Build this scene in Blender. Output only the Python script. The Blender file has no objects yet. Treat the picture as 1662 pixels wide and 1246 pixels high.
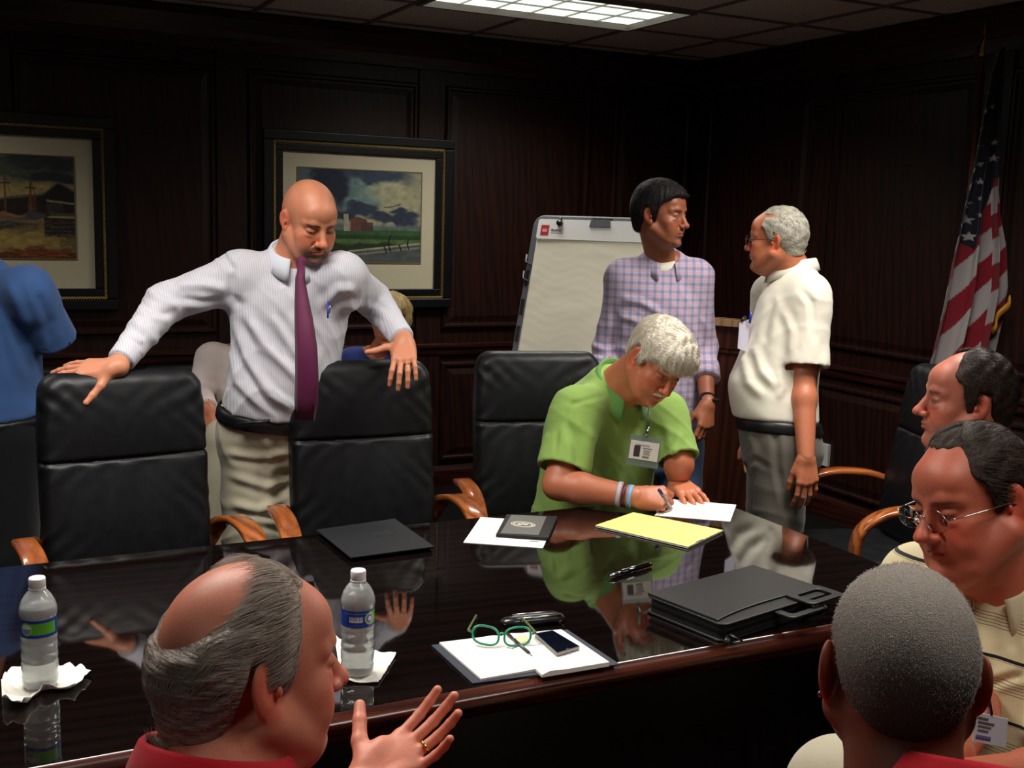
import bpy, bmesh, math, random
import numpy as np
from mathutils import Vector, Matrix
R_ = math.radians
PI = math.pi
rng = np.random.default_rng(7)
random.seed(7)
scene = bpy.context.scene
COL = scene.collection

# ------------------------------------------------------------------ camera
CAMP = np.array([0.0, 0.0, 1.62])
CAM_F = 1800.0
YAW, PITCH, ROLL = 0.4698, 0.1484, 0.0301
_fwd = np.array([math.sin(YAW)*math.cos(PITCH), math.cos(YAW)*math.cos(PITCH), -math.sin(PITCH)])
_rt = np.array([math.cos(YAW), -math.sin(YAW), 0.0])
_up = np.cross(_rt, _fwd)
RT = math.cos(ROLL)*_rt + math.sin(ROLL)*_up
UP = -math.sin(ROLL)*_rt + math.cos(ROLL)*_up
FWD = _fwd
CAMM = np.array([RT, UP, FWD])

cam_data = bpy.data.cameras.new('camera')
cam = bpy.data.objects.new('camera', cam_data)
COL.objects.link(cam)
cam_data.sensor_fit = 'HORIZONTAL'
cam_data.sensor_width = 36.0
cam_data.lens = CAM_F/1662*36.0
cam_data.clip_start = 0.05
cam.matrix_world = Matrix(((RT[0], UP[0], -FWD[0], CAMP[0]), (RT[1], UP[1], -FWD[1], CAMP[1]),
                           (RT[2], UP[2], -FWD[2], CAMP[2]), (0, 0, 0, 1)))
scene.camera = cam

# ------------------------------------------------------------------ view, world, light
scene.view_settings.view_transform = 'Standard'
scene.view_settings.look = 'None'
scene.view_settings.gamma = 1.0
scene.view_settings.use_curve_mapping = False
scene.view_settings.exposure = 0.50
world = bpy.data.worlds.new('world'); scene.world = world
world.use_nodes = True
world.node_tree.nodes['Background'].inputs[0].default_value = (0.05, 0.05, 0.055, 1)
world.node_tree.nodes['Background'].inputs[1].default_value = 0.0

H_CEIL = 2.63
# recessed fluorescent troffers: (x0, y0) of the 1.22 x 0.61 cell, watts of the tubes behind the louver
FIXTURES = [(2.04, 4.56, 15.0), (-1.62, 4.56, 13.0), (2.04, 2.12, 27.0), (-0.40, 2.12, 26.0), (0.82, 0.29, 8.0), (-2.23, -0.32, 4.0)]
for i, (fx, fy, wt) in enumerate(FIXTURES):
    ld = bpy.data.lights.new('troffer_light', 'AREA')
    ld.shape = 'RECTANGLE'; ld.size = 1.14; ld.size_y = 0.53
    ld.energy = wt; ld.color = (1.0, 0.95, 0.88); ld.spread = R_(138)
    lo = bpy.data.objects.new('troffer_light', ld); COL.objects.link(lo)
    lo.location = (fx+0.61, fy+0.305, H_CEIL-0.012)

# ------------------------------------------------------------------ helpers
def ray(px, py):
    d = np.array([(px-831)/CAM_F, -(py-623)/CAM_F, 1.0])
    return CAMM.T @ d
def atc(px, py, zc): return CAMP + ray(px, py)*zc                     # by distance along the view axis
def aty(px, py, Y):
    d = ray(px, py); return CAMP + d*Y/d[1]
def atx(px, py, X):
    d = ray(px, py); return CAMP + d*X/d[0]
def atz(px, py, Z):
    d = ray(px, py); return CAMP + d*(Z-CAMP[2])/d[2]
def proj(P):
    c = (np.asarray(P, float)-CAMP) @ CAMM.T
    return np.stack([831+CAM_F*c[..., 0]/c[..., 2], 623-CAM_F*c[..., 1]/c[..., 2], c[..., 2]], -1)

def s2l(c):
    c = c/255.0
    return c/12.92 if c <= 0.04045 else ((c+0.055)/1.055)**2.4
def rgb(r, g, b): return (s2l(r), s2l(g), s2l(b), 1.0)
def nrm(v):
    v = np.asarray(v, float); return v/(np.linalg.norm(v)+1e-12)

def set_in(b, name, val):
    if name in b.inputs: b.inputs[name].default_value = val
def mat(name, col=(0.5, 0.5, 0.5, 1), rough=0.6, spec=0.5, metal=0.0, trans=0.0, sheen=0.0, coat=0.0, ior=None, sss=0.0, emis=None, alpha=None):
    m = bpy.data.materials.new(name); m.use_nodes = True
    b = m.node_tree.nodes['Principled BSDF']
    b.inputs['Base Color'].default_value = col
    b.inputs['Roughness'].default_value = rough
    set_in(b, 'Specular IOR Level', spec); set_in(b, 'Metallic', metal); set_in(b, 'Transmission Weight', trans)
    set_in(b, 'Sheen Weight', sheen); set_in(b, 'Coat Weight', coat)
    if ior: set_in(b, 'IOR', ior)
    if sss:
        set_in(b, 'Subsurface Weight', sss); set_in(b, 'Subsurface Scale', 0.01)
        set_in(b, 'Subsurface Radius', (1.0, 0.35, 0.2))
    if emis:
        b.inputs['Emission Color'].default_value = emis[0]; b.inputs['Emission Strength'].default_value = emis[1]
    if alpha is not None: b.inputs['Alpha'].default_value = alpha
    return m
class NT:
    """small node helper"""
    def __init__(s, m): s.m = m; s.t = m.node_tree; s.b = s.t.nodes['Principled BSDF']
    def n(s, typ, **kw):
        nd = s.t.nodes.new(typ)
        for k, v in kw.items():
            if k.startswith('i_'):
                key = k[2:]
                nd.inputs[int(key) if key.isdigit() else key.replace('_', ' ')].default_value = v
            else: setattr(nd, k, v)
        return nd
    def l(s, a, b): s.t.links.new(a, b)
    def math(s, op, a, b=None, c=None):
        nd = s.n('ShaderNodeMath', operation=op)
        for i, v in enumerate((a, b, c)):
            if v is None: continue
            if hasattr(v, 'links') or hasattr(v, 'is_linked'): s.l(v, nd.inputs[i])
            else: nd.inputs[i].default_value = v
        return nd.outputs[0]
    def ramp(s, fac, stops):
        nd = s.n('ShaderNodeValToRGB'); e = nd.color_ramp.elements
        while len(e) < len(stops): e.new(0.5)
        for i, (p, c) in enumerate(stops): e[i].position = p; e[i].color = c
        s.l(fac, nd.inputs[0]); return nd.outputs[0]
    def mix(s, fac, a, b, blend='MIX'):
        nd = s.n('ShaderNodeMix', data_type='RGBA', blend_type=blend)
        for sock, v in ((nd.inputs[0], fac), (nd.inputs[6], a), (nd.inputs[7], b)):
            if hasattr(v, 'is_linked'): s.l(v, sock)
            else: sock.default_value = v
        return nd.outputs[2]
    def bump(s, h, strength=0.3, dist=0.01):
        nd = s.n('ShaderNodeBump'); nd.inputs['Strength'].default_value = strength; nd.inputs['Distance'].default_value = dist
        s.l(h, nd.inputs['Height']); s.l(nd.outputs[0], s.b.inputs['Normal'])
def coords(t, kind='Object', scale=(1, 1, 1), rot=(0, 0, 0)):
    tc = t.n('ShaderNodeTexCoord'); mp = t.n('ShaderNodeMapping')
    mp.inputs['Scale'].default_value = scale; mp.inputs['Rotation'].default_value = rot
    t.l(tc.outputs[kind], mp.inputs[0]); return mp.outputs[0]

def link(o, parent=None):
    COL.objects.link(o)
    if parent is not None: o.parent = parent
    return o
def mesh_obj(name, verts, faces, m, parent=None, smooth=True, loc=None):
    me = bpy.data.meshes.new(name)
    V = np.asarray(verts, np.float32)
    if isinstance(faces, np.ndarray):
        k = faces.shape[1]; nf = len(faces)
        me.vertices.add(len(V)); me.vertices.foreach_set('co', V.ravel())
        me.loops.add(nf*k); me.loops.foreach_set('vertex_index', faces.astype(np.int32).ravel())
        me.polygons.add(nf); me.polygons.foreach_set('loop_start', np.arange(0, nf*k, k, dtype=np.int32))
        me.update(calc_edges=True)
    else:
        me.from_pydata([tuple(map(float, v)) for v in V], [], faces)
        me.update()
    if smooth: me.polygons.foreach_set('use_smooth', np.ones(len(me.polygons), bool))
    if m: me.materials.append(m)
    o = bpy.data.objects.new(name, me)
    link(o, parent)
    if loc is not None: o.location = loc
    return o
def bm_obj(name, bm, m, parent=None, smooth=False, bevel=0.0, seg=2, auto=None):
    me = bpy.data.meshes.new(name)
    bmesh.ops.recalc_face_normals(bm, faces=bm.faces)
    bm.to_mesh(me); bm.free()
    if smooth: me.polygons.foreach_set('use_smooth', np.ones(len(me.polygons), bool))
    if m: me.materials.append(m)
    o = bpy.data.objects.new(name, me); link(o, parent)
    if bevel:
        b = o.modifiers.new('bevel', 'BEVEL'); b.width = bevel; b.segments = seg; b.limit_method = 'ANGLE'
        o.data.polygons.foreach_set('use_smooth', np.ones(len(me.polygons), bool))
        b.harden_normals = True
    return o
def bx(bm, c, s, rot=None):
    """box centre c, full size s"""
    r = bmesh.ops.create_cube(bm, size=1.0)
    M = Matrix.Translation(Vector(c)) @ (rot if rot is not None else Matrix.Identity(4)) @ Matrix.Diagonal((s[0], s[1], s[2], 1))
    bmesh.ops.transform(bm, matrix=M, verts=r['verts']); return r['verts']
def box(name, lo, hi, m, parent=None, bevel=0.0, seg=2):
    bm = bmesh.new(); lo = np.array(lo, float); hi = np.array(hi, float)
    bx(bm, (lo+hi)/2, hi-lo)
    return bm_obj(name, bm, m, parent, bevel=bevel, seg=seg)
def tube(name, pts, r, m, parent=None, n=10, closed=False, rs=None, flat=1.0, upv=(0, 0, 1)):
    V, F = tube_geo(pts, r, n, closed, rs, flat, upv)
    return mesh_obj(name, V, F, m, parent)
def tube_geo(pts, r, n=10, closed=False, rs=None, flat=1.0, upv=(0, 0, 1)):
    P = np.array(pts, float); k = len(P); V = []; F = []
    upv = nrm(upv)
    for i in range(k):
        if closed: t = P[(i+1) % k]-P[i-1]
        else: t = P[min(i+1, k-1)]-P[max(i-1, 0)]
        t = nrm(t); a = np.cross(t, upv)
        if np.linalg.norm(a) < 0.05: a = np.cross(t, (0.3, 1, 0.1))
        a = nrm(a); b = np.cross(a, t)
        rr = r if rs is None else rs[i]
        for j in range(n):
            th = 2*PI*j/n; V.append(P[i]+rr*(math.cos(th)*a+flat*math.sin(th)*b))
    for i in range(k if closed else k-1):
        for j in range(n):
            F.append((i*n+j, i*n+(j+1) % n, ((i+1) % k)*n+(j+1) % n, ((i+1) % k)*n+j))
    if not closed:
        F.append(tuple(range(n))[::-1]); F.append(tuple(range((k-1)*n, k*n)))
    return V, F
def lathe(name, prof, m, parent=None, n=40, loc=None, cap=True):
    V = []; F = []
    for (r, z) in prof:
        for j in range(n):
            V.append((r*math.cos(2*PI*j/n), r*math.sin(2*PI*j/n), z))
    for i in range(len(prof)-1):
        for j in range(n):
            F.append((i*n+j, i*n+(j+1) % n, (i+1)*n+(j+1) % n, (i+1)*n+j))
    if cap:
        F.append(tuple(range(n))[::-1]); F.append(tuple(range((len(prof)-1)*n, len(prof)*n)))
    return mesh_obj(name, V, F, m, parent, loc=loc)
def thing(name, label, cat, loc=(0, 0, 0), rz=0.0, group=None):
    o = bpy.data.objects.new(name, None); COL.objects.link(o)
    o.location = loc; o.rotation_euler = (0, 0, rz); o.empty_display_size = 0.1
    o['label'] = label; o['category'] = cat
    if group: o['group'] = group
    return o
def tag(o, label, cat, group=None):
    o['label'] = label; o['category'] = cat
    if group: o['group'] = group
    return o
def struct(o):
    o['kind'] = 'structure'; return o
def smoothstep(a, b, x):
    t = np.clip((x-a)/(b-a), 0, 1); return t*t*(3-2*t)
# ------------------------------------------------------------------ implicit surfaces (bodies and cloth grown as one surface)
def rotm(rx=0, ry=0, rz=0):
    return np.array(Matrix.Rotation(rz, 3, 'Z') @ Matrix.Rotation(ry, 3, 'Y') @ Matrix.Rotation(rx, 3, 'X'))
class Field:
    def __init__(s):
        s.pad = 0.0; s.ops = []; s.M = np.eye(3); s.o = np.zeros(3); s.sc = 1.0
    def frame(s, o=(0, 0, 0), M=None, sc=1.0):
        s.o = np.asarray(o, float); s.M = np.eye(3) if M is None else np.asarray(M, float); s.sc = sc
    def w(s, p): return s.o + s.M @ (np.asarray(p, float)*s.sc)
    def _add(s, mode, f, lo, hi, k): s.ops.append((mode, f, np.asarray(lo, float), np.asarray(hi, float), k))
    def cap(s, p0, p1, r0, r1=None, k=0.01, mode='add'):
        r1 = r0 if r1 is None else r1
        a = s.w(p0); b = s.w(p1); r0 = r0*s.sc; r1 = r1*s.sc
        ab = b-a; L2 = float(ab @ ab)+1e-12
        def f(P):
            t = np.clip(((P-a) @ ab)/L2, 0, 1)
            q = P-a-t[:, None]*ab
            return np.sqrt((q*q).sum(1)) - (r0+(r1-r0)*t)
        R = max(r0, r1)
        s._add(mode, f, np.minimum(a, b)-R, np.maximum(a, b)+R, k*s.sc)
    def cone(s, p0, p1, r0, r1, k=0.01, mode='add', flat0=False):
        """flat-ended (at p1) tapered cylinder"""
        a = s.w(p0); b = s.w(p1); r0 = r0*s.sc; r1 = r1*s.sc; L = float(np.linalg.norm(b-a)); ax = (b-a)/L
        def f(P):
            t = (P-a) @ ax; q = P-a-t[:, None]*ax; r = np.sqrt((q*q).sum(1))
            d = r-(r0+(r1-r0)*np.clip(t/L, 0, 1)); e = np.maximum(t-L, -t)
            return np.where((d > 0) & (e > 0), np.sqrt(np.maximum(d, 0)**2+np.maximum(e, 0)**2), np.maximum(d, e))
        R = max(r0, r1)
        s._add(mode, f, np.minimum(a, b)-R, np.maximum(a, b)+R, k*s.sc)
    def chain(s, pts, rs, k=0.01, k0=None, mode='add'):
        for i in range(len(pts)-1):
            s.cap(pts[i], pts[i+1], rs[i], rs[i+1], k=k if (i or k0 is None) else k0, mode=mode)
    def ell(s, c, r, rot=(0, 0, 0), k=0.01, mode='add'):
        c0 = s.w(c); r = np.asarray(r, float)*s.sc; M = s.M @ rotm(*rot)
        def f(P):
            q = (P-c0) @ M
            k0 = np.sqrt(((q/r)**2).sum(1)); k1 = np.sqrt(((q/(r*r))**2).sum(1))+1e-9
            return k0*(k0-1.0)/k1
        ext = np.sqrt(((M*r)**2).sum(1))
        s._add(mode, f, c0-ext, c0+ext, k*s.sc)
    def loft(s, st, k=0.02, n=2.3, mode='add', endr=0.03):
        """st rows: z, cx, cy, rx, ry in the current frame"""
        st = np.array(st, float)*s.sc; o = s.o.copy(); M = s.M.copy()
        zs = np.linspace(st[0, 0], st[-1, 0], 60)
        T = np.array([np.interp(zs, st[:, 0], st[:, i]) for i in range(1, 5)])
        ker = np.array([1, 2, 3, 2, 1.])/9
        for _ in range(3): T = np.array([np.convolve(np.pad(t, 2, mode='edge'), ker, 'valid') for t in T])
        def f(P):
            q = (P-o) @ M
            z = q[:, 2]
            cx, cy, rx, ry = (np.interp(z, zs, t) for t in T)
            u = np.abs((q[:, 0]-cx)/rx); v = np.abs((q[:, 1]-cy)/ry)
            g = (u**n+v**n+1e-9)**(1/n)
            d = (g-1)*np.minimum(rx, ry)
            e = np.maximum(z-zs[-1], zs[0]-z)+endr*s_sc
            m = np.maximum(d+endr*s_sc, 0)**2+np.maximum(e, 0)**2
            return np.sqrt(m)-endr*s_sc+np.minimum(np.maximum(d, e-endr*s_sc), 0)*(m == 0)
        s_sc = s.sc
        mx = T[2:].max(); lo = np.array([T[0].min()-mx, T[1].min()-mx, zs[0]]); hi = np.array([T[0].max()+mx, T[1].max()+mx, zs[-1]])
        cs = np.array([[x, y, z] for x in (lo[0], hi[0]) for y in (lo[1], hi[1]) for z in (lo[2], hi[2])]) @ M.T + o
        s._add(mode, f, cs.min(0), cs.max(0), k*s.sc)
    def plane(s, p, nv, k=0.002):
        """cut everything on the side nv points to"""
        c = s.w(p); nn = s.M @ nrm(nv)
        s._add('clip', lambda P: (P-c) @ nn, [-9]*3, [9]*3, k)
    def disp(s, f): s._add('disp', f, [-9]*3, [9]*3, 0)
    def eval(s, P, only=None):
        d = np.full(len(P), 1.0)
        for (mode, f, lo, hi, k) in s.ops:
            d = s._apply(mode, f(P), d, k)
        return d
    @staticmethod
    def _apply(mode, v, d, k):
        if mode == 'add':
            if k <= 0: return np.minimum(d, v)
            h = np.maximum(k-np.abs(d-v), 0)/k; return np.minimum(d, v)-h*h*k*0.25
        if mode == 'sub':
            if k <= 0: return np.maximum(d, -v)
            h = np.maximum(k-np.abs(d+v), 0)/k; return np.maximum(d, -v)+h*h*k*0.25
        if mode == 'clip':
            h = np.maximum(k-np.abs(d-v), 0)/k if k > 0 else 0
            return np.maximum(d, v)+(h*h*k*0.25 if k > 0 else 0)
        return d+v
    def mesh(s, res=0.004, B=10):
        adds = [o for o in s.ops if o[0] == 'add']
        lo = np.min([o[2] for o in adds], 0)-res*3-0.012-s.pad; hi = np.max([o[3] for o in adds], 0)+res*3+0.012+s.pad
        nb = np.ceil((hi-lo)/(res*B)).astype(int); dims = nb*B
        bc = (np.stack(np.meshgrid(*[np.arange(n) for n in nb], indexing='ij'), -1).reshape(-1, 3)+0.5)*B*res+lo
        half = B*res*0.87
        db = np.full(len(bc), 1.0)
        near = np.zeros(len(bc), bool)
        for (mode, f, l, h, k) in s.ops:
            if mode == 'add':
                gap = np.sqrt((np.maximum(np.maximum(l-bc, bc-h), 0)**2).sum(1))
                near |= gap < half+k+0.012+s.pad
        ii = np.where(near)[0]
        db[ii] = s.eval(bc[ii])
        keep = ii[np.abs(db[ii]) < half*1.75+0.01+s.pad*.3]
        D = np.where(db < 0, np.float32(-1), np.float32(1)).reshape(nb)
        D = np.repeat(np.repeat(np.repeat(D, B, 0), B, 1), B, 2)
        g = (np.stack(np.meshgrid(*[np.arange(B)]*3, indexing='ij'), -1).reshape(-1, 3)*res)
        K = len(keep); base = bc[keep]-0.5*B*res
        d = np.full((K, B**3), 1.0)
        cc = bc[keep]
        for (mode, f, l, h, k) in s.ops:
            gap = np.sqrt((np.maximum(np.maximum(l-cc, cc-h), 0)**2).sum(1))
            sel = np.where(gap < half*1.2+k+0.004+s.pad)[0]
            for c0 in range(0, len(sel), 400):
                sl = sel[c0:c0+400]
                P = (base[sl][:, None]+g[None]).reshape(-1, 3)
                d[sl] = s._apply(mode, f(P), d[sl].ravel(), k).reshape(-1, B**3)
        D6 = D.reshape(nb[0], B, nb[1], B, nb[2], B)
        bi = np.stack(np.unravel_index(keep, nb), 1)
        D6[bi[:, 0], :, bi[:, 1], :, bi[:, 2], :] = d.reshape(K, B, B, B).astype(np.float32)
        return surface_nets(D, lo, res)
def surface_nets(D, lo, res):
    S = D < 0
    c = np.zeros(np.array(S.shape)-1, np.uint8)
    for a in (0, 1):
        for b in (0, 1):
            for e in (0, 1):
                c += S[a:S.shape[0]-1+a, b:S.shape[1]-1+b, e:S.shape[2]-1+e]
    act = np.flatnonzero((c > 0) & (c < 8)); sh = c.shape; del c
    I = np.stack(np.unravel_index(act, sh), 1)
    off = np.array([[a, b, e] for a in (0, 1) for b in (0, 1) for e in (0, 1)])
    V8 = np.stack([D[tuple((I+o).T)] for o in off], 1).astype(np.float64)
    acc = np.zeros((len(I), 3)); cnt = np.zeros(len(I))
    for a in range(8):
        for b in range(a+1, 8):
            if np.abs(off[a]-off[b]).sum() != 1: continue
            x = (V8[:, a] < 0) != (V8[:, b] < 0)
            t = np.where(x, V8[:, a]/(V8[:, a]-V8[:, b]+1e-20), 0)
            acc += x[:, None]*(off[a]+t[:, None]*(off[b]-off[a])); cnt += x
    P = lo+(I+acc/cnt[:, None])*res
    F = []
    strd = np.array([sh[1]*sh[2], sh[2], 1])
    for ax in range(3):
        s0 = [slice(None)]*3; s1 = [slice(None)]*3
        s0[ax] = slice(0, -1); s1[ax] = slice(1, None)
        u, v = [(1, 2), (2, 0), (0, 1)][ax]
        for q in (u, v):
            s0[q] = slice(1, -1); s1[q] = slice(1, -1)
        A = S[tuple(s0)]; Bq = S[tuple(s1)]
        e = np.argwhere(A != Bq)
        if not len(e): continue
        inside = A[tuple(e.T)]
        e[:, u] += 1; e[:, v] += 1
        du = np.zeros(3, int); du[u] = 1; dv = np.zeros(3, int); dv[v] = 1
        q = [((e-du*a-dv*b) @ strd) for a, b in ((1, 1), (0, 1), (0, 0), (1, 0))]
        q = np.stack([np.searchsorted(act, x) for x in q], 1)
        q[~inside] = q[~inside][:, ::-1]
        F.append(q)
    return P, np.concatenate(F)
def vnormals(V, F):
    a = V[F[:, 0]]; b = V[F[:, 1]]; c = V[F[:, 2]]; d = V[F[:, 3]]
    n = np.cross(c-a, d-b); N = np.zeros_like(V)
    for i in range(4):
        for j in range(3): N[:, j] += np.bincount(F[:, i], n[:, j], len(V))
    return N/(np.linalg.norm(N, axis=1)[:, None]+1e-12)
def relax(V, F, it=2, w=0.5):
    E = np.concatenate([F[:, [0, 1]], F[:, [1, 2]], F[:, [2, 3]], F[:, [3, 0]]])
    for _ in range(it):
        A = np.zeros_like(V)
        cnt = np.bincount(E[:, 0], minlength=len(V))+np.bincount(E[:, 1], minlength=len(V))
        for j in range(3):
            A[:, j] = np.bincount(E[:, 0], V[E[:, 1], j], len(V))+np.bincount(E[:, 1], V[E[:, 0], j], len(V))
        V = V*(1-w)+w*A/np.maximum(cnt, 1)[:, None]
    return V
def field_obj(name, parts, m, parent=None, colf=None):
    """parts: list of (Field, res) joined in one mesh; colf(points, normals) -> rgb"""
    Vs = []; Fs = []; n = 0
    for it in parts:
        if isinstance(it[0], Field): V, F = it[0].mesh(it[1]); V = relax(V, F, 1, 0.4)
        else: V, F = it
        Vs.append(V); Fs.append(F+n); n += len(V)
    V = np.concatenate(Vs); F = np.concatenate(Fs)
    o = mesh_obj(name, V, F, m, parent)
    if colf is not None:
        c = colf(V, vnormals(V, F)); set_col(o, c)
    return o
def set_col(o, c, name='Col'):
    at = o.data.color_attributes.new(name, 'FLOAT_COLOR', 'POINT')
    full = np.ones((len(c), 4), np.float32); full[:, :3] = c
    at.data.foreach_set('color', full.ravel())
def pixfold(V, F, folds, front=0.15):
    """raise/press creases along polylines where the photograph shows them: (pts, width, amp)"""
    N = vnormals(V, F); pr = proj(V); face = -((V-CAMP)*N).sum(1)/np.linalg.norm(V-CAMP, axis=1)
    msk = np.clip((face-0.0)/front, 0, 1); D = np.zeros(len(V))
    for pts, wd, amp in folds:
        pts = np.array(pts, float); best = np.full(len(V), 1e9); tt = np.zeros(len(V))
        L = np.concatenate([[0], np.cumsum(np.linalg.norm(np.diff(pts, axis=0), axis=1))])
        for i in range(len(pts)-1):
            ab = pts[i+1]-pts[i]; t = np.clip(((pr[:, :2]-pts[i]) @ ab)/(ab @ ab), 0, 1)
            q = np.linalg.norm(pr[:, :2]-pts[i]-t[:, None]*ab, axis=1)
            b = q < best; best[b] = q[b]; tt[b] = (L[i]+t*(L[i+1]-L[i]))[b]/L[-1]
        taper = np.clip(np.minimum(tt, 1-tt)*5+0.15, 0, 1)
        g = np.exp(-(best/wd)**2) - 0.45*np.exp(-((best-1.7*wd)/wd)**2)
        D += amp*g*taper*(best < wd*5)
    return V+N*(D*msk)[:, None]
def creases(amp, f=14.0, d=(0, 0, 1), seed=0, mask=None, sharp=2.0):
    """cloth crease displacement (domain-warped ridges)"""
    r = np.random.default_rng(seed); d = nrm(d)
    K = r.normal(size=(5, 3))*np.array([[5], [8], [12], [4], [7]]); ph = r.uniform(0, 6.28, 5)
    def fn(P):
        w = np.sin(P @ K[0]+ph[0])*1.3+np.sin(P @ K[1]+ph[1]+np.sin(P @ K[3]))*0.9+np.sin(P @ K[2]+ph[2])*0.4
        s = np.sin(P @ d*f*2+w*1.6)
        env = 0.55+0.45*np.sin(P @ K[4]+ph[4])
        v = -amp*((1-np.abs(s))**sharp-0.3)*env
        return v*mask(P) if mask is not None else v
    return fn
# ------------------------------------------------------------------ people: heads, hands, bodies, clothes
def lookM(look, up=(0, 0, 1)):
    """columns: person's right, forward, up"""
    y = nrm(look); x = nrm(np.cross(y, nrm(up))); z = np.cross(x, y)
    return np.stack([x, y, z], 1)
def skull(F, grow=0.0, fat=0.0):
    F.ell((0, -.010, .034), (.0755+grow, .0965+grow, .085+grow), k=.02)
    F.ell((0, -.035, .012), (.068+grow, .068+grow, .066+grow), k=.02)
def head_ops(F, p):
    fat = p.get('fat', 0.0); ns = p.get('nose', 1.0); es = p.get('ear', 1.0)
    skull(F)
    F.ell((0, .040, -.028), (.058+fat*.4, .052, .078), k=.025)
    F.ell((0, .036, -.074), (.047+fat, .045, .043+fat*.5), k=.025)
    F.ell((0, .062, .045), (.052, .030, .034), k=.02)
    for s in (1, -1):
        F.cap((s*(.056+fat), -.002, -.050), (s*(.030+fat), .055, -.092-fat*.3), .018+fat*.6, .017+fat*.5, k=.025)   # jaw line
        F.ell((s*.042, .058, -.030), (.022, .020, .019), k=.022)                          # cheekbone
        F.ell((s*.036, .066, -.056), (.018+fat*.6, .017+fat*.3, .021), k=.02)            # cheek
        F.cap((s*.046, .066, .017), (s*.030, .079, .021), .0095, k=.014)                  # brow ridge
        F.cap((s*.030, .079, .021), (s*.010, .084, .015), .0095, .008, k=.012)
        F.ell((s*.031, .098, -.002), (.020, .015, .0125), k=.013, mode='sub')            # eye socket
    F.ell((0, .077+fat*.2, -.104-fat*.2), (.021+fat*.4, .017, .0155), k=.016)             # chin
    if p.get('jowl'): F.ell((0, .035, -.108), (.045, .045, .026), k=.02)
    # nose
    F.cap((0, .085, .010), (0, .085+.020*ns, -.030), .0075, .0095*ns, k=.009)
    F.ell((0, .087+.022*ns, -.037), (.0125*ns, .0115*ns, .0105), k=.008)
    for s in (1, -1):
        F.ell((s*.0125*ns, .083+.014*ns, -.041), (.0072*ns, .0105, .0078), k=.006)
        F.ell((s*.0065*ns, .088+.014*ns, -.0490), (.0034, .0055, .0040), k=.002, mode='sub')
        F.cap((s*.018, .090, -.040), (s*.032, .079, -.064), .0022, .0018, k=.008, mode='sub')   # nasolabial crease
    # mouth
    F.ell((0, .079, -.066), (.029, .018, .019), k=.012)
    F.cap((-.021, .084, -.0665), (0, .0955, -.0635), .0038, .0052, k=.005); F.cap((.021, .084, -.0665), (0, .0955, -.0635), .0038, .0052, k=.005)
    F.cap((-.017, .084, -.0735), (0, .0935, -.0745), .0045, .0062, k=.005); F.cap((.017, .084, -.0735), (0, .0935, -.0745), .0045, .0062, k=.005)
    F.cap((-.024, .0885, -.0700), (0, .1005, -.0685), .0016, k=.002, mode='sub'); F.cap((.024, .0885, -.0700), (0, .1005, -.0685), .0016, k=.002, mode='sub')
    F.cap((-.012, .0965, -.086), (.012, .0965, -.086), .004, k=.012, mode='sub')
    # eyes: ball, upper and lower lid
    for s in (1, -1):
        F.ell((s*.0315, .0735, -.002), (.0150, .0145, .0125), k=.004)
        lo_ = p.get('lid', 0.5)
        F.ell((s*.0315, .0745, .0035-.004*lo_), (.0165, .0150, .0095), rot=(-.25, 0, 0), k=.003)
        F.cap((s*.0190, .0865, -.0030-.002*lo_), (s*.0315, .0900, -.0020-.0045*lo_), .0008, k=.0012, mode='sub')
        F.cap((s*.0315, .0900, -.0020-.0045*lo_), (s*.0440, .0815, -.0030-.002*lo_), .0008, k=.0012, mode='sub')
        F.ell((s*.032, .0765, -.016), (.016, .009, .006), k=.008)                        # lower lid bag
    # ears
    for s in (1, -1):
        F.ell((s*(.0775+p.get('earout', 0)), -.014, -.006), (.0075, .0185*es, .0300*es), rot=(.18, 0, s*.42), k=.006)
        F.ell((s*.0760, -.004, -.032*es), (.0065, .0095, .0110), k=.006)                 # lobe
        F.ell((s*(.0865+p.get('earout', 0)), -.010, -.004), (.0060, .0110*es, .0190*es), rot=(.18, 0, s*.42), k=.003, mode='sub')
        F.ell((s*.0815, -.001, -.010), (.0035, .004, .007), k=.003)                      # tragus
    if p.get('wrinkle'):
        for i, z in enumerate((.040, .050, .061)):
            F.cap((-.034+.004*i, .084-.006*i, z+.003), (0, .0945-.005*i, z-.002), .0022, k=.004, mode='sub')
            F.cap((.034-.004*i, .084-.006*i, z+.003), (0, .0945-.005*i, z-.002), .0022, k=.004, mode='sub')
def blob(q, c, r, soft=0.5):
    c = np.array(c); r = np.array(r)
    d = np.sqrt((((q-c)/r)**2).sum(1)); return 1-smoothstep(1-soft, 1+soft, d)
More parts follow.
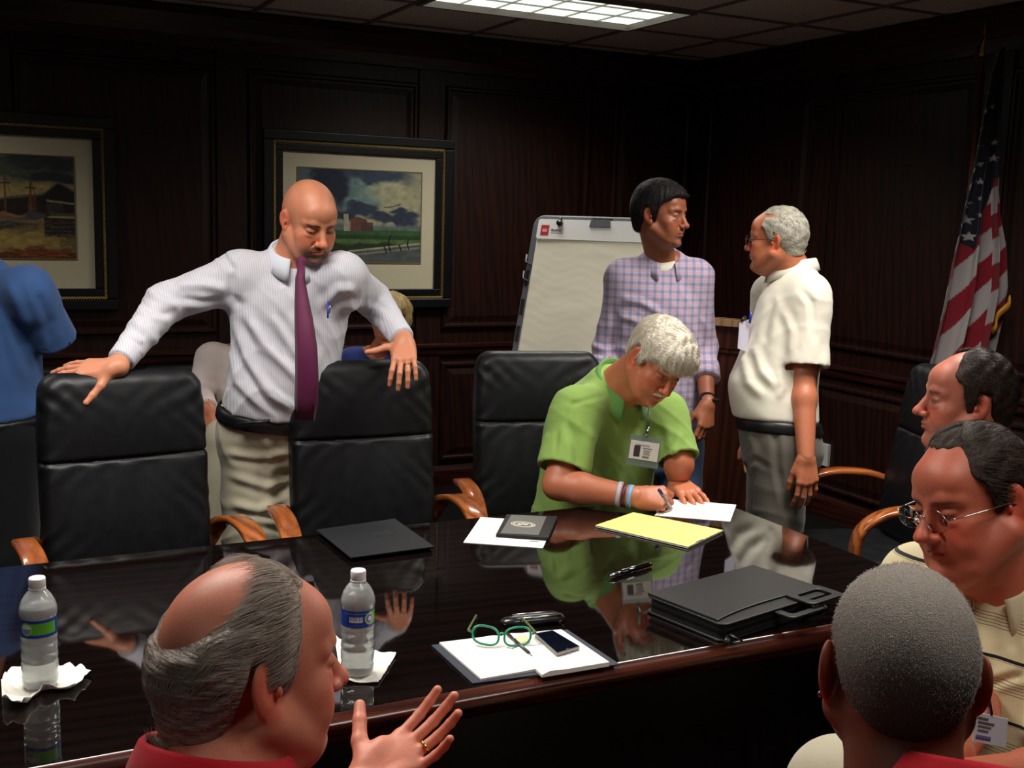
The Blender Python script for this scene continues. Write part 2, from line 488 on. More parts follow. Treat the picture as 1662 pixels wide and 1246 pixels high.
def head_paint(q, p, base):
    """skin colours in the head's own frame: lips, brows, beard, eyes, ruddy patches, painted eye shade and ear light"""
    c = np.tile(np.array(base, float), (len(q), 1))
    def put(w, col, a=1.0):
        w = (w*a)[:, None]; c[:] = c*(1-w)+np.array(col)*w
    b = np.array(base)
    red = b*np.array([1.12, .72, .66])
    face = (q[:, 1] > .02)
    for s in (1, -1):
        put(blob(q, (s*.042, .070, -.035), (.024, .03, .022), .6), red, p.get('flush', .5))
        put(blob(q, (s*.084, -.012, -.008), (.012, .03, .038), .3), red*p.get('earlit', 1.0), .8)  # earlit paints light into the ear colour
    put(blob(q, (0, .105, -.036), (.018, .03, .016), .6), red, p.get('flush', .5)+.1)
    n1 = np.sin(q[:, 0]*90+2*np.sin(q[:, 2]*70))*np.sin(q[:, 2]*80+q[:, 1]*60+2*np.sin(q[:, 0]*60))
    c *= (1+.045*n1)[:, None]
    if p.get('beard'):
        w = blob(q, (0, .078, -.088), (.046, .05, .040), .35)*(1-blob(q, (0, .1, -.055), (.012, .03, .008), .5))
        w = np.maximum(w, blob(q, (0, .098, -.058), (.030, .02, .0075), .4)*1.2)
        w = np.clip(w*(1-blob(q, (0, .1, -.069), (.02, .02, .007), .3)), 0, 1)
        put(w, p['beard'][0], p['beard'][1])
    put(blob(q, (0, .094, -.0695), (.0225, .02, .0085), .25), b*np.array(p.get('lip', (.92, .55, .52))), .75)
    bc = p.get('brow', (.03, .02, .015)); ba = p.get('browa', .8)
    for s in (1, -1):
        w = np.maximum(blob(q, (s*.040, .078, .0175), (.0125, .02, .0036), .5), blob(q, (s*.024, .085, .0165), (.0130, .02, .0045), .5))
        put(w, bc, ba)
        # eye slit
        lo_ = p.get('lid', .5)
        ez = -.0030-.0035*lo_; eh = .0050*(1-lo_)+.0004
        dark = blob(q, (s*.0315, .088, ez), (.0135, .012, eh+.0022), .35)
        put(dark, (.03, .014, .01), .85)
        if p.get('eyeshade'): put(blob(q, (s*.0315, .088, .002), (.021, .022, .013), .6), b*np.array([.42, .34, .32]), p['eyeshade'])  # eye-socket shade painted into the skin around the eyes
        if lo_ < .8:
            put(blob(q, (s*.0315, .088, ez-.0004), (.0105, .012, eh), .25), (.42, .36, .33), .9)
            gx = p.get('gaze', 0.0)
            put(blob(q, (s*.0315+gx, .09, ez), (.0048, .012, eh+.0015), .25), (.02, .012, .01), 1.0)
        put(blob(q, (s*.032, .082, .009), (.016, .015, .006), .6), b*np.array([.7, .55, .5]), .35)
    return np.clip(c, 0, 1)
def hair_cap(p, M, o, sc=1.0):
    """hair shell; p['hair'](local points) -> thickness"""
    F = Field(); F.frame(o, M, sc); skull(F, 0.0)
    F.ell((0, .040, -.028), (.058, .052, .078), k=.025)
    F.ell((0, .062, .045), (.052, .030, .034), k=.02)
    F.cap((0, -.045, -.02), (0, -.040, -.075), .052, .050, k=.02)
    F.pad = .045
    def f(P): return -p['hair'](((P-o) @ np.asarray(M))/sc)*sc
    F.disp(f)
    return F
def hair_strands(name, V, N, thick, flow, M, o, sc, m, parent, count=6000, length=.03, lift=.25, rad=.0004, seed=1, wave=.15, seg=5):
    r = np.random.default_rng(seed)
    ok = np.where(thick > .0008)[0]
    idx = r.choice(ok, count); root = V[idx]+r.normal(scale=.0012, size=(count, 3))
    q = ((root-o) @ M)/sc
    d = flow(q) @ M.T
    n = N[idx]
    d = d-n*(d*n).sum(1)[:, None]; d /= np.linalg.norm(d, axis=1)[:, None]+1e-9
    d = d+r.normal(scale=wave, size=d.shape)
    Ln = length*r.uniform(.6, 1.2, count)*sc
    pts = np.zeros((count, seg, 3)); cur = root-n*.0015; step = (Ln/(seg-1))[:, None]
    for i in range(seg):
        pts[:, i] = cur
        t = i/(seg-1)
        vv = d+n*(lift*(1-1.9*t)); vv /= np.linalg.norm(vv, axis=1)[:, None]
        # keep hugging a round head
        cen = o+M @ np.array([0, -.015, .02])*sc
        rad_v = cur-cen; rad_v /= np.linalg.norm(rad_v, axis=1)[:, None]
        vv = vv-rad_v*np.maximum((vv*rad_v).sum(1)-lift*(1-t)*.8, 0)[:, None]-rad_v*(t*t*.55)
        cur = cur+vv*step
    hc = bpy.data.hair_curves.new(name)
    hc.add_curves([seg]*count)
    hc.points.foreach_set('position', pts.astype(np.float32).ravel())
    rr = np.tile(np.linspace(1, .35, seg), count)*rad
    at = hc.attributes.get('radius') or hc.attributes.new('radius', 'FLOAT', 'POINT')
    at.data.foreach_set('value', rr.astype(np.float32))
    hc.materials.append(m)
    ob = bpy.data.objects.new(name, hc); link(ob, parent); ob['kind'] = 'stuff'
    return ob
def flow_comb(fwd=(0, -1, -.2), side=0.0):
    def f(q):
        v = np.tile(np.array(fwd, float), (len(q), 1))
        v[:, 0] += np.sign(q[:, 0])*np.abs(side)+0*q[:, 0]
        v[:, 2] -= np.clip(-q[:, 2]+.06, 0, 1)*14
        return v
    return f
def hairline(q, front=.078, temple=.055, side=-.012, ear=.012, nape=-.062, recede=0.0):
    """height of the hair's lower edge around the head"""
    az = np.abs(np.arctan2(q[:, 0], q[:, 1]+.01))
    xs = np.array([0, .45, .75, 1.05, 1.22, 1.40, 1.50, 1.86, 2.02, 2.4, PI])
    ys = np.array([front, front+recede, temple+recede, temple-.02, side, side, .026, .022, ear-.03, nape, nape])
    return np.interp(az, xs, ys)
# ---- hands
FING = [('index', .0285, .092, (.044, .026, .021), .0093), ('middle', .0090, .096, (.049, .030, .022), .0095),
        ('ring', -.0110, .092, (.045, .028, .022), .0090), ('little', -.0300, .083, (.035, .021, .019), .0080)]
def handM(fdir, back):
    y = nrm(fdir); b = np.asarray(back, float); z = nrm(b-y*(b @ y)); x = np.cross(y, z)
    return np.stack([x, y, z], 1)
def hand_ops(F, side, curl, spread=0.06, thumb=(.5, .25, .3), k=.006):
    """side +1: thumb on +x (left hand, palm down).  curl: 4 x (mcp, pip, dip). thumb: (out angle, drop, bend)"""
    s = side
    F.cap((0, -.010, 0), (0, .006, 0), .0258, .0250, k=.012)
    F.ell((0, .012, -.001), (.030, .026, .0185), k=.014)
    for (nm, x, y, L, r) in FING:
        F.cap((s*x*.55, .012, .001), (s*x, y-.006, .001), .0145, .0118, k=.014)
    F.ell((0, .050, -.004), (.036, .042, .0145), k=.012)
    F.ell((s*.024, .038, -.012), (.016, .030, .013), rot=(0, 0, -s*.35), k=.012)
    F.ell((-s*.026, .036, -.009), (.012, .030, .012), k=.012)
    for i, (nm, x, y, L, r) in enumerate(FING):
        p = np.array([s*x, y-.006, .001]); a = 0.0; sp = s*spread*(1.5-i)
        for j in range(3):
            a += curl[i][j]
            d = np.array([math.sin(sp)*math.cos(a), math.cos(a)*math.cos(sp), -math.sin(a)])
            q = p+d*L[j]
            F.cap(p, q, r*(1-.08*j), r*(1-.08*(j+1)), k=.0035 if j else .006)
            p = q
    p = np.array([s*.020, .018, -.008]); out, drop, bend = thumb
    d = nrm([s*math.sin(out+.15), math.cos(out+.15), -drop]); q = p+d*.040
    F.cap(p, q, .0150, .0128, k=.012)
    d2 = nrm([s*math.sin(out-.05), math.cos(out-.05), -drop-.05]); p = q; q = p+d2*.034
    F.cap(p, q, .0122, .0108, k=.005)
    d3 = nrm([s*math.sin(out-bend), math.cos(out-bend), -drop-bend*.5]); p = q; q = p+d3*.026
    F.cap(p, q, .0108, .0088, k=.004)
RELAX = [(.35, .45, .25), (.42, .5, .3), (.5, .55, .3), (.55, .6, .35)]
FLAT = [(.06, .08, .04)]*4
# ---- torso / clothes
TORSO = [(-.20, -.005, .150, .112), (-.10, -.008, .170, .122), (.05, -.002, .168, .122), (.25, .004, .152, .116), (.45, .004, .156, .118),
         (.65, .0, .172, .120), (.80, -.004, .168, .110), (.90, -.010, .120, .086), (.98, -.012, .070, .064), (1.06, -.008, .055, .055)]
def torso_st(L, grow=0.0, belly=0.0, w=1.0, hunch=0.0, depth=1.0):
    st = []
    for f, cy, rx, ry in TORSO:
        b = belly*math.exp(-((f-.22)/.26)**2)
        st.append((f*L, 0, cy+b*.75-hunch*math.sin(max(f, 0)*PI*.85), rx*w+grow+b*.35, ry*depth+grow+b*.65))
    return st
def frame_from(pel, neck, face):
    z = nrm(np.asarray(neck, float)-pel); f = np.asarray(face, float); y = nrm(f-z*(f @ z)); x = np.cross(y, z)
    return np.stack([x, y, z], 1)
def collar(name, o, M, rx, ry, h, leaf, point, m, parent, gap=.28, fall=.016, thick=.0018, tilt=0.0, stand=True, n=48):
    """shirt collar: stand plus folded leaf, open at the front (+y)"""
    V = []; F = []
    for i in range(n+1):
        a = gap+(2*PI-2*gap)*i/n                       # 0 = front
        fr = abs(math.cos(a/2))**6                     # 1 near the front
        ca, sa = math.cos(a), math.sin(a)
        zb = -tilt*ca                                   # the front sits lower
        def pt(g, z): return np.array([(rx+g)*sa, (ry+g)*ca, z+zb])
        lf = leaf+(point-leaf)*fr
        rows = [pt(.004, -.012), pt(.0, h*.5), pt(-.001, h*.92), pt(.003, h), pt(.008, h*.93), pt(.011+fall*.4, h-lf*.5), pt(.010+fall, h-lf)]
        V += [o+M @ r for r in rows]
    k = 7
    for i in range(n):
        for j in range(k-1):
            F.append((i*k+j, i*k+j+1, (i+1)*k+j+1, (i+1)*k+j))
    ob = mesh_obj(name, V, F, m, parent)
    sm = ob.modifiers.new('thick', 'SOLIDIFY'); sm.thickness = thick; sm.offset = 1
    return ob
def strip(name, pts, nors, widths, m, parent, thick=.004, sub=True):
    """flat band along pts with face normals nors"""
    V = []; F = []
    P = np.array(pts, float)
    for i in range(len(P)):
        t = nrm(P[min(i+1, len(P)-1)]-P[max(i-1, 0)]); n = nrm(nors[i]); a = nrm(np.cross(t, n))
        w = widths[i]/2
        V += [P[i]-a*w, P[i]-a*w*.5+n*thick*.8, P[i]+n*thick, P[i]+a*w*.5+n*thick*.8, P[i]+a*w, P[i]-n*thick*.3]
    for i in range(len(P)-1):
        for j in range(6):
            F.append((i*6+j, i*6+(j+1) % 6, (i+1)*6+(j+1) % 6, (i+1)*6+j))
    F.append(tuple(range(6))[::-1]); F.append(tuple(range((len(P)-1)*6, len(P)*6)))
    return mesh_obj(name, V, F, m, parent)
def skin_mat(name, rough=.41, spec=.45, vary=.06):
    m = mat(name, (1, 1, 1, 1), rough, spec, sss=.12); t = NT(m)
    a = t.n('ShaderNodeVertexColor', layer_name='Col')
    v = coords(t, 'Object', (60, 60, 60)); nz = t.n('ShaderNodeTexNoise', i_Detail=4.0); t.l(v, nz.inputs[0])
    f = t.math('MULTIPLY_ADD', nz.outputs[0], vary*4, 1-vary*2)
    mx = t.mix(1.0, a.outputs[0], (1, 1, 1, 1), 'MULTIPLY')
    nd = t.n('ShaderNodeVectorMath', operation='SCALE'); t.l(a.outputs[0], nd.inputs[0]); t.l(f, nd.inputs['Scale'])
    t.l(nd.outputs[0], t.b.inputs['Base Color'])
    v2 = coords(t, 'Object', (260, 260, 260)); n2 = t.n('ShaderNodeTexNoise', i_Detail=2.0); t.l(v2, n2.inputs[0])
    t.bump(n2.outputs[0], .25, .0012)
    return m
def hair_mat(name, c1, c2, scale=(300, 300, 25), rough=.5, rot=(0, 0, 0)):
    m = mat(name, c1, rough, .35); t = NT(m)
    v = coords(t, 'Object', scale, rot); nz = t.n('ShaderNodeTexNoise', i_Detail=5.0, i_Scale=1.0); t.l(v, nz.inputs[0])
    t.l(t.ramp(nz.outputs[0], [(.3, c1), (.7, c2)]), t.b.inputs['Base Color'])
    t.bump(nz.outputs[0], .8, .004)
    return m
def cloth_mat(name, col, rough=.85, weave=900, var=.06, sheen=.15, bump=.25):
    m = mat(name, col, rough, .25, sheen=sheen); t = NT(m)
    v = coords(t, 'Object', (1, 1, 1))
    nz = t.n('ShaderNodeTexNoise', i_Scale=float(weave), i_Detail=2.0); t.l(v, nz.inputs[0])
    n2 = t.n('ShaderNodeTexNoise', i_Scale=9.0, i_Detail=4.0); t.l(v, n2.inputs[0])
    lo = tuple(c*(1-var*2) for c in col[:3])+(1,); hi = tuple(min(c*(1+var), 1) for c in col[:3])+(1,)
    t.l(t.ramp(n2.outputs[0], [(.3, lo), (.7, hi)]), t.b.inputs['Base Color'])
    t.bump(nz.outputs[0], bump, .0015)
    return m
MS = {}
def person(label):
    e = thing('person', label, 'person'); return e
def make_head(o, M, p, sc=1.0, res=.002, neck=None, nr=(.056, .064), jowlneck=0.0):
    F = Field(); F.frame(o, M, sc); head_ops(F, p)
    if neck is not None:
        nl = (np.asarray(M).T @ (np.asarray(neck)-o))/sc
        F.cap((0, -.028, -.055), nl, nr[0], nr[1], k=.03)
        if jowlneck: F.cap((0, .045, -.108), nl+np.array([0, .02, 0]), .020+jowlneck, .035, k=.03)
    return F.mesh(res)
def body_col(o, M, sc, p, base):
    def f(V, N):
        q = ((V-o) @ M)/sc
        near = (np.abs(q).max(1) < .16)
        c = np.tile(np.array(base, float), (len(V), 1))
        c[near] = head_paint(q[near], p, base)
        return c
    return f
def hair_build(o, M, sc, p, m, ms, parent, res=.0025, strands=6000, **kw):
    F = hair_cap(p, M, o, sc); V, Fc = F.mesh(res)
    q = ((V-o) @ M)/sc; th = p['hair'](q)
    keepv = th > -.0022
    kf = keepv[Fc].all(1); Fc = Fc[kf]
    # drop isolated inner parts far from the scalp
    used = np.unique(Fc); mp = -np.ones(len(V), int); mp[used] = np.arange(len(used))
    V2 = V[used]; F2 = mp[Fc]; th2 = th[used]
    ob = mesh_obj('hair', V2, F2, m, parent)
    if strands:
        N2 = vnormals(V2, F2)
        hair_strands('hair_strand', V2, N2, th2, p['flow'], np.asarray(M), o, sc, ms, ob, count=strands, **kw)
    return ob
def glasses(parent, o, M, sc, mfr, mglass, rimless=True, w=.026, h=.019, y=.104, z=-.004, dark=False, sidesonly=None):
    t = thing('glasses_pending', 'x', 'x'); bpy.data.objects.remove(t)
    W = lambda q: o+M @ (np.array(q)*sc)
    fr = []; V = []; F = []
    def add(g):
        n = len(V); V.extend(g[0]); F.extend([tuple(i+n for i in f) for f in g[1]])
    for s in (1, -1):
        ring = [W((s*.033+w*math.cos(a)*(1-.12*math.sin(a)), y-.10*abs(.033+w*math.cos(a)*1)**1*.35, z+h*math.sin(a))) for a in np.linspace(0, 2*PI, 28, endpoint=False)]
        add(tube_geo(ring, (.0006 if rimless else .0009)*sc, 6, closed=True))
        add(tube_geo([W((s*(.033+w), y-.004, z+.004)), W((s*.074, y-.012, z+.006)), W((s*.082, .045, z+.007)), W((s*.083, .0, z+.008)), W((s*.080, -.022, z-.004))], .0012*sc, 6))
        add(tube_geo([W((s*.012, y-.006, z-.006)), W((s*.010, y-.012, z-.012))], .0012*sc, 5))
    add(tube_geo([W((-.009, y, z+.003)), W((0, y+.002, z+.006)), W((.009, y, z+.003))], .0012*sc, 6))
    fo = mesh_obj('glasses', V, F, mfr, parent)
    for s in (1, -1):
        VV = [W((s*.033, y, z))]; n = 28
        for a in np.linspace(0, 2*PI, n, endpoint=False):
            VV.append(W((s*.033+w*math.cos(a)*(1-.12*math.sin(a)), y-.10*abs(.033+w*math.cos(a))*.35, z+h*math.sin(a))))
        FF = [(0, i+1, (i+1) % n+1) for i in range(n)]
        lo = mesh_obj('lens', VV, FF, mglass, fo)
        sd = lo.modifiers.new('t', 'SOLIDIFY'); sd.thickness = .0012
    return fo
# ------------------------------------------------------------------ room materials
def wood_mat(name, c1, c2, rough=.35, scale=(1, 1, 1), axis='Z', coat=0.0, fine=1.0, spec=.5):
    m = mat(name, c1, rough, spec, coat=coat); t = NT(m)
    st = {'Z': (9, 9, .8), 'X': (.8, 9, 9), 'Y': (9, .8, 9)}[axis]
    v = coords(t, 'Object', tuple(a*b for a, b in zip(st, scale)))
    n1 = t.n('ShaderNodeTexNoise', i_Scale=1.6, i_Detail=6.0, i_Distortion=1.2); t.l(v, n1.inputs[0])
    w = t.n('ShaderNodeTexWave', i_Scale=1.4, i_Distortion=9.0, i_Detail=3.0); w.bands_direction = 'DIAGONAL'; t.l(v, w.inputs[0])
    st2 = {'Z': (220, 220, 6), 'X': (6, 220, 220), 'Y': (220, 6, 220)}[axis]
    v2 = coords(t, 'Object', st2); n2 = t.n('ShaderNodeTexNoise', i_Scale=1.0, i_Detail=3.0); t.l(v2, n2.inputs[0])
    a = t.math('MULTIPLY_ADD', w.outputs[1], .45, t.math('MULTIPLY', n1.outputs[0], .55))
    a = t.math('MULTIPLY_ADD', n2.outputs[0], .35*fine, t.math('MULTIPLY', a, 1-.2*fine))
    t.l(t.ramp(a, [(.32, c1), (.72, c2)]), t.b.inputs['Base Color'])
    t.bump(n2.outputs[0], .15, .001)
    return m
M_WALL = wood_mat('dark_panelling', rgb(26, 12, 9), rgb(44, 19, 13), .42, spec=.35)
M_RAIL = wood_mat('dark_rail', rgb(34, 14, 10), rgb(58, 24, 16), .33, axis='X')
M_RAILY = wood_mat('dark_rail_side', rgb(34, 14, 10), rgb(58, 24, 16), .33, axis='Y')
M_CEIL = mat('ceiling_tile', rgb(196, 184, 176), .95, .1); t = NT(M_CEIL)
nz = t.n('ShaderNodeTexNoise', i_Scale=90.0, i_Detail=4.0); t.l(coords(t), nz.inputs[0])
t.l(t.ramp(nz.outputs[0], [(.35, rgb(196, 184, 176)), (.6, rgb(232, 220, 212))]), t.b.inputs['Base Color']); t.bump(nz.outputs[0], .5, .004)
M_TEE = mat('ceiling_tee', rgb(120, 110, 105), .5, .4)
M_FLOOR = mat('carpet', rgb(38, 34, 36), .95, .1); t = NT(M_FLOOR)
nz = t.n('ShaderNodeTexNoise', i_Scale=220.0, i_Detail=3.0); t.l(coords(t), nz.inputs[0])
t.l(t.ramp(nz.outputs[0], [(.35, rgb(12, 11, 12)), (.65, rgb(24, 21, 21))]), t.b.inputs['Base Color']); t.bump(nz.outputs[0], .6, .006)
XL, XR, YB, YF = -3.4, 4.35, 6.03, -2.6
# ------------------------------------------------------------------ shell
struct(box('floor', (XL-.1, YF-.1, -.1), (XR+.1, YB+.1, 0), M_FLOOR))
struct(box('wall_back', (XL, YB+.012, 0), (XR, YB+.12, H_CEIL+.1), M_WALL))
struct(box('wall_right', (XR+.012, YF, 0), (XR+.12, YB, H_CEIL+.1), M_WALL))
struct(box('wall_left', (XL-.12, YF, 0), (XL, YB, H_CEIL+.1), M_WALL))
struct(box('wall_front', (XL, YF-.12, 0), (XR, YF, H_CEIL+.1), M_WALL))
WB = bpy.data.objects['wall_back']; WR = bpy.data.objects['wall_right']
RAIL_Z = .86
def panel_bm(w, h, d=.016, fr=.03):
    """raised-and-fielded panel, front at -y"""
    bm = bmesh.new(); rows = []
    for ins, y in ((0, 0), (.010, -.014), (.022, -.014), (fr, -.003), (fr+.012, -.003), (fr+.045, -.012)):
        rows.append([bm.verts.new((x, y, z)) for x, z in ((-w/2+ins, -h/2+ins), (w/2-ins, -h/2+ins), (w/2-ins, h/2-ins), (-w/2+ins, h/2-ins))])
    for a, b in zip(rows[:-1], rows[1:]):
        for i in range(4): bm.faces.new((a[i], a[(i+1) % 4], b[(i+1) % 4], b[i]))
    bm.faces.new(rows[-1])
    bk = [bm.verts.new((v.co.x, .012, v.co.z)) for v in rows[0]]
    for i in range(4): bm.faces.new((rows[0][i], bk[i], bk[(i+1) % 4], rows[0][(i+1) % 4]))
    return bm
def panels(wall, along, cells, fixed):
    for (a0, a1) in cells:
        for (z0, z1) in ((.16, RAIL_Z-.10), (RAIL_Z+.10, 2.36)):
            o = bm_obj('wall_panel', panel_bm(a1-a0, z1-z0), M_WALL, wall)
            if along == 'x': o.location = ((a0+a1)/2, fixed, (z0+z1)/2)
            else:
                o.location = (fixed, (a0+a1)/2, (z0+z1)/2); o.rotation_euler = (0, 0, -PI/2)
panels(WB, 'x', [(1.44+1.14*k, min(2.41+1.14*k, XR-.06)) for k in range(-4, 3)], YB)
panels(WR, 'y', [(5.90-1.14*k-.97, 5.90-1.14*k) for k in range(0, 7)], XR)
# veneer skin between the panels is the wall itself, brought forward by stiles
for k in range(-4, 4):
    x = 1.355+1.14*k
    if x < XR-.1: box('stile', (x-.078, YB-.004, .1), (x+.078, YB+.013, 2.46), M_WALL, WB)
for k in range(0, 8):
    y = 5.985-1.14*k
    if y > YF: box('stile', (XR-.004, y-.078, .1), (XR+.013, y+.078, 2.46), M_WALL, WR)
def profile_x(name, prof, x0, x1, y, m):
    """extrude a (depth, z) profile along x on the back wall"""
    V = [(x, y-d, z) for x in (x0, x1) for d, z in prof]; n = len(prof)
    F = [(i, (i+1) % n, n+(i+1) % n, n+i) for i in range(n)]+[tuple(range(n))[::-1], tuple(range(n, 2*n))]
    return struct(mesh_obj(name, V, F, m, smooth=False))
def profile_y(name, prof, y0, y1, x, m):
    V = [(x-d, y, z) for y in (y0, y1) for d, z in prof]; n = len(prof)
    F = [(i, (i+1) % n, n+(i+1) % n, n+i) for i in range(n)]+[tuple(range(n))[::-1], tuple(range(n, 2*n))]
    return struct(mesh_obj(name, V, F, m, smooth=False))
P_RAIL = [(0, RAIL_Z-.055), (.010, RAIL_Z-.055), (.014, RAIL_Z-.040), (.014, RAIL_Z-.020), (.030, RAIL_Z-.008), (.030, RAIL_Z+.008), (.012, RAIL_Z+.014), (0, RAIL_Z+.014)]
P_BASE = [(0, 0), (.018, 0), (.018, .10), (.012, .115), (.006, .13), (0, .13)]
P_CROWN = [(0, 2.44), (.012, 2.44), (.016, 2.50), (.030, 2.53), (.070, 2.595), (.080, 2.60), (.080, 2.63), (0, 2.63)]
profile_x('trim_1', P_RAIL, XL, XR, YB, M_RAIL); profile_y('trim_2', P_RAIL, YF, YB, XR, M_RAILY)
profile_x('baseboard_back', P_BASE, XL, XR, YB, M_RAIL); profile_y('baseboard_right', P_BASE, YF, YB, XR, M_RAILY)
profile_x('trim_3', P_CROWN, XL, XR, YB, M_RAIL); profile_y('trim_4', P_CROWN, YF, YB, XR, M_RAILY)
# ------------------------------------------------------------------ ceiling
GX, GY, G = 2.06, 4.595, .61
ceil_o = struct(box('ceiling', (XL-.1, YF-.1, H_CEIL+.10), (XR+.1, YB+.1, H_CEIL+.16), M_TEE))
xs = [GX+G*i for i in range(-10, 6)]; ys = [GY+G*i for i in range(-13, 5)]
FIX = [(fx+.02 if abs(fx-2.04) < .01 else fx, fy) for fx, fy, _ in FIXTURES]
def snap(v, g0): return g0+G*round((v-g0)/G)
cells_l = [(snap(fx, GX), snap(fy, GY)) for fx, fy, _ in FIXTURES]
for i, (cx, cy) in enumerate(cells_l):
    lo = [o for o in bpy.data.objects if o.type == 'LIGHT'][i]
    lo.location = (cx+G, cy+G/2, H_CEIL-.012)
bm = bmesh.new()
for x in xs:
    if XL < x < XR:
        gaps = sorted([(cy, cy+G) for cx, cy in cells_l if abs(cx+G-x) < .02]); y0 = YF
        for g0, g1 in gaps+[(YB, YB)]:
            if g0 > y0: bx(bm, (x, (y0+g0)/2, H_CEIL+.004), (.024, g0-y0, .008))
            y0 = g1
for y in ys:
    if YF < y < YB: bx(bm, ((XL+XR)/2, y, H_CEIL+.0045), (XR-XL, .024, .0075))
bm_obj('ceiling_grid', bm, M_TEE, ceil_o)
tile_me = None
used = set()
for cx, cy in cells_l: used |= {(round(cx, 2), round(cy, 2)), (round(cx+G, 2), round(cy, 2))}
for x in xs:
    for y in ys:
        if x+G < XL+.05 or x > XR-.03 or y+G < YF+.05 or y > YB-.03: continue
        if (round(x, 2), round(y, 2)) in used: continue
        x0, x1, y0, y1 = max(x+.004, XL), min(x+G-.004, XR), max(y+.004, YF), min(y+G-.004, YB)
        if x1-x0 > .59 and y1-y0 > .59:
            if tile_me is None:
                o = box('ceiling_tile', (-.301, -.301, 0), (.301, .301, .015), M_CEIL, ceil_o); tile_me = o.data
            else:
                o = bpy.data.objects.new('ceiling_tile', tile_me); link(o, ceil_o)
            o.location = (x+G/2, y+G/2, H_CEIL+.009)
        else:
            box('ceiling_tile', (x0, y0, H_CEIL+.009), (x1, y1, H_CEIL+.024), M_CEIL, ceil_o)
# troffers
M_LENS = mat('diffuser', rgb(225, 232, 215), .5, .3, emis=((.90, .97, .84, 1), .62))
t = NT(M_LENS); nz = t.n('ShaderNodeTexNoise', i_Scale=7.0, i_Detail=1.0); t.l(coords(t), nz.inputs[0])
t.l(t.math('MULTIPLY_ADD', nz.outputs[0], .45, .80), t.b.inputs['Emission Strength'])
M_LOUV = mat('louver', rgb(150, 150, 140), .4, .5, metal=.4)
for i, (cx, cy) in enumerate(cells_l):
    tl = thing('ceiling_light', 'lit ceiling troffer with louver cells, at the top of the photo' if i == 0 else
               ['', 'lit ceiling troffer over the far left of the back wall', 'lit ceiling troffer over the right end of the table', 'lit ceiling troffer over the left of the table',
                'lit ceiling troffer just ahead of the camera', 'lit ceiling troffer behind the camera'][i], 'ceiling light', group='recessed ceiling lights')
    bm = bmesh.new()
    for c, s in (((G, .012, .0), (2*G, .024, .03)), ((G, G-.012, .0), (2*G, .024, .03)), ((.012, G/2, .0), (.024, G-.048, .03)), ((2*G-.012, G/2, .0), (.024, G-.048, .03))):
        bx(bm, c, s)
    bm_obj('frame', bm, M_TEE, tl)
    bm = bmesh.new(); bx(bm, (G, G/2, .020), (2*G-.04, G-.04, .004)); bm_obj('diffuser', bm, M_LENS, tl)
    bm = bmesh.new(); w, d = 2*G-.048, G-.048
    for k in range(1, 6): bx(bm, (.024+w*k/6, G/2, .014), (.003, d, .008))
    for k in range(1, 3): bx(bm, (G, .024+d*k/3, .014), (w, .003, .008))
    bm_obj('louver', bm, M_LOUV, tl)
    tl.location = (cx, cy, H_CEIL+.004)
# ------------------------------------------------------------------ outlet on the right wall
M_PLATE = mat('plate', rgb(205, 205, 205), .4); M_BLACKP = mat('black_plastic', rgb(18, 18, 20), .4)
t_ = thing('wall_outlet', 'white wall outlet plate with a black plug, low on the right wall', 'outlet')
box('plate', (XR-.030, 4.60, .300), (XR+.002, 4.735, .425), M_PLATE, t_, bevel=.003)
box('plug', (XR-.060, 4.655, .325), (XR-.028, 4.71, .40), M_BLACKP, t_, bevel=.006)
tube('cord', [(XR-.06, 4.68, .36), (XR-.075, 4.70, .33), (XR-.05, 4.72, .2), (XR-.04, 4.73, .02)], .004, M_BLACKP, t_, n=6)
# ------------------------------------------------------------------ pictures
def paint_grid(name, x0, x1, z0, z1, y, fn, parent, nx=260, nz_=200):
    u = np.linspace(0, 1, nx); v = np.linspace(0, 1, nz_)
    U, Vv = np.meshgrid(u, v, indexing='ij')
    P = np.stack([x0+(x1-x0)*U, np.full_like(U, y), z1+(z0-z1)*Vv], -1).reshape(-1, 3)
    i, j = np.meshgrid(np.arange(nx-1), np.arange(nz_-1), indexing='ij'); a = (i*nz_+j).ravel()
    F = np.stack([a, a+1, a+nz_+1, a+nz_], 1)
    m = bpy.data.materials.get('watercolour')
    if m is None:
        m = mat('watercolour', (1, 1, 1, 1), .55, .3); t = NT(m)
        c = t.n('ShaderNodeVertexColor', layer_name='Col'); t.l(c.outputs[0], t.b.inputs['Base Color'])
    o = mesh_obj(name, P, F, m, parent); c = fn(U.ravel(), Vv.ravel())
    set_col(o, np.vectorize(s2l)(np.clip(c, 0, 255)))
    return o
def vnoise(u, v, f, seed):
    r = np.random.default_rng(seed); g = r.uniform(-1, 1, (64, 64))
    x = (u*f) % 63; y = (v*f) % 63; i = x.astype(int); j = y.astype(int); a = x-i; b = y-j
    a = a*a*(3-2*a); b = b*b*(3-2*b)
    return (g[i, j]*(1-a)+g[(i+1) % 64, j]*a)*(1-b)+(g[i, (j+1) % 64]*(1-a)+g[(i+1) % 64, (j+1) % 64]*a)*b
def fbm(u, v, f, seed): return vnoise(u, v, f, seed)+.5*vnoise(u, v, f*2.1, seed+1)+.25*vnoise(u, v, f*4.3, seed+2)
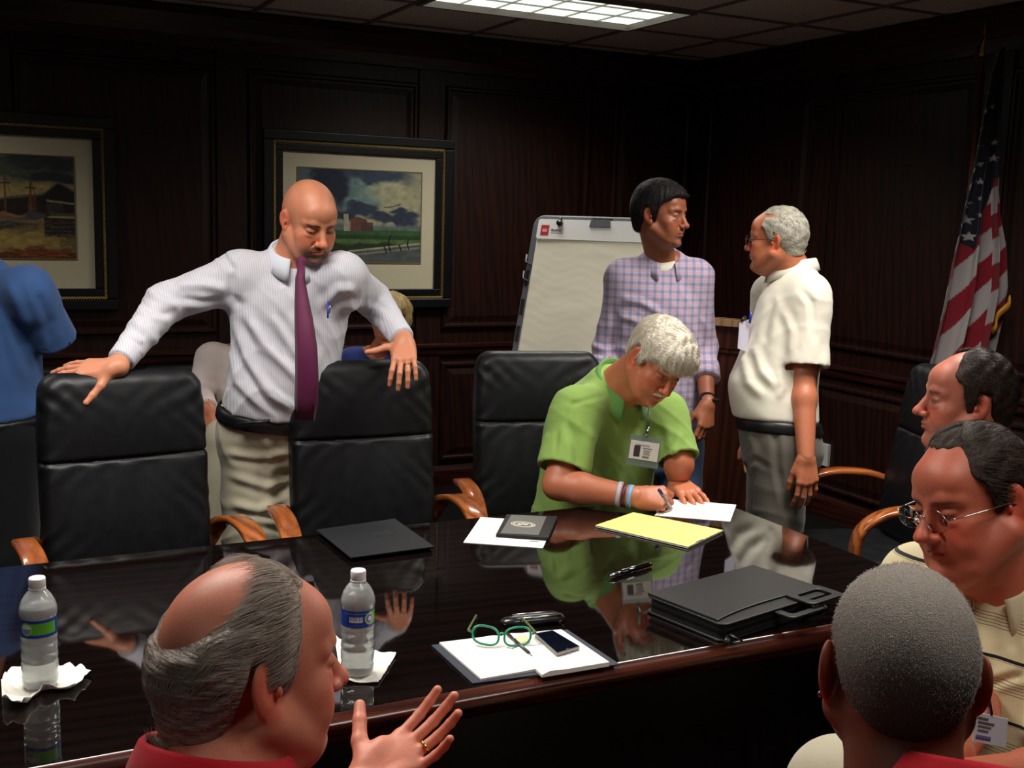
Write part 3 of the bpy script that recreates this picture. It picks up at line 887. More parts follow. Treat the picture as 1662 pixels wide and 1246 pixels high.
def painting_farm(u, v):
    n = fbm(u, v, 7, 3)*.03; n2 = fbm(u, v, 22, 9)
    c = np.tile(np.array([150., 160, 140]), (len(u), 1))
    def put(w, col): c[:] = c*(1-w[:, None])+np.array(col)*w[:, None]
    E = lambda cx, cy, rx, ry, s=.35: 1-smoothstep(1-s, 1+s, np.sqrt(((u+n-cx)/rx)**2+((v+n*1.6-cy)/ry)**2))
    put(E(.62, .35, .5, .5, .5), (178, 172, 138)); put(E(.45, .28, .22, .22, .5), (120, 150, 145)); put(E(.12, .2, .25, .5, .5), (95, 112, 118))
    put(E(.25, .12, .16, .16, .25), (38, 48, 66)); put(E(.62, .03, .26, .085, .3), (62, 76, 96)); put(E(.33, .22, .05, .16, .4), (40, 46, 60))
    put(E(.72, .2, .2, .12, .3)*.6, (190, 186, 150))
    for cx, cy, rx, ry in ((.48, .40, .09, .07), (.55, .44, .10, .08), (.44, .46, .08, .05), (.68, .50, .08, .04), (.82, .44, .08, .03), (.88, .50, .13, .04), (.78, .55, .2, .05), (.35, .5, .1, .05)):
        put(E(cx, cy, rx, ry, .3), (58, 66, 84))
    put(smoothstep(.56, .62, v)*.85, (92, 112, 112))
    put((v+n*.3 > .645)*1.0, (62, 100, 58))
    put((v > .70)*(v < .745)*1.0, (48, 78, 46)); put((v > .745)*(v < .79)*.9, (96, 122, 70)); put((v > .80+n)*1.0, (50, 62, 42)); put((v > .875+n)*1.0, (36, 42, 36))
    rd = .99-.16*u
    put((v > rd-.055)*(v < rd-.035)*(u > .4)*1.0, (176, 172, 140)); put((v > rd-.035)*1.0, (88, 94, 92)); put((v > rd-.01)*(v < rd+.012)*.7, (150, 150, 130))
    put((u > .36)*(u < .40)*(v > .475)*(v < .66)*1.0, (182, 178, 150)); put((u > .40)*(u < .43)*(v > .59)*(v < .66)*1.0, (165, 160, 135))
    put((u > .415)*(u < .55)*(v > .50+.4*np.abs(u-.47))*(v < .66)*1.0, (112, 72, 62)); put((u > .5)*(u < .6)*(v > .56)*(v < .66)*.9, (86, 62, 60))
    for x, y0, y1 in ((.74, .69, .88), (.90, .73, .85), (.70, .82, .9), (.83, .8, .87)): put((np.abs(u-x-.01*np.sin(v*30)) < .006)*(v > y0)*(v < y1)*1.0, (30, 30, 24))
    put((np.abs(v-.37-.02*np.sin(u*20)) < .006)*(u > .69)*(u < .83)*.8, (50, 56, 70))
    return c*(1+.10*n2[:, None])*.92
def painting_harbor(u, v):
    n = fbm(u, v, 6, 13)*.03; n2 = fbm(u, v, 24, 19)
    c = np.tile(np.array([118., 116, 92]), (len(u), 1))
    def put(w, col): c[:] = c*(1-w[:, None])+np.array(col)*w[:, None]
    E = lambda cx, cy, rx, ry, s=.35: 1-smoothstep(1-s, 1+s, np.sqrt(((u+n-cx)/rx)**2+((v+n*1.6-cy)/ry)**2))
    put(smoothstep(.22, .3, v+n)*1.0, (170, 150, 95)); put(E(.8, .05, .3, .1), (58, 66, 66)); put(E(.66, .16, .3, .05), (80, 84, 74)); put(E(.3, .1, .3, .09), (90, 92, 80)); put(E(.86, .2, .16, .05), (50, 58, 60))
    roof = np.interp(u, [0, .45, .80, .90, 1.0], [.40, .43, .36, .24, .32])
    put((v > roof+n*.3)*(v < .58)*1.0, (44, 38, 36)); put((v > roof)*(v < roof+.02)*1.0, (96, 96, 84)); put((u > .82)*(u < .93)*(v > .43)*(v < .56)*.8, (72, 64, 56))
    put((u > .70)*(u < .76)*(v > .38)*(v < .55)*.8, (110, 66, 36)); put((u > .82)*(v > .42+(u-.82)*.15)*(v < .44+(u-.82)*.15)*.9, (150, 150, 110)); put((u > .84)*(v > .55)*(v < .575)*1.0, (76, 90, 58))
    for x, top in ((.56, .18), (.72, .22), (.36, .2), (.18, .25)):
        put((np.abs(u-x) < .006)*(v > top)*(v < .6)*1.0, (112, 76, 50)); put((np.abs(v-top-.09) < .008)*(np.abs(u-x) < .035)*1.0, (90, 62, 44)); put((np.abs(u-x-(v-top)*.18) < .0025)*(v > top)*(v < .55)*.7, (80, 60, 44))
    put((v > .60)*1.0, (146, 124, 72)); put(E(.60, .62, .13, .05, .15), (104, 92, 78)); put((E(.60, .585, .14, .02, .2)), (150, 100, 66)); put(E(.76, .60, .07, .06, .15), (78, 78, 80)); put(E(.35, .62, .1, .05, .15), (90, 84, 76))
    put((u > .80)*(v > .60)*(v < .76+n)*.9, (46, 40, 40)); put(E(.7, .72, .12, .06), (112, 94, 62)); put(E(.5, .70, .2, .05), (66, 60, 54)); put(E(.62, .86, .25, .07), (164, 138, 78))
    put((u > .9)*(v > .76)*.5, (96, 84, 60)); put((v > .93+n)*1.0, (96, 44, 26)); put(E(.78, .95, .2, .03), (120, 60, 34))
    put(((np.sin(v*150+n2*3) > .75)*(v > .62))*.3, (196, 172, 110))
    return c*(1+.10*n2[:, None])*.95
M_FRAME = mat('black_frame', rgb(14, 14, 18), .35, .5); M_GOLD = mat('gold_rope', rgb(150, 124, 66), .42, .5, metal=.5)
M_MAT = mat('cream_mat', rgb(205, 196, 168), .8, .2); M_GLAZE = mat('glazing', (1, 1, 1, 1), .03, .5, trans=1.0, ior=1.2)
def picture(x0, x1, z0, z1, fn, label, pu):
    """x0..z1 = gold rope line; frame reaches .075 further out"""
    t_ = thing('framed_picture', label, 'picture', group=None)
    y = YB-.012
    def ring(name, o0, o1, ya, yb, m, bev=.004):
        bm = bmesh.new()
        X0, X1, Z0, Z1 = x0-o1, x1+o1, z0-o1, z1+o1; w = o1-o0
        for c, s in ((((X0+X1)/2, Z1-w/2), (X1-X0, w)), (((X0+X1)/2, Z0+w/2), (X1-X0, w)), ((X0+w/2, (Z0+Z1)/2), (w, Z1-Z0-2*w)), ((X1-w/2, (Z0+Z1)/2), (w, Z1-Z0-2*w))):
            bx(bm, (c[0], (ya+yb)/2, c[1]), (s[0], abs(ya-yb), s[1]))
        return bm_obj(name, bm, m, t_, bevel=bev)
    fr = ring('frame', .006, .062, y, y-.040, M_FRAME, .008)
    ring('inner_frame', -.048, -.006, y, y-.030, M_FRAME, .005)
    # rope: twisted beads
    V = []; F = []
    per = []
    for (ax, az), (bx_, bz) in (((x0, z1), (x1, z1)), ((x1, z1), (x1, z0)), ((x1, z0), (x0, z0)), ((x0, z0), (x0, z1))):
        L = math.hypot(bx_-ax, bz-az); n = int(L/.0125)
        for i in range(n): per.append((ax+(bx_-ax)*i/n, az+(bz-az)*i/n, math.atan2(bz-az, bx_-ax)))
    for (px, pz, an) in per:
        b = len(V); an2 = an+.75
        for j in range(6):
            for s_ in (-1, 1):
                th = PI*j/5
                l = .0085*s_; r = .0042
                V.append((px+l*math.cos(an2)-r*math.cos(th)*math.sin(an2), y-.030-r*math.sin(th)*1.4, pz+l*math.sin(an2)+r*math.cos(th)*math.cos(an2)))
        for j in range(5): F.append((b+2*j, b+2*j+1, b+2*j+3, b+2*j+2))
    mesh_obj('gold_rope', V, F, M_GOLD, t_)
    ring('rope_bed', -.007, .007, y, y-.028, M_GOLD, 0)
    i_ = .046
    box('mat_board', (x0+i_, y-.012, z0+i_), (x1-i_, y-.002, z1-i_), M_MAT, t_)
    mx0, mx1, mz0, mz1 = x0+pu[0]*(x1-x0), x0+pu[1]*(x1-x0), z1-pu[3]*(z1-z0), z1-pu[2]*(z1-z0)
    paint_grid('painting', mx0, mx1, mz0, mz1, y-.014, fn, t_)
    bm = bmesh.new()
    for c, s in ((((mx0+mx1)/2, mz1+.003), (mx1-mx0+.012, .006)), (((mx0+mx1)/2, mz0-.003), (mx1-mx0+.012, .006)), ((mx0-.003, (mz0+mz1)/2), (.006, mz1-mz0)), ((mx1+.003, (mz0+mz1)/2), (.006, mz1-mz0))):
        bx(bm, (c[0], y-.0145, c[1]), (s[0], .004, s[1]))
    bm_obj('mat_bevel', bm, mat('bevel_edge', rgb(120, 104, 70), .6), t_)
    return t_
picture(1.572, 2.560, 1.150, 1.992, painting_farm, 'framed watercolour of a red barn and storm clouds over green fields, behind the bald man', (.136, .865, .16, .765))
picture(-.285, .702, 1.155, 1.995, painting_harbor, 'framed watercolour of sailing boats beside a dark harbour shed, at the left edge', (.136, .70+.16, .17, .765))
# ------------------------------------------------------------------ conference table
M_TOP = wood_mat('table_top', rgb(9, 6, 6), rgb(17, 10, 9), .035, axis='X', spec=.9); set_in(M_TOP.node_tree.nodes['Principled BSDF'], 'IOR', 1.62)
for l_ in list(M_TOP.node_tree.links):
    if l_.to_socket.name == 'Normal': M_TOP.node_tree.links.remove(l_)
M_EDGE = wood_mat('table_edge', rgb(38, 14, 10), rgb(76, 32, 20), .20, axis='X', coat=.2)
TX0, TX1, TY0, TY1, TZ = -1.75, 2.17, 1.76, 2.87, .75
def rrect(x0, x1, y0, y1, r, ins=0, n=8):
    x0 += ins; x1 -= ins; y0 += ins; y1 -= ins; r = max(r-ins, .005); P = []
    for cx, cy, a0 in ((x1-r, y1-r, 0), (x0+r, y1-r, PI/2), (x0+r, y0+r, PI), (x1-r, y0+r, 1.5*PI)):
        for i in range(n+1): a = a0+PI/2*i/n; P.append((cx+r*math.cos(a), cy+r*math.sin(a)))
    return P
tb = thing('conference_table', 'long dark glossy conference table with a moulded reddish wood edge', 'table')
prof = [(.030, TZ-.062), (.022, TZ-.060), (.014, TZ-.050), (.012, TZ-.042), (.004, TZ-.038), (-.002, TZ-.030), (-.003, TZ-.020), (.002, TZ-.012), (.010, TZ-.008), (.016, TZ-.004), (.020, TZ-.001)]
V = []; F = []; N_ = None
for ins, z in prof:
    P = rrect(TX0, TX1, TY0, TY1, .09, ins); N_ = len(P); V += [(x, y, z) for x, y in P]
for i in range(len(prof)-1):
    for j in range(N_): F.append((i*N_+j, i*N_+(j+1) % N_, (i+1)*N_+(j+1) % N_, (i+1)*N_+j))
F.append(tuple(range(N_))[::-1]); F.append(tuple(range((len(prof)-1)*N_, len(prof)*N_)))
mesh_obj('edge_moulding', V, F, M_EDGE, tb)
P = rrect(TX0, TX1, TY0, TY1, .09, .020); V = [(x, y, TZ-.004) for x, y in P]+[(x, y, TZ) for x, y in P]; n = len(P)
mesh_obj('table_top', V, [(j, (j+1) % n, n+(j+1) % n, n+j) for j in range(n)]+[tuple(range(n, 2*n)), tuple(range(n))[::-1]], M_TOP, tb, smooth=False)
M_PED = wood_mat('pedestal', rgb(12, 7, 6), rgb(22, 11, 9), .4)
for x0_, x1_ in ((-1.55, -.30), (.0, 1.94)):
    box('pedestal', (x0_, 1.93, .06), (x1_, 2.62, TZ-.06), M_PED, tb, bevel=.006)
    box('plinth', (x0_-.02, 1.91, 0), (x1_+.02, 2.64, .07), M_PED, tb, bevel=.006)
box('modesty_panel', (-.30, 2.30, .18), (.0, 2.33, TZ-.06), M_PED, tb)
# ------------------------------------------------------------------ leather chairs
M_LEATHER = mat('black_leather', rgb(11, 12, 16), .46, .36); t = NT(M_LEATHER)
nz = t.n('ShaderNodeTexVoronoi', i_Scale=600.0); t.l(coords(t), nz.inputs[0])
n2 = t.n('ShaderNodeTexNoise', i_Scale=26.0, i_Detail=5.0, i_Distortion=1.0); t.l(coords(t), n2.inputs[0])
t.l(t.math('MULTIPLY_ADD', n2.outputs[0], .20, .36), t.b.inputs['Roughness'])
t.bump(t.math('ADD', t.math('MULTIPLY', nz.outputs[0], .25), t.math('MULTIPLY', n2.outputs[0], .5)), .12, .002)
M_ARM = wood_mat('bent_wood', rgb(112, 52, 22), rgb(172, 96, 46), .25, axis='Y', coat=.6)
M_STEEL = mat('steel', rgb(150, 150, 155), .25, .5, metal=1.0)
def chair_back_field():
    F = Field(); w, zt, zb = .235, 1.145, .50
    lean = lambda z: .10*((z-.5)/.64)                          # backrest leans back (toward -y is front)
    def f(P):
        z = P[:, 2]; y = P[:, 1]-lean(z); x = P[:, 0]
        ww = w-.020*smoothstep(.62, .46, z)-.010*smoothstep(.95, 1.15, z)
        qx = np.abs(x)-(ww-.055); qz = np.abs(z-(zt+zb)/2)-((zt-zb)/2-.055)
        e = np.sqrt(np.maximum(qx, 0)**2+np.maximum(qz, 0)**2)+np.minimum(np.maximum(qx, qz), 0)-.055
        th = .046+.010*np.cos(x/w*1.3)-.012*(1-smoothstep(.45, .6, z))
        ey = np.abs(y-0)-(th-.030)
        return np.sqrt(np.maximum(e+.030, 0)**2+np.maximum(ey, 0)**2)-.030+np.minimum(np.maximum(e+.030, ey), 0)
    F._add('add', f, (-.26, -.12, .42), (.26, .22, 1.2), .01)
    zs = .905
    def d(P):
        x, y, z = P.T; fr = smoothstep(.01, -.02, y-lean(z))
        s = -.0009-.010*np.exp(-((z-zs-.012*x)/.0050)**2)
        up = np.clip((z-zs)/.27, 0, 1); dn = np.clip((zs-z)/.36, 0, 1)
        s += .016*np.sin(PI*np.clip(up*.9+.08, 0, 1))*(z > zs)*(1-(x/.235)**4)+.012*np.sin(PI*np.clip(dn*.9+.06, 0, 1))*(z <= zs)*(1-(x/.235)**4)
        w1 = np.sin(x*46+2.2*np.sin(x*13+1)+dn*3)*np.exp(-dn*2.6)*(z < zs)*.0030*smoothstep(0, .06, dn)
        corner = np.minimum(np.abs(x-.22), np.abs(x+.22))
        w2 = np.sin((np.abs(x)*1.0+(z-zs)*.75)*95+1.5*np.sin(z*30+x*9))*np.exp(-corner*16)*.0018
        w3 = np.sin((np.abs(x)*.9-(z-1.10)*1.2)*80+np.sin(x*22)*1.4)*np.exp(-((z-1.08)/.05)**2)*np.exp(-corner*8)*.0025
        w4 = 0
        return -(s+w1+w2+w3+w4)*fr*1.0
    F.disp(d)
    # piping seams along the sides
    return F
CB_V, CB_F = chair_back_field().mesh(.0055)
def seat_mesh():
    F = Field()
    def f(P):
        q = np.abs(P-np.array([0, -.19, .455]))-np.array([.235-.045, .245-.045, .055-.045])
        return np.sqrt((np.maximum(q, 0)**2).sum(1))+np.minimum(q.max(1), 0)-.045
    F._add('add', f, (-.25, -.45, .39), (.25, .07, .52), .01)
    F.disp(lambda P: -.004*np.sin(P[:, 0]*26+2*np.sin(P[:, 1]*20))*np.sin(P[:, 1]*22))
    return F.mesh(.009)
CS_V, CS_F = seat_mesh()
chair_proto = []
def make_chair(label, x, y, rz, group='black leather conference chairs', h=0.0):
    if chair_proto:
        src = chair_proto[0]; e = src.copy(); COL.objects.link(e)
        for ch in list(src.children):
            c = ch.copy(); COL.objects.link(c); c.parent = e
            for g in ch.children:
                k = g.copy(); COL.objects.link(k); k.parent = c
    else:
        e = thing('conference_chair', label, 'chair')
        mesh_obj('backrest', CB_V, CB_F, M_LEATHER, e); mesh_obj('seat', CS_V, CS_F, M_LEATHER, e)
        for s in (-1, 1):
            # bent laminated arm: from the back, forward, curving down to the seat front
            pts = [(.225, .06, .60), (.268, .035, .675), (.290, -.03, .702), (.292, -.12, .712), (.290, -.20, .710), (.288, -.27, .692), (.286, -.325, .650), (.284, -.345, .59), (.280, -.34, .52), (.268, -.31, .465), (.240, -.25, .440)]
            sp = []
            PP = np.array(pts)
            for i in range(len(PP)-1):
                p0, p1, p2, p3 = PP[max(i-1, 0)], PP[i], PP[i+1], PP[min(i+2, len(PP)-1)]
                for tt in np.linspace(0, 1, 5, endpoint=False):
                    sp.append(.5*((2*p1)+(-p0+p2)*tt+(2*p0-5*p1+4*p2-p3)*tt**2+(-p0+3*p1-3*p2+p3)*tt**3))
            sp.append(PP[-1]); sp = np.array(sp); sp[:, 0] *= s
            Vv = []; Ff = []
            for i in range(len(sp)):
                tn = nrm(sp[min(i+1, len(sp)-1)]-sp[max(i-1, 0)]); side_ = np.array([1., 0, 0]); up_ = nrm(np.cross(side_, tn)); sd = np.cross(tn, up_)
                for a, b in ((-1, .6), (-.85, 1), (.85, 1), (1, .6), (1, -.6), (.85, -1), (-.85, -1), (-1, -.6)): Vv.append(sp[i]+sd*a*.031+up_*b*.0105)
            for i in range(len(sp)-1):
                for j in range(8): Ff.append((i*8+j, i*8+(j+1) % 8, (i+1)*8+(j+1) % 8, (i+1)*8+j))
            Ff.append(tuple(range(8))); Ff.append(tuple(range((len(sp)-1)*8, len(sp)*8)))
            mesh_obj('armrest', Vv, Ff, M_ARM, e)
        box('mechanism', (-.10, -.30, .36), (.10, .0, .41), M_BLACKP, e, bevel=.01)
        tube('back_bracket', [(0, -.05, .385), (0, .10, .40), (0, .14, .47), (0, .13, .62)], .018, M_BLACKP, e)
        lathe('column', [(.028, .10), (.028, .26), (.020, .26), (.020, .37)], M_BLACKP, e, n=20, loc=(0, -.17, 0))
        for k in range(5):
            a = 2*PI*k/5+.3; c, s_ = math.cos(a), math.sin(a)
            tube('base_leg', [(.02*c, -.17+.02*s_, .115), (.17*c, -.17+.17*s_, .105), (.30*c, -.17+.30*s_, .080)], .02, M_BLACKP, e, rs=[.026, .022, .015])
            w_ = tube('caster', [(.30*c-.012*s_, -.17+.30*s_+.012*c, .028), (.30*c+.012*s_, -.17+.30*s_-.012*c, .028)], .028, M_BLACKP, e, n=16)
        chair_proto.append(e)
    e['label'] = label; e['category'] = 'chair'; e['group'] = group
    e.location = (x, y, h); e.rotation_euler = (0, 0, rz)
    return e
make_chair('black leather chair under the bald man\'s outstretched right hand, leftmost of the row', .435, 3.27, R_(4))
make_chair('empty black leather chair in the middle of the row, bald man\'s left hand on it', 1.17, 3.33, R_(-6))
make_chair('black leather chair in which the man in the green polo sits', 1.86, 3.42, R_(-14))
make_chair('empty black leather chair at the right end of the table, beside the white-haired standing man', 3.06, 2.80, R_(-110), h=-.01)
# ------------------------------------------------------------------ flip chart
phi, tau = R_(28), R_(17)
rr = nrm(np.array([RT[0], RT[1], 0])); ff = nrm(np.array([FWD[0], FWD[1], 0]))
tx = math.cos(phi)*rr-math.sin(phi)*ff; nb_ = math.sin(phi)*rr+math.cos(phi)*ff
ez = math.cos(tau)*np.array([0, 0, 1.])+math.sin(tau)*nb_; ey = np.cross(ez, tx)        # ey points to the back of the board
TL = atc(872, 351, 5.32)
BO = TL+tx*.355-ez*.95                                                                   # board centre bottom
BM = np.stack([tx, ey, ez], 1)
M_EASEL = mat('grey_plastic', rgb(100, 103, 110), .5, .4)
M_PAPER = mat('flipchart_paper', rgb(246, 240, 218), .85, .2); M_WHITE = mat('white_card', rgb(246, 246, 242), .7, .3)
M_REDP = mat('red_print', rgb(190, 36, 48), .6); M_GREYP = mat('grey_print', rgb(110, 110, 112), .6)
ea = thing('flip_chart', 'grey plastic flip chart easel with a cream paper pad and white header, behind the men', 'flip chart')
def bw(p): return BO+BM @ np.array(p, float)
def bmesh_w(name, pts, th, m, parent, smooth=False, y0=0.0, bevel=0):
    """flat polygon (x, z) of the board plane, thickness th toward the viewer"""
    n = len(pts); V = [bw((x, y0, z)) for x, z in pts]+[bw((x, y0-th, z)) for x, z in pts]
    F = [tuple(range(n, 2*n)), tuple(range(n))[::-1]]+[(i, (i+1) % n, n+(i+1) % n, n+i) for i in range(n)]
    o = mesh_obj(name, V, F, m, parent, smooth=smooth)
    if bevel:
        b = o.modifiers.new('b', 'BEVEL'); b.width = bevel; b.segments = 2; b.limit_method = 'ANGLE'
    return o
out = rrect(-.355, .355, 0, .95, .055)
bmesh_w('board', out, .03, M_EASEL, ea, bevel=.008)
# side mouldings and clips
for s in (-1, 1):
    for z in (.60, .46, .33):
        bmesh_w('side_slot', [(s*.338-.008, z), (s*.338+.008, z), (s*.338+.008, z+.075), (s*.338-.008, z+.075)], .004, M_BLACKP, ea, y0=-.029)
    for z in (.70, .62): tube('tray_clip', [bw((s*.325, -.03, z)), bw((s*.352, -.045, z+.012)), bw((s*.358, -.032, z+.05))], .005, M_EASEL, ea, n=6)
# paper pad with gentle ripples
nx, nz2 = 60, 110; V = []; F = []
for i in range(nx+1):
    for j in range(nz2+1):
        x = -.318+.636*i/nx; z = .03+.80*j/nz2
        rip = .0005*math.sin(z*62+2.6*math.sin(x*11+z*9)+1.6*math.sin(x*23+z*5))*(.5+.5*math.sin(x*9+z*17))+.00015*math.sin(z*150+3*math.sin(x*26))
        V.append(bw((x, -.036+rip-.004*math.sin(PI*i/nx), z)))
for i in range(nx):
    for j in range(nz2): a = i*(nz2+1)+j; F.append((a, a+nz2+1, a+nz2+2, a+1))
mesh_obj('paper_sheet', V, np.array(F), M_PAPER, ea).modifiers.new('t', 'SOLIDIFY').thickness = .002
bmesh_w('pad_block', [(-.318, .03), (.318, .03), (.318, .835), (-.318, .835)], .004, M_WHITE, ea, y0=-.030)
hd = bmesh_w('pad_header', rrect(-.320, .320, .828, .925, .012), .006, M_WHITE, ea, y0=-.038)
bmesh_w('red_logo', [(-.300, .845), (-.258, .845), (-.258, .895), (-.300, .895)], .0006, M_REDP, hd, y0=-.0442)
for x in (-.205, .205):
    V, F2 = tube_geo([bw((x, -.044, .905)), bw((x, -.060, .905))], .014, 16); mesh_obj('hook', V, F2, M_BLACKP, ea)
    V, F2 = tube_geo([bw((x, -.050, .90)), bw((x, -.050, .935))], .008, 8); mesh_obj('hook_stem', V, F2, M_BLACKP, ea)
bmesh_w('handle_plate', [(-.052, .893), (.052, .893), (.046, .928), (-.046, .928)], .005, M_EASEL, ea, y0=-.0445)
bmesh_w('handle_slot', [(-.05, .925), (.05, .925), (.05, .938), (-.05, .938)], .004, M_BLACKP, ea, y0=-.0285)
PINKP = mat('pale_pink', rgb(238, 170, 172), .6)
bmesh_w('logo_bar', [(-.291, .862), (-.267, .862), (-.267, .877), (-.291, .877)], .0006, PINKP, hd, y0=-.0448)
for i, (w_, h_) in enumerate(((.009, .012), (.008, .009), (.009, .010), (.006, .012), (.008, .009))):
    bmesh_w('header_print', [(-.246+.0105*i, .866), (-.246+.0105*i+w_, .866), (-.246+.0105*i+w_, .866+h_), (-.246+.0105*i, .866+h_)], .0006, M_GREYP, hd, y0=-.0442)
bmesh_w('header_line', [(-.246, .858), (-.185, .858), (-.185, .860), (-.246, .860)], .0006, M_GREYP, hd, y0=-.0442)
for s in (-1, 1):
    V, F2 = tube_geo([bw((s*.30, .02, .02)), bw((s*.31, .06, -.30)), np.append(bw((s*.33, .08, -.5))[:2], 0.0)], .014, 8); mesh_obj('leg', V, F2, M_EASEL, ea)
pb = bw((0, .02, .80)); V, F2 = tube_geo([pb, np.append((pb+nb_*.42)[:2], 0.0)], .014, 8); mesh_obj('leg', V, F2, M_EASEL, ea)
# ------------------------------------------------------------------ lectern
M_LECT = wood_mat('lectern_wood', rgb(58, 28, 17), rgb(104, 54, 32), .4)
le = thing('lectern', 'reddish wood lectern with a slanted top between the two standing men', 'lectern')
lo_ = atc(1178, 640, 4.95); lx, ly = lo_[0], lo_[1]
def lbox(name, lo, hi, m, bevel=.004):
    o = box(name, lo, hi, m, le, bevel=bevel); return o
Z_ = 1.08
lbox('body', (-.21, -.19, .05), (.21, .19, Z_), M_LECT); lbox('plinth', (-.23, -.21, 0), (.23, .21, .06), M_LECT)
bm = bmesh.new(); vs = bx(bm, (0, 0, 0), (.50, .46, .022), Matrix.Rotation(R_(16), 4, 'X')); o = bm_obj('reading_top', bm, M_LECT, le, bevel=.004); o.location = (0, 0, Z_+.065)
bm = bmesh.new(); bx(bm, (0, 0, 0), (.50, .012, .030)); o = bm_obj('top_ledge', bm, wood_mat('ledge_wood', rgb(150, 110, 74), rgb(190, 150, 108), .4), le); o.location = (0, .225, Z_+.118)
lbox('top_box', (-.22, -.20, Z_-.02), (.22, .20, Z_+.012), M_LECT); lbox('front_fascia', (-.22, .185, Z_), (.22, .205, Z_+.115), M_LECT)
le.location = (lx+.10, ly+.12, 0); le.rotation_euler = (0, 0, R_(180-62))
# ------------------------------------------------------------------ flag
M_FLAG = mat('flag_cloth', (1, 1, 1, 1), .8, .2, sheen=.2); t = NT(M_FLAG)
c = t.n('ShaderNodeVertexColor', layer_name='Col'); t.l(c.outputs[0], t.b.inputs['Base Color'])
nz = t.n('ShaderNodeTexNoise', i_Scale=700.0); t.l(coords(t), nz.inputs[0]); t.bump(nz.outputs[0], .2, .001)
M_BRASS = mat('brass', rgb(190, 145, 60), .3, .5, metal=.9)
fl = thing('flag', 'American flag with gold fringe hanging furled on a pole by the right wall', 'flag')
pole = atx(1597, 60, 4.08)
PX, PY = pole[0], pole[1]
tube('pole', [(PX, PY, .05), (PX, PY, 2.38)], .013, wood_mat('pole_wood', rgb(50, 26, 14), rgb(84, 46, 26), .3), fl, n=14)
lathe('finial', [(.010, 0), (.016, .01), (.010, .02), (.008, .05), (.014, .06), (.008, .075), (.004, .11), (.001, .16)], M_BRASS, fl, n=16, loc=(PX, PY, 2.38))
lathe('stand', [(.15, 0), (.15, .02), (.13, .035), (.05, .05), (.025, .07), (.022, .16)], M_BRASS, fl, n=32, loc=(PX, PY, 0))
# outline traced as world heights / horizontal reach along the wall direction
ht = nrm(np.array([RT[0], RT[1], 0]))
def hcoord(px, py):
    p = atc(px, py, float(((np.array([PX, PY, 1.5])-CAMP) @ FWD)))
    return ((p-np.array([PX, PY, 0])) @ ht), p[2]
Lc = np.array([hcoord(*p) for p in ((1592, 88), (1580, 130), (1572, 190), (1564, 250), (1553, 310), (1543, 365), (1531, 425), (1521, 500), (1505, 590), (1492, 680), (1485, 760))])
Rc = np.array([hcoord(*p) for p in ((1600, 88), (1603, 130), (1604, 190), (1607, 250), (1609, 310), (1614, 350), (1626, 400), (1633, 465), (1628, 520), (1618, 590), (1612, 680), (1606, 760))])
ZT, ZB = Lc[0, 1], Lc[-1, 1]+.05
nz_, nu = 430, 130
zz = np.linspace(ZT, ZB, nz_); uu = np.linspace(0, 1, nu)
hl = np.interp(-zz, -Lc[:, 1], Lc[:, 0]); hr = np.interp(-zz, -Rc[:, 1], Rc[:, 0])
Zg, Ug = np.meshgrid(zz, uu, indexing='ij'); tt_ = (ZT-Zg)/(ZT-ZB)
wd = (hr-hl)[:, None]
Hh = hl[:, None]+wd*(Ug+.035*np.sin(Ug*2*PI*3.0+tt_*1.5))
dep = (.05+.05*tt_)*np.sin(Ug*2*PI*2.6+.9+1.1*tt_)*.45+.012*np.sin(Ug*2*PI*6+tt_*5)
nrmv = np.cross(ht, (0, 0, 1.)); 
Pf = np.array([PX, PY, 0])[None, None]+Hh[..., None]*ht+dep[..., None]*nrmv*1.0-nrmv*0.0+Zg[..., None]*np.array([0, 0, 1.])-ff*.045
V = Pf.reshape(-1, 3); i, j = np.meshgrid(np.arange(nz_-1), np.arange(nu-1), indexing='ij'); a = (i*nu+j).ravel()
F = np.stack([a, a+1, a+nu+1, a+nu], 1)
h_ = Hh.ravel(); z_ = Zg.ravel(); u_ = Ug.ravel()
red, whi, blu = np.array(rgb(122, 20, 34)[:3]), np.array(rgb(158, 150, 150)[:3]), np.array(rgb(14, 17, 34)[:3])  # flag tones darkened: the shade it hangs in is put into the colour
def HZ(cx, cy): return hcoord(1440+cx/2.225, 40+cy/2.225)
sc_ = 1/2.225/1800*4.9
ph = (z_*1.0-1.45*h_)                                     # bands climb to the right
ref = HZ(240, 935); ph0 = ref[1]-1.45*ref[0]; half = 105*sc_
k_ = np.floor((ph-ph0)/half+.5+.55*(u_ > .70)).astype(int)
col = np.where((k_ % 2 == 0)[:, None], whi, red)
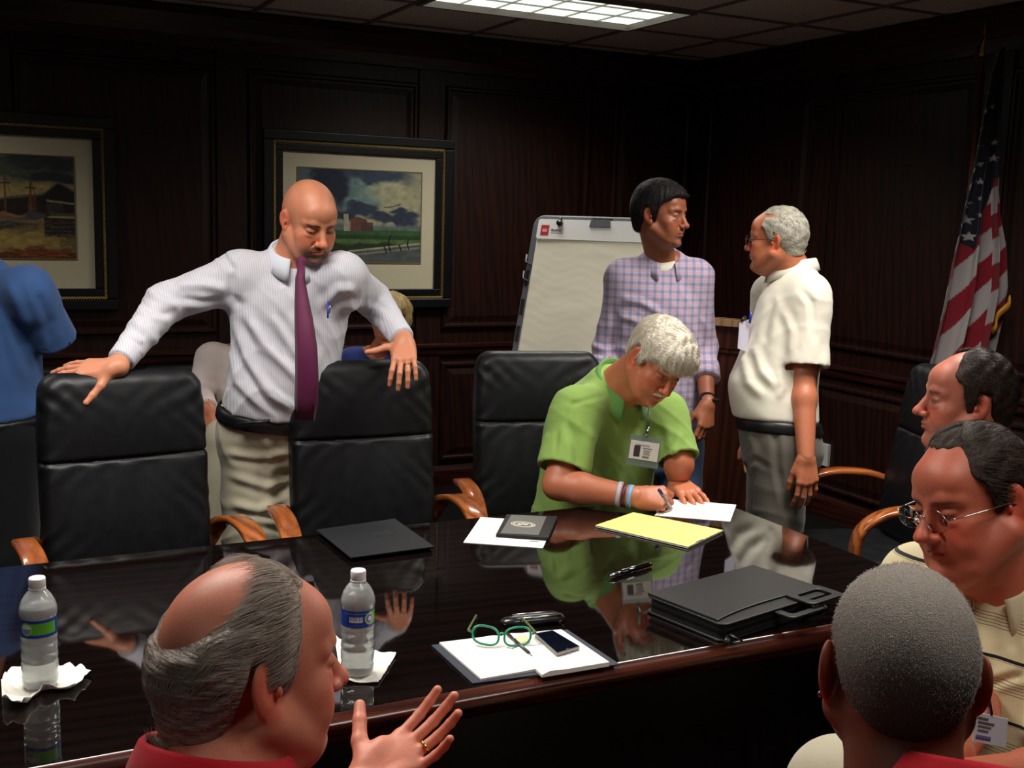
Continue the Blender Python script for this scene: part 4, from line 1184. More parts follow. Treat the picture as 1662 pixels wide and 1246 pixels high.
# canton: everything above a broken line
cl = [HZ(*p) for p in ((150, 720), (215, 755), (290, 812), (335, 650), (350, 560), (440, 470))]
cl = np.array(cl); zc_ = np.interp(h_, cl[:, 0], cl[:, 1])
can = z_ > zc_
col[can] = blu
def star(cx, cy, r):
    h0, z0 = HZ(cx, cy); dx = h_-h0; dz = z_-z0; rad = np.hypot(dx, dz); an = np.arctan2(dx, dz)
    an = np.abs(((an+PI/5) % (2*PI/5))-PI/5)
    R0 = r*sc_; ri = .42*R0
    # edge between outer tip (R0, 0) and inner point (ri, pi/5)
    A = np.array([R0, 0]); Bp = np.array([ri*math.cos(PI/5), ri*math.sin(PI/5)]); ed = Bp-A
    x = rad*np.cos(an); y = rad*np.sin(an)
    ins = (ed[0]*(y-A[1])-ed[1]*(x-A[0])) > 0
    col[ins & (rad < R0)] = whi
for cx, cy, r in ((275, 765, 19), (270, 705, 19), (266, 648, 19), (262, 587, 18), (262, 528, 16), (262, 468, 12), (302, 687, 12), (300, 628, 12), (298, 570, 12), (297, 508, 12), (297, 446, 12), (297, 386, 11), (297, 326, 11), (298, 264, 9),
                  (228, 722, 14), (229, 665, 11), (345, 487, 15), (345, 432, 11), (325, 310, 9), (236, 605, 6)): star(cx, cy, r)
o = mesh_obj('flag_cloth', V, F, M_FLAG, fl); set_col(o, col); o.modifiers.new('t', 'SOLIDIFY').thickness = .0015
# fringe
fp = []
for i in range(46):
    t0 = i/45; hz = HZ(434-62*t0+8*math.sin(t0*9), 975+120*t0); fp.append(np.array([PX, PY, 0])+ht*hz[0]+np.array([0, 0, hz[1]])-ff*.05)
V = []; F = []
for q in fp:
    for s in (-1, 1):
        g = tube_geo([q, q+ht*.018*s*.4+np.array([0, 0, -.030])], .0028, 4); n = len(V); V += g[0]; F += [tuple(i+n for i in f) for f in g[1]]
mesh_obj('gold_fringe', V, F, mat('fringe', rgb(200, 140, 40), .5), fl)
tube('flag_cord', [np.array([PX, PY, ZT+.06]), np.array([PX, PY, ZT])-ht*.03-ff*.02, np.array([PX, PY, ZT-.12])-ht*.055-ff*.03], .006, mat('flag_binding', rgb(70, 22, 14), .7), fl, n=6)
# ------------------------------------------------------------------ people
SKIN = skin_mat('skin')
SK_BALD = np.array(rgb(206, 134, 102)[:3]); SK_TAN = np.array(rgb(188, 112, 80)[:3]); SK_DARK = np.array(rgb(112, 62, 46)[:3]); SK_RED = np.array(rgb(206, 128, 104)[:3])
def arm_skin(F, S, E, W_, up=.047, el=.040, fo=.042, wr=.027, k=.02):
    S, E, W_ = (np.asarray(a, float) for a in (S, E, W_))
    F.cap(S, E, up, el, k=k)
    m_ = E+(W_-E)*.28
    F.cap(E, m_, el*.98, fo, k=k); F.cap(m_, W_, fo, wr, k=k)
def person_build(label, P):
    """P: pel, neck, face (torso facing), head (origin, look, up, params), arms [(S, E, W, handspec)], legs, clothes"""
    e = person(label)
    sc = P.get('hs', 1.0)
    o = np.array(P['ho'], float); M = lookM(P['look'], P.get('up', (0, 0, 1)))
    pel, neck = np.array(P['pel'], float), np.array(P['neck'], float)
    TM = frame_from(pel, neck, P['face']); L = np.linalg.norm(neck-pel)
    parts = []
    if P.get('headres', .002):
        parts.append(make_head(o, M, P, sc, P.get('headres', .002), neck=neck+TM @ np.array([0, .0, -.02]), nr=P.get('nr', (.056, .064)), jowlneck=P.get('jn', 0)))
    B = Field(); B.frame(pel, TM); B.loft(torso_st(L, -.012, P.get('belly', 0)*.9, P.get('w', 1), P.get('hunch', 0), P.get('depth', 1)), k=.02)
    B.frame()
    for a in P['arms']:
        B.cap(neck+(np.array(a['S'])-neck)*.3, a['S'], .045, .048, k=.04)
    for (h, kn, an) in P.get('legs', []):
        B.cap(h, kn, .075, .055, k=.03); B.cap(kn, an, .052, .035, k=.02)
        B.cap(an, np.array(an)+np.append(np.array(P['face'])[:2], 0)*.10+np.array([0, 0, -.03]), .033, .028, k=.02)
    parts.append((B, .014))
    for a in P['arms']:
        A = Field(); arm_skin(A, a['S'], a['E'], a['W'], *(a.get('r', (.047, .040, .043, .028))))
        parts.append((A, .006))
        if 'hand' in a:
            h = a['hand']; H = Field(); HM = handM(h['dir'], h['back'])
            H.cap(np.array(a['W'])+nrm(np.array(a['E'])-a['W'])*.03, a['W'], .0285, .0262, k=.01)
            H.frame(a['W'], HM, h.get('s', 1.0)); hand_ops(H, h['side'], h.get('curl', RELAX), h.get('spread', .06), h.get('thumb', (.5, .25, .3)))
            parts.append((H, h.get('res', .0024)))
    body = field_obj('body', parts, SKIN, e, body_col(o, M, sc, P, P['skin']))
    if P.get('hair') is not None:
        hair_build(o, M, sc, P, P['hm'], P['hms'], e, res=P.get('hairres', .003), strands=P.get('strands', 3000), **P.get('hkw', {}))
    # shirt
    S_ = P['shirt']
    F = Field(); F.frame(pel, TM)
    g = S_.get('grow', .008)
    F.loft(torso_st(L, g, P.get('belly', 0), P.get('w', 1), P.get('hunch', 0), P.get('depth', 1)), k=.02, n=S_.get('n', 2.2))
    waist = S_.get('waist', -.02)*L
    F.plane((0, 0, waist), (0, S_.get('tiltf', 0.0), -1), k=.012)
    F.frame()
    for a in P['arms']:
        S, E, W_ = (np.array(a[k_], float) for k_ in 'SEW')
        F.cap(neck+(S-neck)*.30-TM[:, 2]*.025, S, .052, .060+g*.5, k=.05)
        F.cap(S, S-TM[:, 2]*.06, .060, .055, k=.05)
        sr = a.get('sr', (.062, .056, .052, .040))
        if a.get('short'):
            q = S+(E-S)*a['short']
            G = Field()
            ax = nrm(E-S)
            F.cap(S, S+(q-S)*.25, sr[0], sr[0], k=.035); F.cone(S+(q-S)*.12, q, sr[0], sr[1], k=.02)
        else:
            m_ = E+(W_-E)*.45
            F.cap(S, E, sr[0], sr[1], k=.035)
            F.cap(E, m_, sr[1], sr[2], k=.02); F.cone(m_, E+(W_-E)*a.get('cuff', .93), sr[2], sr[3], k=.008)
    for nm_, args, kw in S_.get('extra', []): getattr(F, nm_)(*args, **kw)
    for cf in S_.get('creases', []): F.disp(creases(**cf))
    # neck opening and clean cuffs
    F.cap(neck+TM @ np.array([0, .012, -.02]), neck+TM @ np.array([0, .02, .14]), .058, .075, k=.006, mode='sub')
    for a in P['arms']:
        S, E, W_ = (np.array(a[k_], float) for k_ in 'SEW')
        if a.get('short'):
            q = S+(E-S)*a['short']; ax = nrm(E-S)
            F.cone(q-ax*.022, q+ax*.02, sr_in(a, 1), sr_in(a, 1), k=.003, mode='sub')
        else:
            ax = nrm(W_-E); q = E+(W_-E)*a.get('cuff', .93)
            F.cone(q-ax*.015, q+ax*.02, sr_in(a, 3), sr_in(a, 3), k=.002, mode='sub')
    V, Fc = F.mesh(S_.get('res', .006)); V = relax(V, Fc, 1, .5)
    if S_.get('folds'): V = pixfold(V, Fc, S_['folds'])
    sh = mesh_obj(S_.get('name', 'shirt'), V, Fc, S_['m'], e)
    P['_sh'] = (V, Fc); P['_TM'] = TM; P['_e'] = e; P['_L'] = L; P['_M'] = M; P['_o'] = o; P['_shobj'] = sh
    # long-sleeve cuffs as bands
    for a in P['arms']:
        if not a.get('short') and not a.get('nocuff'):
            E, W_ = np.array(a['E'], float), np.array(a['W'], float); ax = nrm(W_-E); q = E+(W_-E)*a.get('cuff', .93)
            r_ = a.get('sr', (.062, .056, .052, .040))[3]
            Vt, Ft = tube_geo([q-ax*.058, q-ax*.050, q-ax*.004, q+ax*.002, q+ax*.002, q-ax*.02], r_, 28, rs=[r_+.001, r_+.005, r_+.003, r_+.001, r_-.003, r_-.004])
            mesh_obj('cuff', Vt, Ft[:-2], S_['m'], e)
    if P.get('legs') and P.get('trousers'):
        T_ = P['trousers']; F = Field(); F.frame(pel, TM)
        tw = P.get('w', 1)
        b_ = P.get('belly', 0)
        st = [(f*L, 0, cy+b_*.3*(f > -.05), rx*tw+T_.get('grow', .010)+b_*.15, ry+T_.get('grow', .010)+b_*.25) for f, cy, rx, ry in ((-.28, -.01, .15, .11), (-.15, -.01, .172, .125), (0, -.006, .172, .122), (S_.get('waist', -.02)+.03, -.004, .165, .118))]
        F.loft(st, k=.03); F.plane((0, 0, (S_.get('waist', -.02)+.012)*L), (0, 0, 1), k=.004)
        F.frame()
        for (h, kn, an) in P['legs']:
            F.cap(h, kn, T_.get('r', (.098, .078, .068))[0], T_.get('r', (.098, .078, .068))[1], k=.04); F.cap(kn, an, T_.get('r', (.098, .078, .068))[1], T_.get('r', (.098, .078, .068))[2], k=.02)
        for cf in T_.get('creases', []): F.disp(creases(**cf))
        V, Fc = F.mesh(T_.get('res', .009)); V = relax(V, Fc, 1, .5)
        if T_.get('folds'): V = pixfold(V, Fc, T_['folds'])
        mesh_obj('trousers', V, Fc, T_['m'], e)
        if T_.get('belt'):
            F = Field(); F.frame(pel, TM); z0 = (S_.get('waist', -.02)-.035)*L-.022
            st = [(z, 0, cy, rx+.008, ry+.008) for z, _, cy, rx, ry in st]
            F.loft(st, k=.03); F.plane((0, 0, z0+.046), (0, 0, 1), k=.002); F.plane((0, 0, z0), (0, 0, -1), k=.002)
            V, Fc = F.mesh(.006); mesh_obj('belt', V, Fc, T_['belt'], e)
        for (h, kn, an) in P['legs']:
            F = Field(); fd = nrm(np.append(np.array(P['face'])[:2], 0)); a_ = np.array(an, float); a_[2] = max(a_[2], .06)
            F.cap(a_*np.array([1, 1, 0])+np.array([0, 0, .045])-fd*.03, a_*np.array([1, 1, 0])+np.array([0, 0, .038])+fd*.17, .045, .040, k=.02)
            F.plane(a_*np.array([1, 1, 0]), (0, 0, -1), k=.004)
            V, Fc = F.mesh(.008); mesh_obj('shoe', V, Fc, M_SHOE, e)
    return e
def sr_in(a, i): return a.get('sr', (.062, .056, .052, .040))[i]-.011
def ts(P, x, y, z):
    return np.array(P['pel'])+P['_TM'] @ np.array([x, y, z])
M_SHOE = mat('shoe_leather', rgb(20, 16, 14), .35)
# ---------------- cloths
def stripe_shirt():
    m = mat('striped_shirt', rgb(215, 212, 222), .75, .25, sheen=.2); t = NT(m)
    tc = t.n('ShaderNodeTexCoord'); sp = t.n('ShaderNodeSeparateXYZ'); t.l(tc.outputs['Object'], sp.inputs[0])
    s = t.math('SINE', t.math('MULTIPLY', sp.outputs[0], 900.0)); f = t.math('MULTIPLY_ADD', s, .5, .5)
    t.l(t.ramp(f, [(.45, rgb(212, 209, 216)), (.9, rgb(190, 189, 204))]), t.b.inputs['Base Color'])
    nz = t.n('ShaderNodeTexNoise', i_Scale=800.0); t.l(tc.outputs['Object'], nz.inputs[0]); t.bump(nz.outputs[0], .2, .001)
    return m
def plaid_shirt():
    m = mat('plaid_shirt', rgb(170, 160, 190), .8, .2, sheen=.2); t = NT(m)
    tc = t.n('ShaderNodeTexCoord'); mp = t.n('ShaderNodeMapping'); mp.inputs['Rotation'].default_value = (0, 0, R_(30)); t.l(tc.outputs['Object'], mp.inputs[0])
    sp = t.n('ShaderNodeSeparateXYZ'); t.l(mp.outputs[0], sp.inputs[0])
    wx = t.math('SINE', t.math('MULTIPLY', sp.outputs[0], 2*PI/.030)); wz = t.math('SINE', t.math('MULTIPLY', sp.outputs[2], 2*PI/.030))
    base = rgb(186, 180, 206)
    a = t.ramp(t.math('MULTIPLY_ADD', wx, .5, .5), [(.55, (0, 0, 0, 1)), (.75, (1, 1, 1, 1))]); b = t.ramp(t.math('MULTIPLY_ADD', wz, .5, .5), [(.55, (0, 0, 0, 1)), (.75, (1, 1, 1, 1))])
    a2 = t.ramp(t.math('MULTIPLY_ADD', wx, -.5, .5), [(.8, (0, 0, 0, 1)), (.9, (1, 1, 1, 1))]); b2 = t.ramp(t.math('MULTIPLY_ADD', wz, -.5, .5), [(.8, (0, 0, 0, 1)), (.9, (1, 1, 1, 1))])
    c = t.mix(t.math('MULTIPLY', a, .5), base, rgb(104, 108, 148)); c = t.mix(t.math('MULTIPLY', b, .45), c, rgb(104, 108, 148))
    c = t.mix(t.math('MULTIPLY', a2, .35), c, rgb(206, 140, 132)); c = t.mix(t.math('MULTIPLY', b2, .35), c, rgb(206, 140, 132))
    t.l(c, t.b.inputs['Base Color'])
    nz = t.n('ShaderNodeTexNoise', i_Scale=700.0); t.l(tc.outputs['Object'], nz.inputs[0]); t.bump(nz.outputs[0], .2, .001)
    return m
def polo_stripe():
    m = mat('cream_striped_polo', rgb(212, 198, 160), .85, .2, sheen=.2); t = NT(m)
    tc = t.n('ShaderNodeTexCoord'); sp = t.n('ShaderNodeSeparateXYZ'); t.l(tc.outputs['Object'], sp.inputs[0])
    z = t.math('MULTIPLY_ADD', sp.outputs[0], .10, sp.outputs[2])
    fr = t.math('FRACT', t.math('DIVIDE', t.math('ADD', z, 3.0), .105))      # one repeat of the stripe set
    def band(a, b):
        return t.math('MULTIPLY', t.math('GREATER_THAN', fr, a), t.math('LESS_THAN', fr, b))
    thin = None
    for k in range(5):
        bb = band(.08+.052*k, .08+.052*k+.014); thin = bb if thin is None else t.math('ADD', thin, bb)
    thick = band(.60, .655); t1 = band(.575, .588)
    c = t.mix(t.math('MULTIPLY', thin, .75), rgb(212, 198, 158), rgb(62, 56, 48)); c = t.mix(thick, c, rgb(22, 20, 24)); c = t.mix(t.math('MULTIPLY', t1, .6), c, rgb(80, 72, 62))
    t.l(c, t.b.inputs['Base Color'])
    nz = t.n('ShaderNodeTexNoise', i_Scale=900.0); t.l(tc.outputs['Object'], nz.inputs[0]); t.bump(nz.outputs[0], .3, .001)
    return m
M_STRIPE, M_PLAID, M_POLO = stripe_shirt(), plaid_shirt(), polo_stripe()
M_GREEN = cloth_mat('green_polo', rgb(136, 168, 84), .85, 700); M_WSHIRT = cloth_mat('white_shirt', rgb(228, 222, 206), .8, 900)
M_RED = cloth_mat('red_polo', rgb(188, 14, 34), .8, 800); M_BLUE = cloth_mat('blue_shirt', rgb(72, 108, 168), .85, 800)
M_KHAKI = cloth_mat('khaki', rgb(184, 176, 154), .85, 600); M_GREYT = cloth_mat('grey_trousers', rgb(98, 92, 84), .85, 600)
M_JEANS = cloth_mat('jeans', rgb(70, 92, 128), .9, 500); M_NAVY = cloth_mat('dark_suit', rgb(22, 24, 32), .8, 700); M_BLACKC = cloth_mat('black_cloth', rgb(20, 20, 24), .85, 600)
M_BELT = mat('belt_leather', rgb(14, 13, 15), .4); M_GOLDR = mat('gold_ring', rgb(212, 170, 96), .25, .5, metal=1.0)
M_TIE = cloth_mat('purple_tie', rgb(92, 24, 64), .6, 500, sheen=.08)
def ring_on(e, p0, p1, r, w=.004, m=None, name='ring'):
    p0, p1 = np.array(p0, float), np.array(p1, float); ax = nrm(p1-p0)
    V, F = tube_geo([p0-ax*w/2, p0-ax*w/2, p0+ax*w/2, p0+ax*w/2], r, 20, rs=[r-.0012, r+.0008, r+.0008, r-.0012])
    return mesh_obj(name, V, F[:-2], m or M_GOLDR, e)
# =================================================== 1. bald man leaning between two chairs
cam_r = lambda x, f, u: RT*x+FWD*f+UP*u
BALD = dict(ho=(1.0025, 3.4005, 1.598), look=(.184, -.897, -.402), up=(.065, -.397, .9155), skin=SK_BALD, eyeshade=.55, lid=.95, brow=(.025, .014, .01), browa=.95,
            beard=((.06, .042, .036), .80), nose=1.12, fat=.004, ear=1.0, nr=(.060, .070), headres=.0019, flush=.55,
            pel=atc(455, 676, 3.68), neck=atc(478, 416, 3.52), face=nrm(-FWD*np.array([1, 1, 0])+RT*.28), belly=.035, w=1.06, depth=1.02)
BALD['arms'] = [
    dict(S=atc(392, 446, 3.50), E=atc(268, 492, 3.42), W=atc(188, 596, 3.185), sr=(.072, .060, .050, .037), r=(.044, .036, .038, .027), cuff=.90,
         hand=dict(dir=cam_r(-1, -.06, -.06), back=cam_r(-.05, -.60, .80), side=-1, curl=[(.10, .22, .12), (.08, .2, .12), (.06, .2, .1), (.05, .2, .1)], spread=.085, thumb=(.95, .35, .0), s=1.04, res=.0022)),
    dict(S=atc(556, 448, 3.52), E=atc(606, 486, 3.74), W=atc(656, 553, 3.56), sr=(.070, .058, .050, .038), cuff=.93,
         hand=dict(dir=cam_r(.05, -.62, -.62), back=cam_r(.1, -.5, .62), side=1, curl=[(.30, .55, .3), (.28, .58, .3), (.25, .52, .3), (.2, .5, .25)], spread=.12, thumb=(1.25, .10, -.1), s=1.0, res=.0022))]
BALD['legs'] = [(atc(412, 712, 3.68), atc(408, 900, 3.68), np.array([.80, 3.78, .09])), (atc(497, 712, 3.76), atc(500, 905, 3.74), np.array([1.10, 3.82, .09]))]
BALD['shirt'] = dict(m=M_STRIPE, grow=.006, waist=.06, res=.0052, n=2.3, creases=[dict(amp=.004, f=16, d=(.6, .2, 1), seed=3), dict(amp=.0025, f=34, d=(1, .2, .6), seed=5)],
    folds=[([(395, 505), (430, 560), (480, 610), (500, 640)], 9, .011), ([(380, 520), (400, 580), (440, 640), (480, 668)], 8, .010), ([(372, 560), (385, 620), (430, 668)], 7, .007),
           ([(378, 440), (376, 480), (392, 500)], 8, -.009), ([(345, 402), (362, 415), (380, 440)], 6, -.008), ([(330, 398), (300, 420), (262, 460)], 8, .006), ([(372, 470), (330, 462), (282, 462)], 8, .008), ([(365, 488), (330, 490), (290, 484)], 6, -.006),
           ([(238, 470), (262, 486), (290, 500)], 7, .009), ([(226, 490), (250, 505), (280, 512)], 6, -.007), ([(214, 520), (240, 535), (256, 560)], 7, .006), ([(212, 545), (232, 556)], 5, .006),
           ([(520, 500), (550, 470), (580, 470)], 8, .008), ([(560, 500), (600, 500), (630, 510)], 7, .007), ([(430, 440), (470, 460), (478, 520)], 10, -.006), ([(520, 560), (512, 620), (500, 660)], 8, .006), ([(440, 510), (470, 560), (478, 590)], 7, .007),
           ([(400, 600), (420, 640), (450, 672)], 5, -.006)])
BALD['trousers'] = dict(m=M_KHAKI, grow=.014, belt=M_BELT, res=.007, r=(.112, .092, .080), creases=[dict(amp=.007, f=11, d=(.2, .1, 1), seed=11), dict(amp=.004, f=26, d=(.8, .1, .8), seed=13)],
    folds=[([(365, 735), (420, 742), (470, 735)], 6, .008), ([(370, 770), (430, 790), (480, 775)], 7, .009), ([(372, 815), (420, 830), (470, 805)], 7, .009), ([(430, 700), (440, 760), (435, 840)], 8, .007), ([(398, 842), (450, 850), (500, 835)], 6, .008)])
e = person_build('bald man in a white striped shirt and purple tie, leaning on two chairs', BALD)
P = BALD
coM = P['_TM']; npt = np.array(P['neck'])
collar('collar', npt+coM @ np.array([0, .004, -.016]), lookM(nrm(P['face']+np.array([0, 0, -.15])), nrm(coM[:, 2]+np.array([0, 0, .3]))), .071, .074, .042, .040, .070, mat('collar_cloth', rgb(216, 220, 232), .75), e, gap=.24, fall=.015, tilt=.022)
# tie follows the shirt front then hangs free
tie_px = [(490, 431, 3.345), (487, 452, 3.335), (489, 480, 3.325), (493, 520, 3.30), (497, 565, 3.285), (498, 610, 3.29), (497, 650, 3.31), (495, 682, 3.34)]
TP = [atc(q[0], q[1], q[2]-.012) for q in tie_px]
strip('tie', TP, [-FWD]*8, [.022, .030, .040, .056, .066, .070, .072, .058], M_TIE, e, thick=.006)
kb = Field(); kb.cap(atc(489, 425, 3.352), atc(488, 440, 3.342), .017, .011, k=.004); V, F = kb.mesh(.003); mesh_obj('tie_knot', V, F, M_TIE, e)
M_PENB = mat('blue_pen', rgb(40, 60, 170), .3)
# pocket and pen
pk = atc(534, 500, 3.40)
tube('pocket_pen', [atc(533, 489, 3.385), atc(532, 516, 3.375)], .0030, M_PENB, e, n=8)
tube('pen_clip', [atc(536, 490, 3.378), atc(535, 508, 3.370)], .0016, M_STEEL, e, n=6)
# buckle and loose belt end
tube('belt_tip', [atc(388, 688, 3.50), atc(408, 686, 3.475), atc(436, 683, 3.46)], .012, M_BELT, e, n=8, flat=.5)
# =================================================== 2. man in the green polo, writing
GREEN = dict(ho=(1.947, 2.848, 1.196), look=(.02, -.833, -.553), up=(.256, -.53, .808), skin=SK_TAN, eyeshade=.45, lid=.95, brow=(.45, .42, .38), browa=.6, nose=1.1, fat=.007, nr=(.066, .076), flush=.7, headres=.0019, jn=.008,
             pel=atc(945, 872, 3.86), neck=atc(1005, 622, 3.60), face=nrm(-FWD*np.array([1, 1, 0])+RT*.50), belly=.05, w=1.14, depth=1.12, hunch=.03)
GREEN['arms'] = [
    dict(S=atc(936, 668, 3.52), E=atc(905, 786, 3.40), W=atc(1026, 806, 3.28), short=.80, sr=(.080, .080), r=(.054, .047, .048, .032),
         hand=dict(dir=cam_r(1, .10, -.05), back=cam_r(.0, -.80, .6), side=-1, curl=[(.75, .95, .5), (.95, 1.1, .6), (1.1, 1.2, .6), (1.2, 1.2, .6)], spread=.03, thumb=(.55, .55, .5), s=1.04, res=.0022)),
    dict(S=atc(1078, 672, 3.68), E=atc(1108, 765, 3.62), W=atc(1098, 782, 3.40), short=.97, sr=(.070, .072), r=(.052, .044, .044, .031),
         hand=dict(dir=cam_r(.42, -.85, -.1), back=cam_r(0, -.3, 1), side=1, curl=[(.12, .25, .15)]*4, spread=.10, thumb=(.9, .3, .2), s=1.08, res=.0022))]
GREEN['arms'][1]['E'] = atc(1102, 748, 3.60)

GREEN['arms'][1]['W'] = atz(1100, 784, .778); GREEN['arms'][1]['hand']['dir'] = (atz(1125, 806, .765)-atz(1100, 784, .778))
GREEN['arms'][0]['W'] = atz(1030, 806, .795); GREEN['arms'][0]['E'] = atz(906, 786, .81)
hp = np.array(GREEN['pel'])
fc = GREEN['face']; sd_ = np.cross(fc, (0, 0, 1))
GREEN['legs'] = [(hp+sd_*s*.10+fc*.02, hp+sd_*s*.14+fc*.44+np.array([0, 0, -.02]), np.append((hp+sd_*s*.14+fc*.44)[:2], .09)) for s in (1, -1)]
GREEN['shirt'] = dict(m=M_GREEN, grow=.012, waist=-.10, res=.0055, n=2.2, creases=[dict(amp=.0035, f=13, d=(.7, .2, 1), seed=23), dict(amp=.0018, f=30, d=(1, .3, .4), seed=29)],
    folds=[([(985, 640), (930, 655), (905, 700), (900, 745)], 4, -.003), ([(960, 690), (955, 750), (950, 800)], 10, .009), ([(1035, 700), (1010, 760), (1000, 800)], 10, .006), ([(1105, 700), (1092, 740), (1095, 770)], 7, .006), ([(890, 700), (880, 730), (877, 755)], 8, .004), ([(920, 680), (935, 720), (940, 760)], 8, -.006),
           ([(1070, 690), (1075, 730), (1062, 780)], 8, -.006), ([(960, 760), (975, 800), (1010, 825)], 8, .007)])
GREEN['trousers'] = dict(m=M_NAVY, grow=.012, res=.012)
def hair_green(q):
    hl = hairline(q, front=.030, temple=.036, side=-.020, ear=.005, nape=-.058)
    top = smoothstep(.02, .10, q[:, 2]); fr = smoothstep(-.02, .09, q[:, 1])
    n = np.sin(q[:, 0]*120+3*np.sin(q[:, 1]*50))*np.sin(q[:, 1]*60+2*np.sin(q[:, 0]*45))
    n2 = np.sin(q[:, 0]*260+5*np.sin(q[:, 1]*70+q[:, 2]*40))
    return (.014+.020*top*(.5+.5*fr)+.010*fr*(1-top)+.0028*n+.0013*n2)*smoothstep(-.002, .014, q[:, 2]-hl)-.004
def flow_green(q):
    v = np.zeros_like(q); v[:, 0] = -.9+.3*np.sin(q[:, 1]*30); v[:, 1] = .55; v[:, 2] = -.2
    back = q[:, 1] < -.02; v[back] = [0, -.5, -1]; low = q[:, 2] < .02; v[low] = [0, -.35, -1]
    fr = (q[:, 1] > .06) & ~low; v[fr, 1] = .3; v[fr, 2] = -.5
    return v
HM_W = hair_mat('white_hair', rgb(176, 166, 146), rgb(222, 214, 198), (160, 160, 160)); HS_W = mat('white_strand', rgb(214, 206, 190), .45, .4)
GREEN.update(hair=hair_green, flow=flow_green, hm=HM_W, hms=HS_W, strands=9000, hkw=dict(length=.034, lift=.16, rad=.00045, wave=.16, seed=4))
e = person_build('seated white-haired man in a green polo, head bowed over the paper he writes on', GREEN)
P = GREEN
M_GREENC = cloth_mat('green_collar', rgb(96, 146, 74), .85, 500)
npt = np.array(P['neck']); cz = nrm(P['_TM'][:, 2]+np.array([0, 0, .35]))
collar('collar', npt+P['_TM'] @ np.array([0, .012, -.016]), frame_from(npt, npt+cz, P['face']), .072, .080, .042, .046, .080, M_GREENC, e, gap=.35, fall=.018, tilt=.036)
Wg = lambda q: P['_o']+P['_M'] @ np.array(q, float)
mu = Field(); mu.frame(P['_o'], P['_M'])
for s in (1, -1): mu.cap((0, .0985, -.056), (s*.024, .0905, -.063), .0055, .0035, k=.004)
V, F = mu.mesh(.002); mu_o = mesh_obj('moustache', V, F, HM_W, e)
hair_strands('moustache_strand', V, vnormals(V, F), np.ones(len(V)), lambda q: np.stack([np.sign(q[:, 0])*.6, .1+0*q[:, 0], -1+0*q[:, 0]], 1), P['_M'], P['_o'], 1, HS_W, mu_o, count=500, length=.009, lift=.1, rad=.00035)
W0, E0 = np.array(P['arms'][0]['W']), np.array(P['arms'][0]['E']); ax = nrm(E0-W0)
for k, (d, cl) in enumerate(((.012, rgb(120, 170, 220)), (.030, rgb(72, 34, 40)), (.046, rgb(180, 176, 196)))):
    ring_on(e, W0+ax*d, W0+ax*(d+.02), .0345+.002*k, .012, mat('band', cl, .5), 'wristband')
W1, E1 = np.array(P['arms'][1]['W']), np.array(P['arms'][1]['E']); ring_on(e, W1+nrm(E1-W1)*.012, E1, .0345, .006, M_GOLDR, 'bracelet')
# badge on a clip
bd = thing('name_badge', 'white photo name badge in a clear holder clipped to the green polo', 'badge')
bc_ = atc(1045, 733, 3.235); bR = nrm(RT+UP*-.16); bU = nrm(np.cross(bR, -FWD)*-1)
bN = -FWD; bR = nrm(RT-UP*.15); bU = np.cross(bN, bR)
def bq(name, x0, x1, z0, z1, d, m, par, th=.0012):
    pts = [bc_+bR*x+bU*z+bN*(d+dd) for dd in (0, th) for x, z in ((x0, z0), (x1, z0), (x1, z1), (x0, z1))]
    return mesh_obj(name, pts, [(0, 1, 2, 3), (4, 5, 6, 7), (0, 1, 5, 4), (1, 2, 6, 5), (2, 3, 7, 6), (3, 0, 4, 7)], m, par, smooth=False)
M_CLEAR = mat('clear_vinyl', rgb(120, 134, 130), .15, .6, alpha=.55); M_CARD = mat('badge_card', rgb(206, 196, 190), .6)
bq('holder', -.046, .046, -.044, .046, 0, M_CLEAR, bd); cd = bq('card', -.042, .042, -.024, .030, .002, M_CARD, bd)
bq('photo', -.030, -.012, -.016, .016, .0036, mat('badge_photo', rgb(52, 42, 52), .5), cd, .0004)
for z, x0, x1, h in ((.018, -.026, .014, .0022), (.010, -.004, .022, .003), (.003, -.002, .018, .002), (-.002, -.002, .016, .002), (-.007, -.002, .018, .002), (-.015, -.004, .016, .005)):
    bq('print_line', x0, x1, z-h/2, z+h/2, .0036, M_GREYP, cd, .0004)
tube('clip', [bc_+bU*.046, bc_+bU*.060+bN*.004, bc_+bU*.074+bN*.002], .006, M_STEEL, bd, n=8, flat=.5)
tube('strap', [bc_+bU*.052, bc_+bU*.10-bN*.004, bc_+bU*.135-bN*.03], .004, mat('strap', rgb(40, 60, 36), .5), bd, n=6, flat=.4)
# =================================================== 3. dark-haired man in a plaid shirt
PL = dict(ho=(2.438, 3.587, 1.650), look=(.50, -.86, -.03), up=(.03, -.01, 1), skin=np.array(rgb(156, 92, 66)[:3]), lid=.35, gaze=-.003, brow=(.02, .014, .012), nose=1.05, fat=0, nr=(.054, .060), headres=.0022, flush=.4,
          beard=((.10, .065, .05), .25),
          pel=atc(1062, 690, 4.46), neck=atc(1076, 420, 4.34), face=nrm(-FWD*np.array([1, 1, 0])+RT*.12), w=1.04, depth=.95)
PL['arms'] = [
    dict(S=atc(1012, 450, 4.36), E=atc(984, 565, 4.42), W=atc(985, 680, 4.20), sr=(.058, .055, .050, .046), cuff=.55, hand=dict(dir=cam_r(0, -.2, -1), back=cam_r(-1, -.3, 0), side=-1, res=.003)),
    dict(S=atc(1128, 450, 4.36), E=atc(1142, 562, 4.45), W=atc(1148, 655, 4.28), sr=(.058, .055, .048, .046), cuff=.48, nocuff=True, r=(.046, .038, .040, .027), hand=dict(dir=cam_r(-.12, -.15, -1), back=cam_r(.55, -.8, 0), side=1, res=.0028, curl=RELAX, thumb=(.35, .5, .3)))]
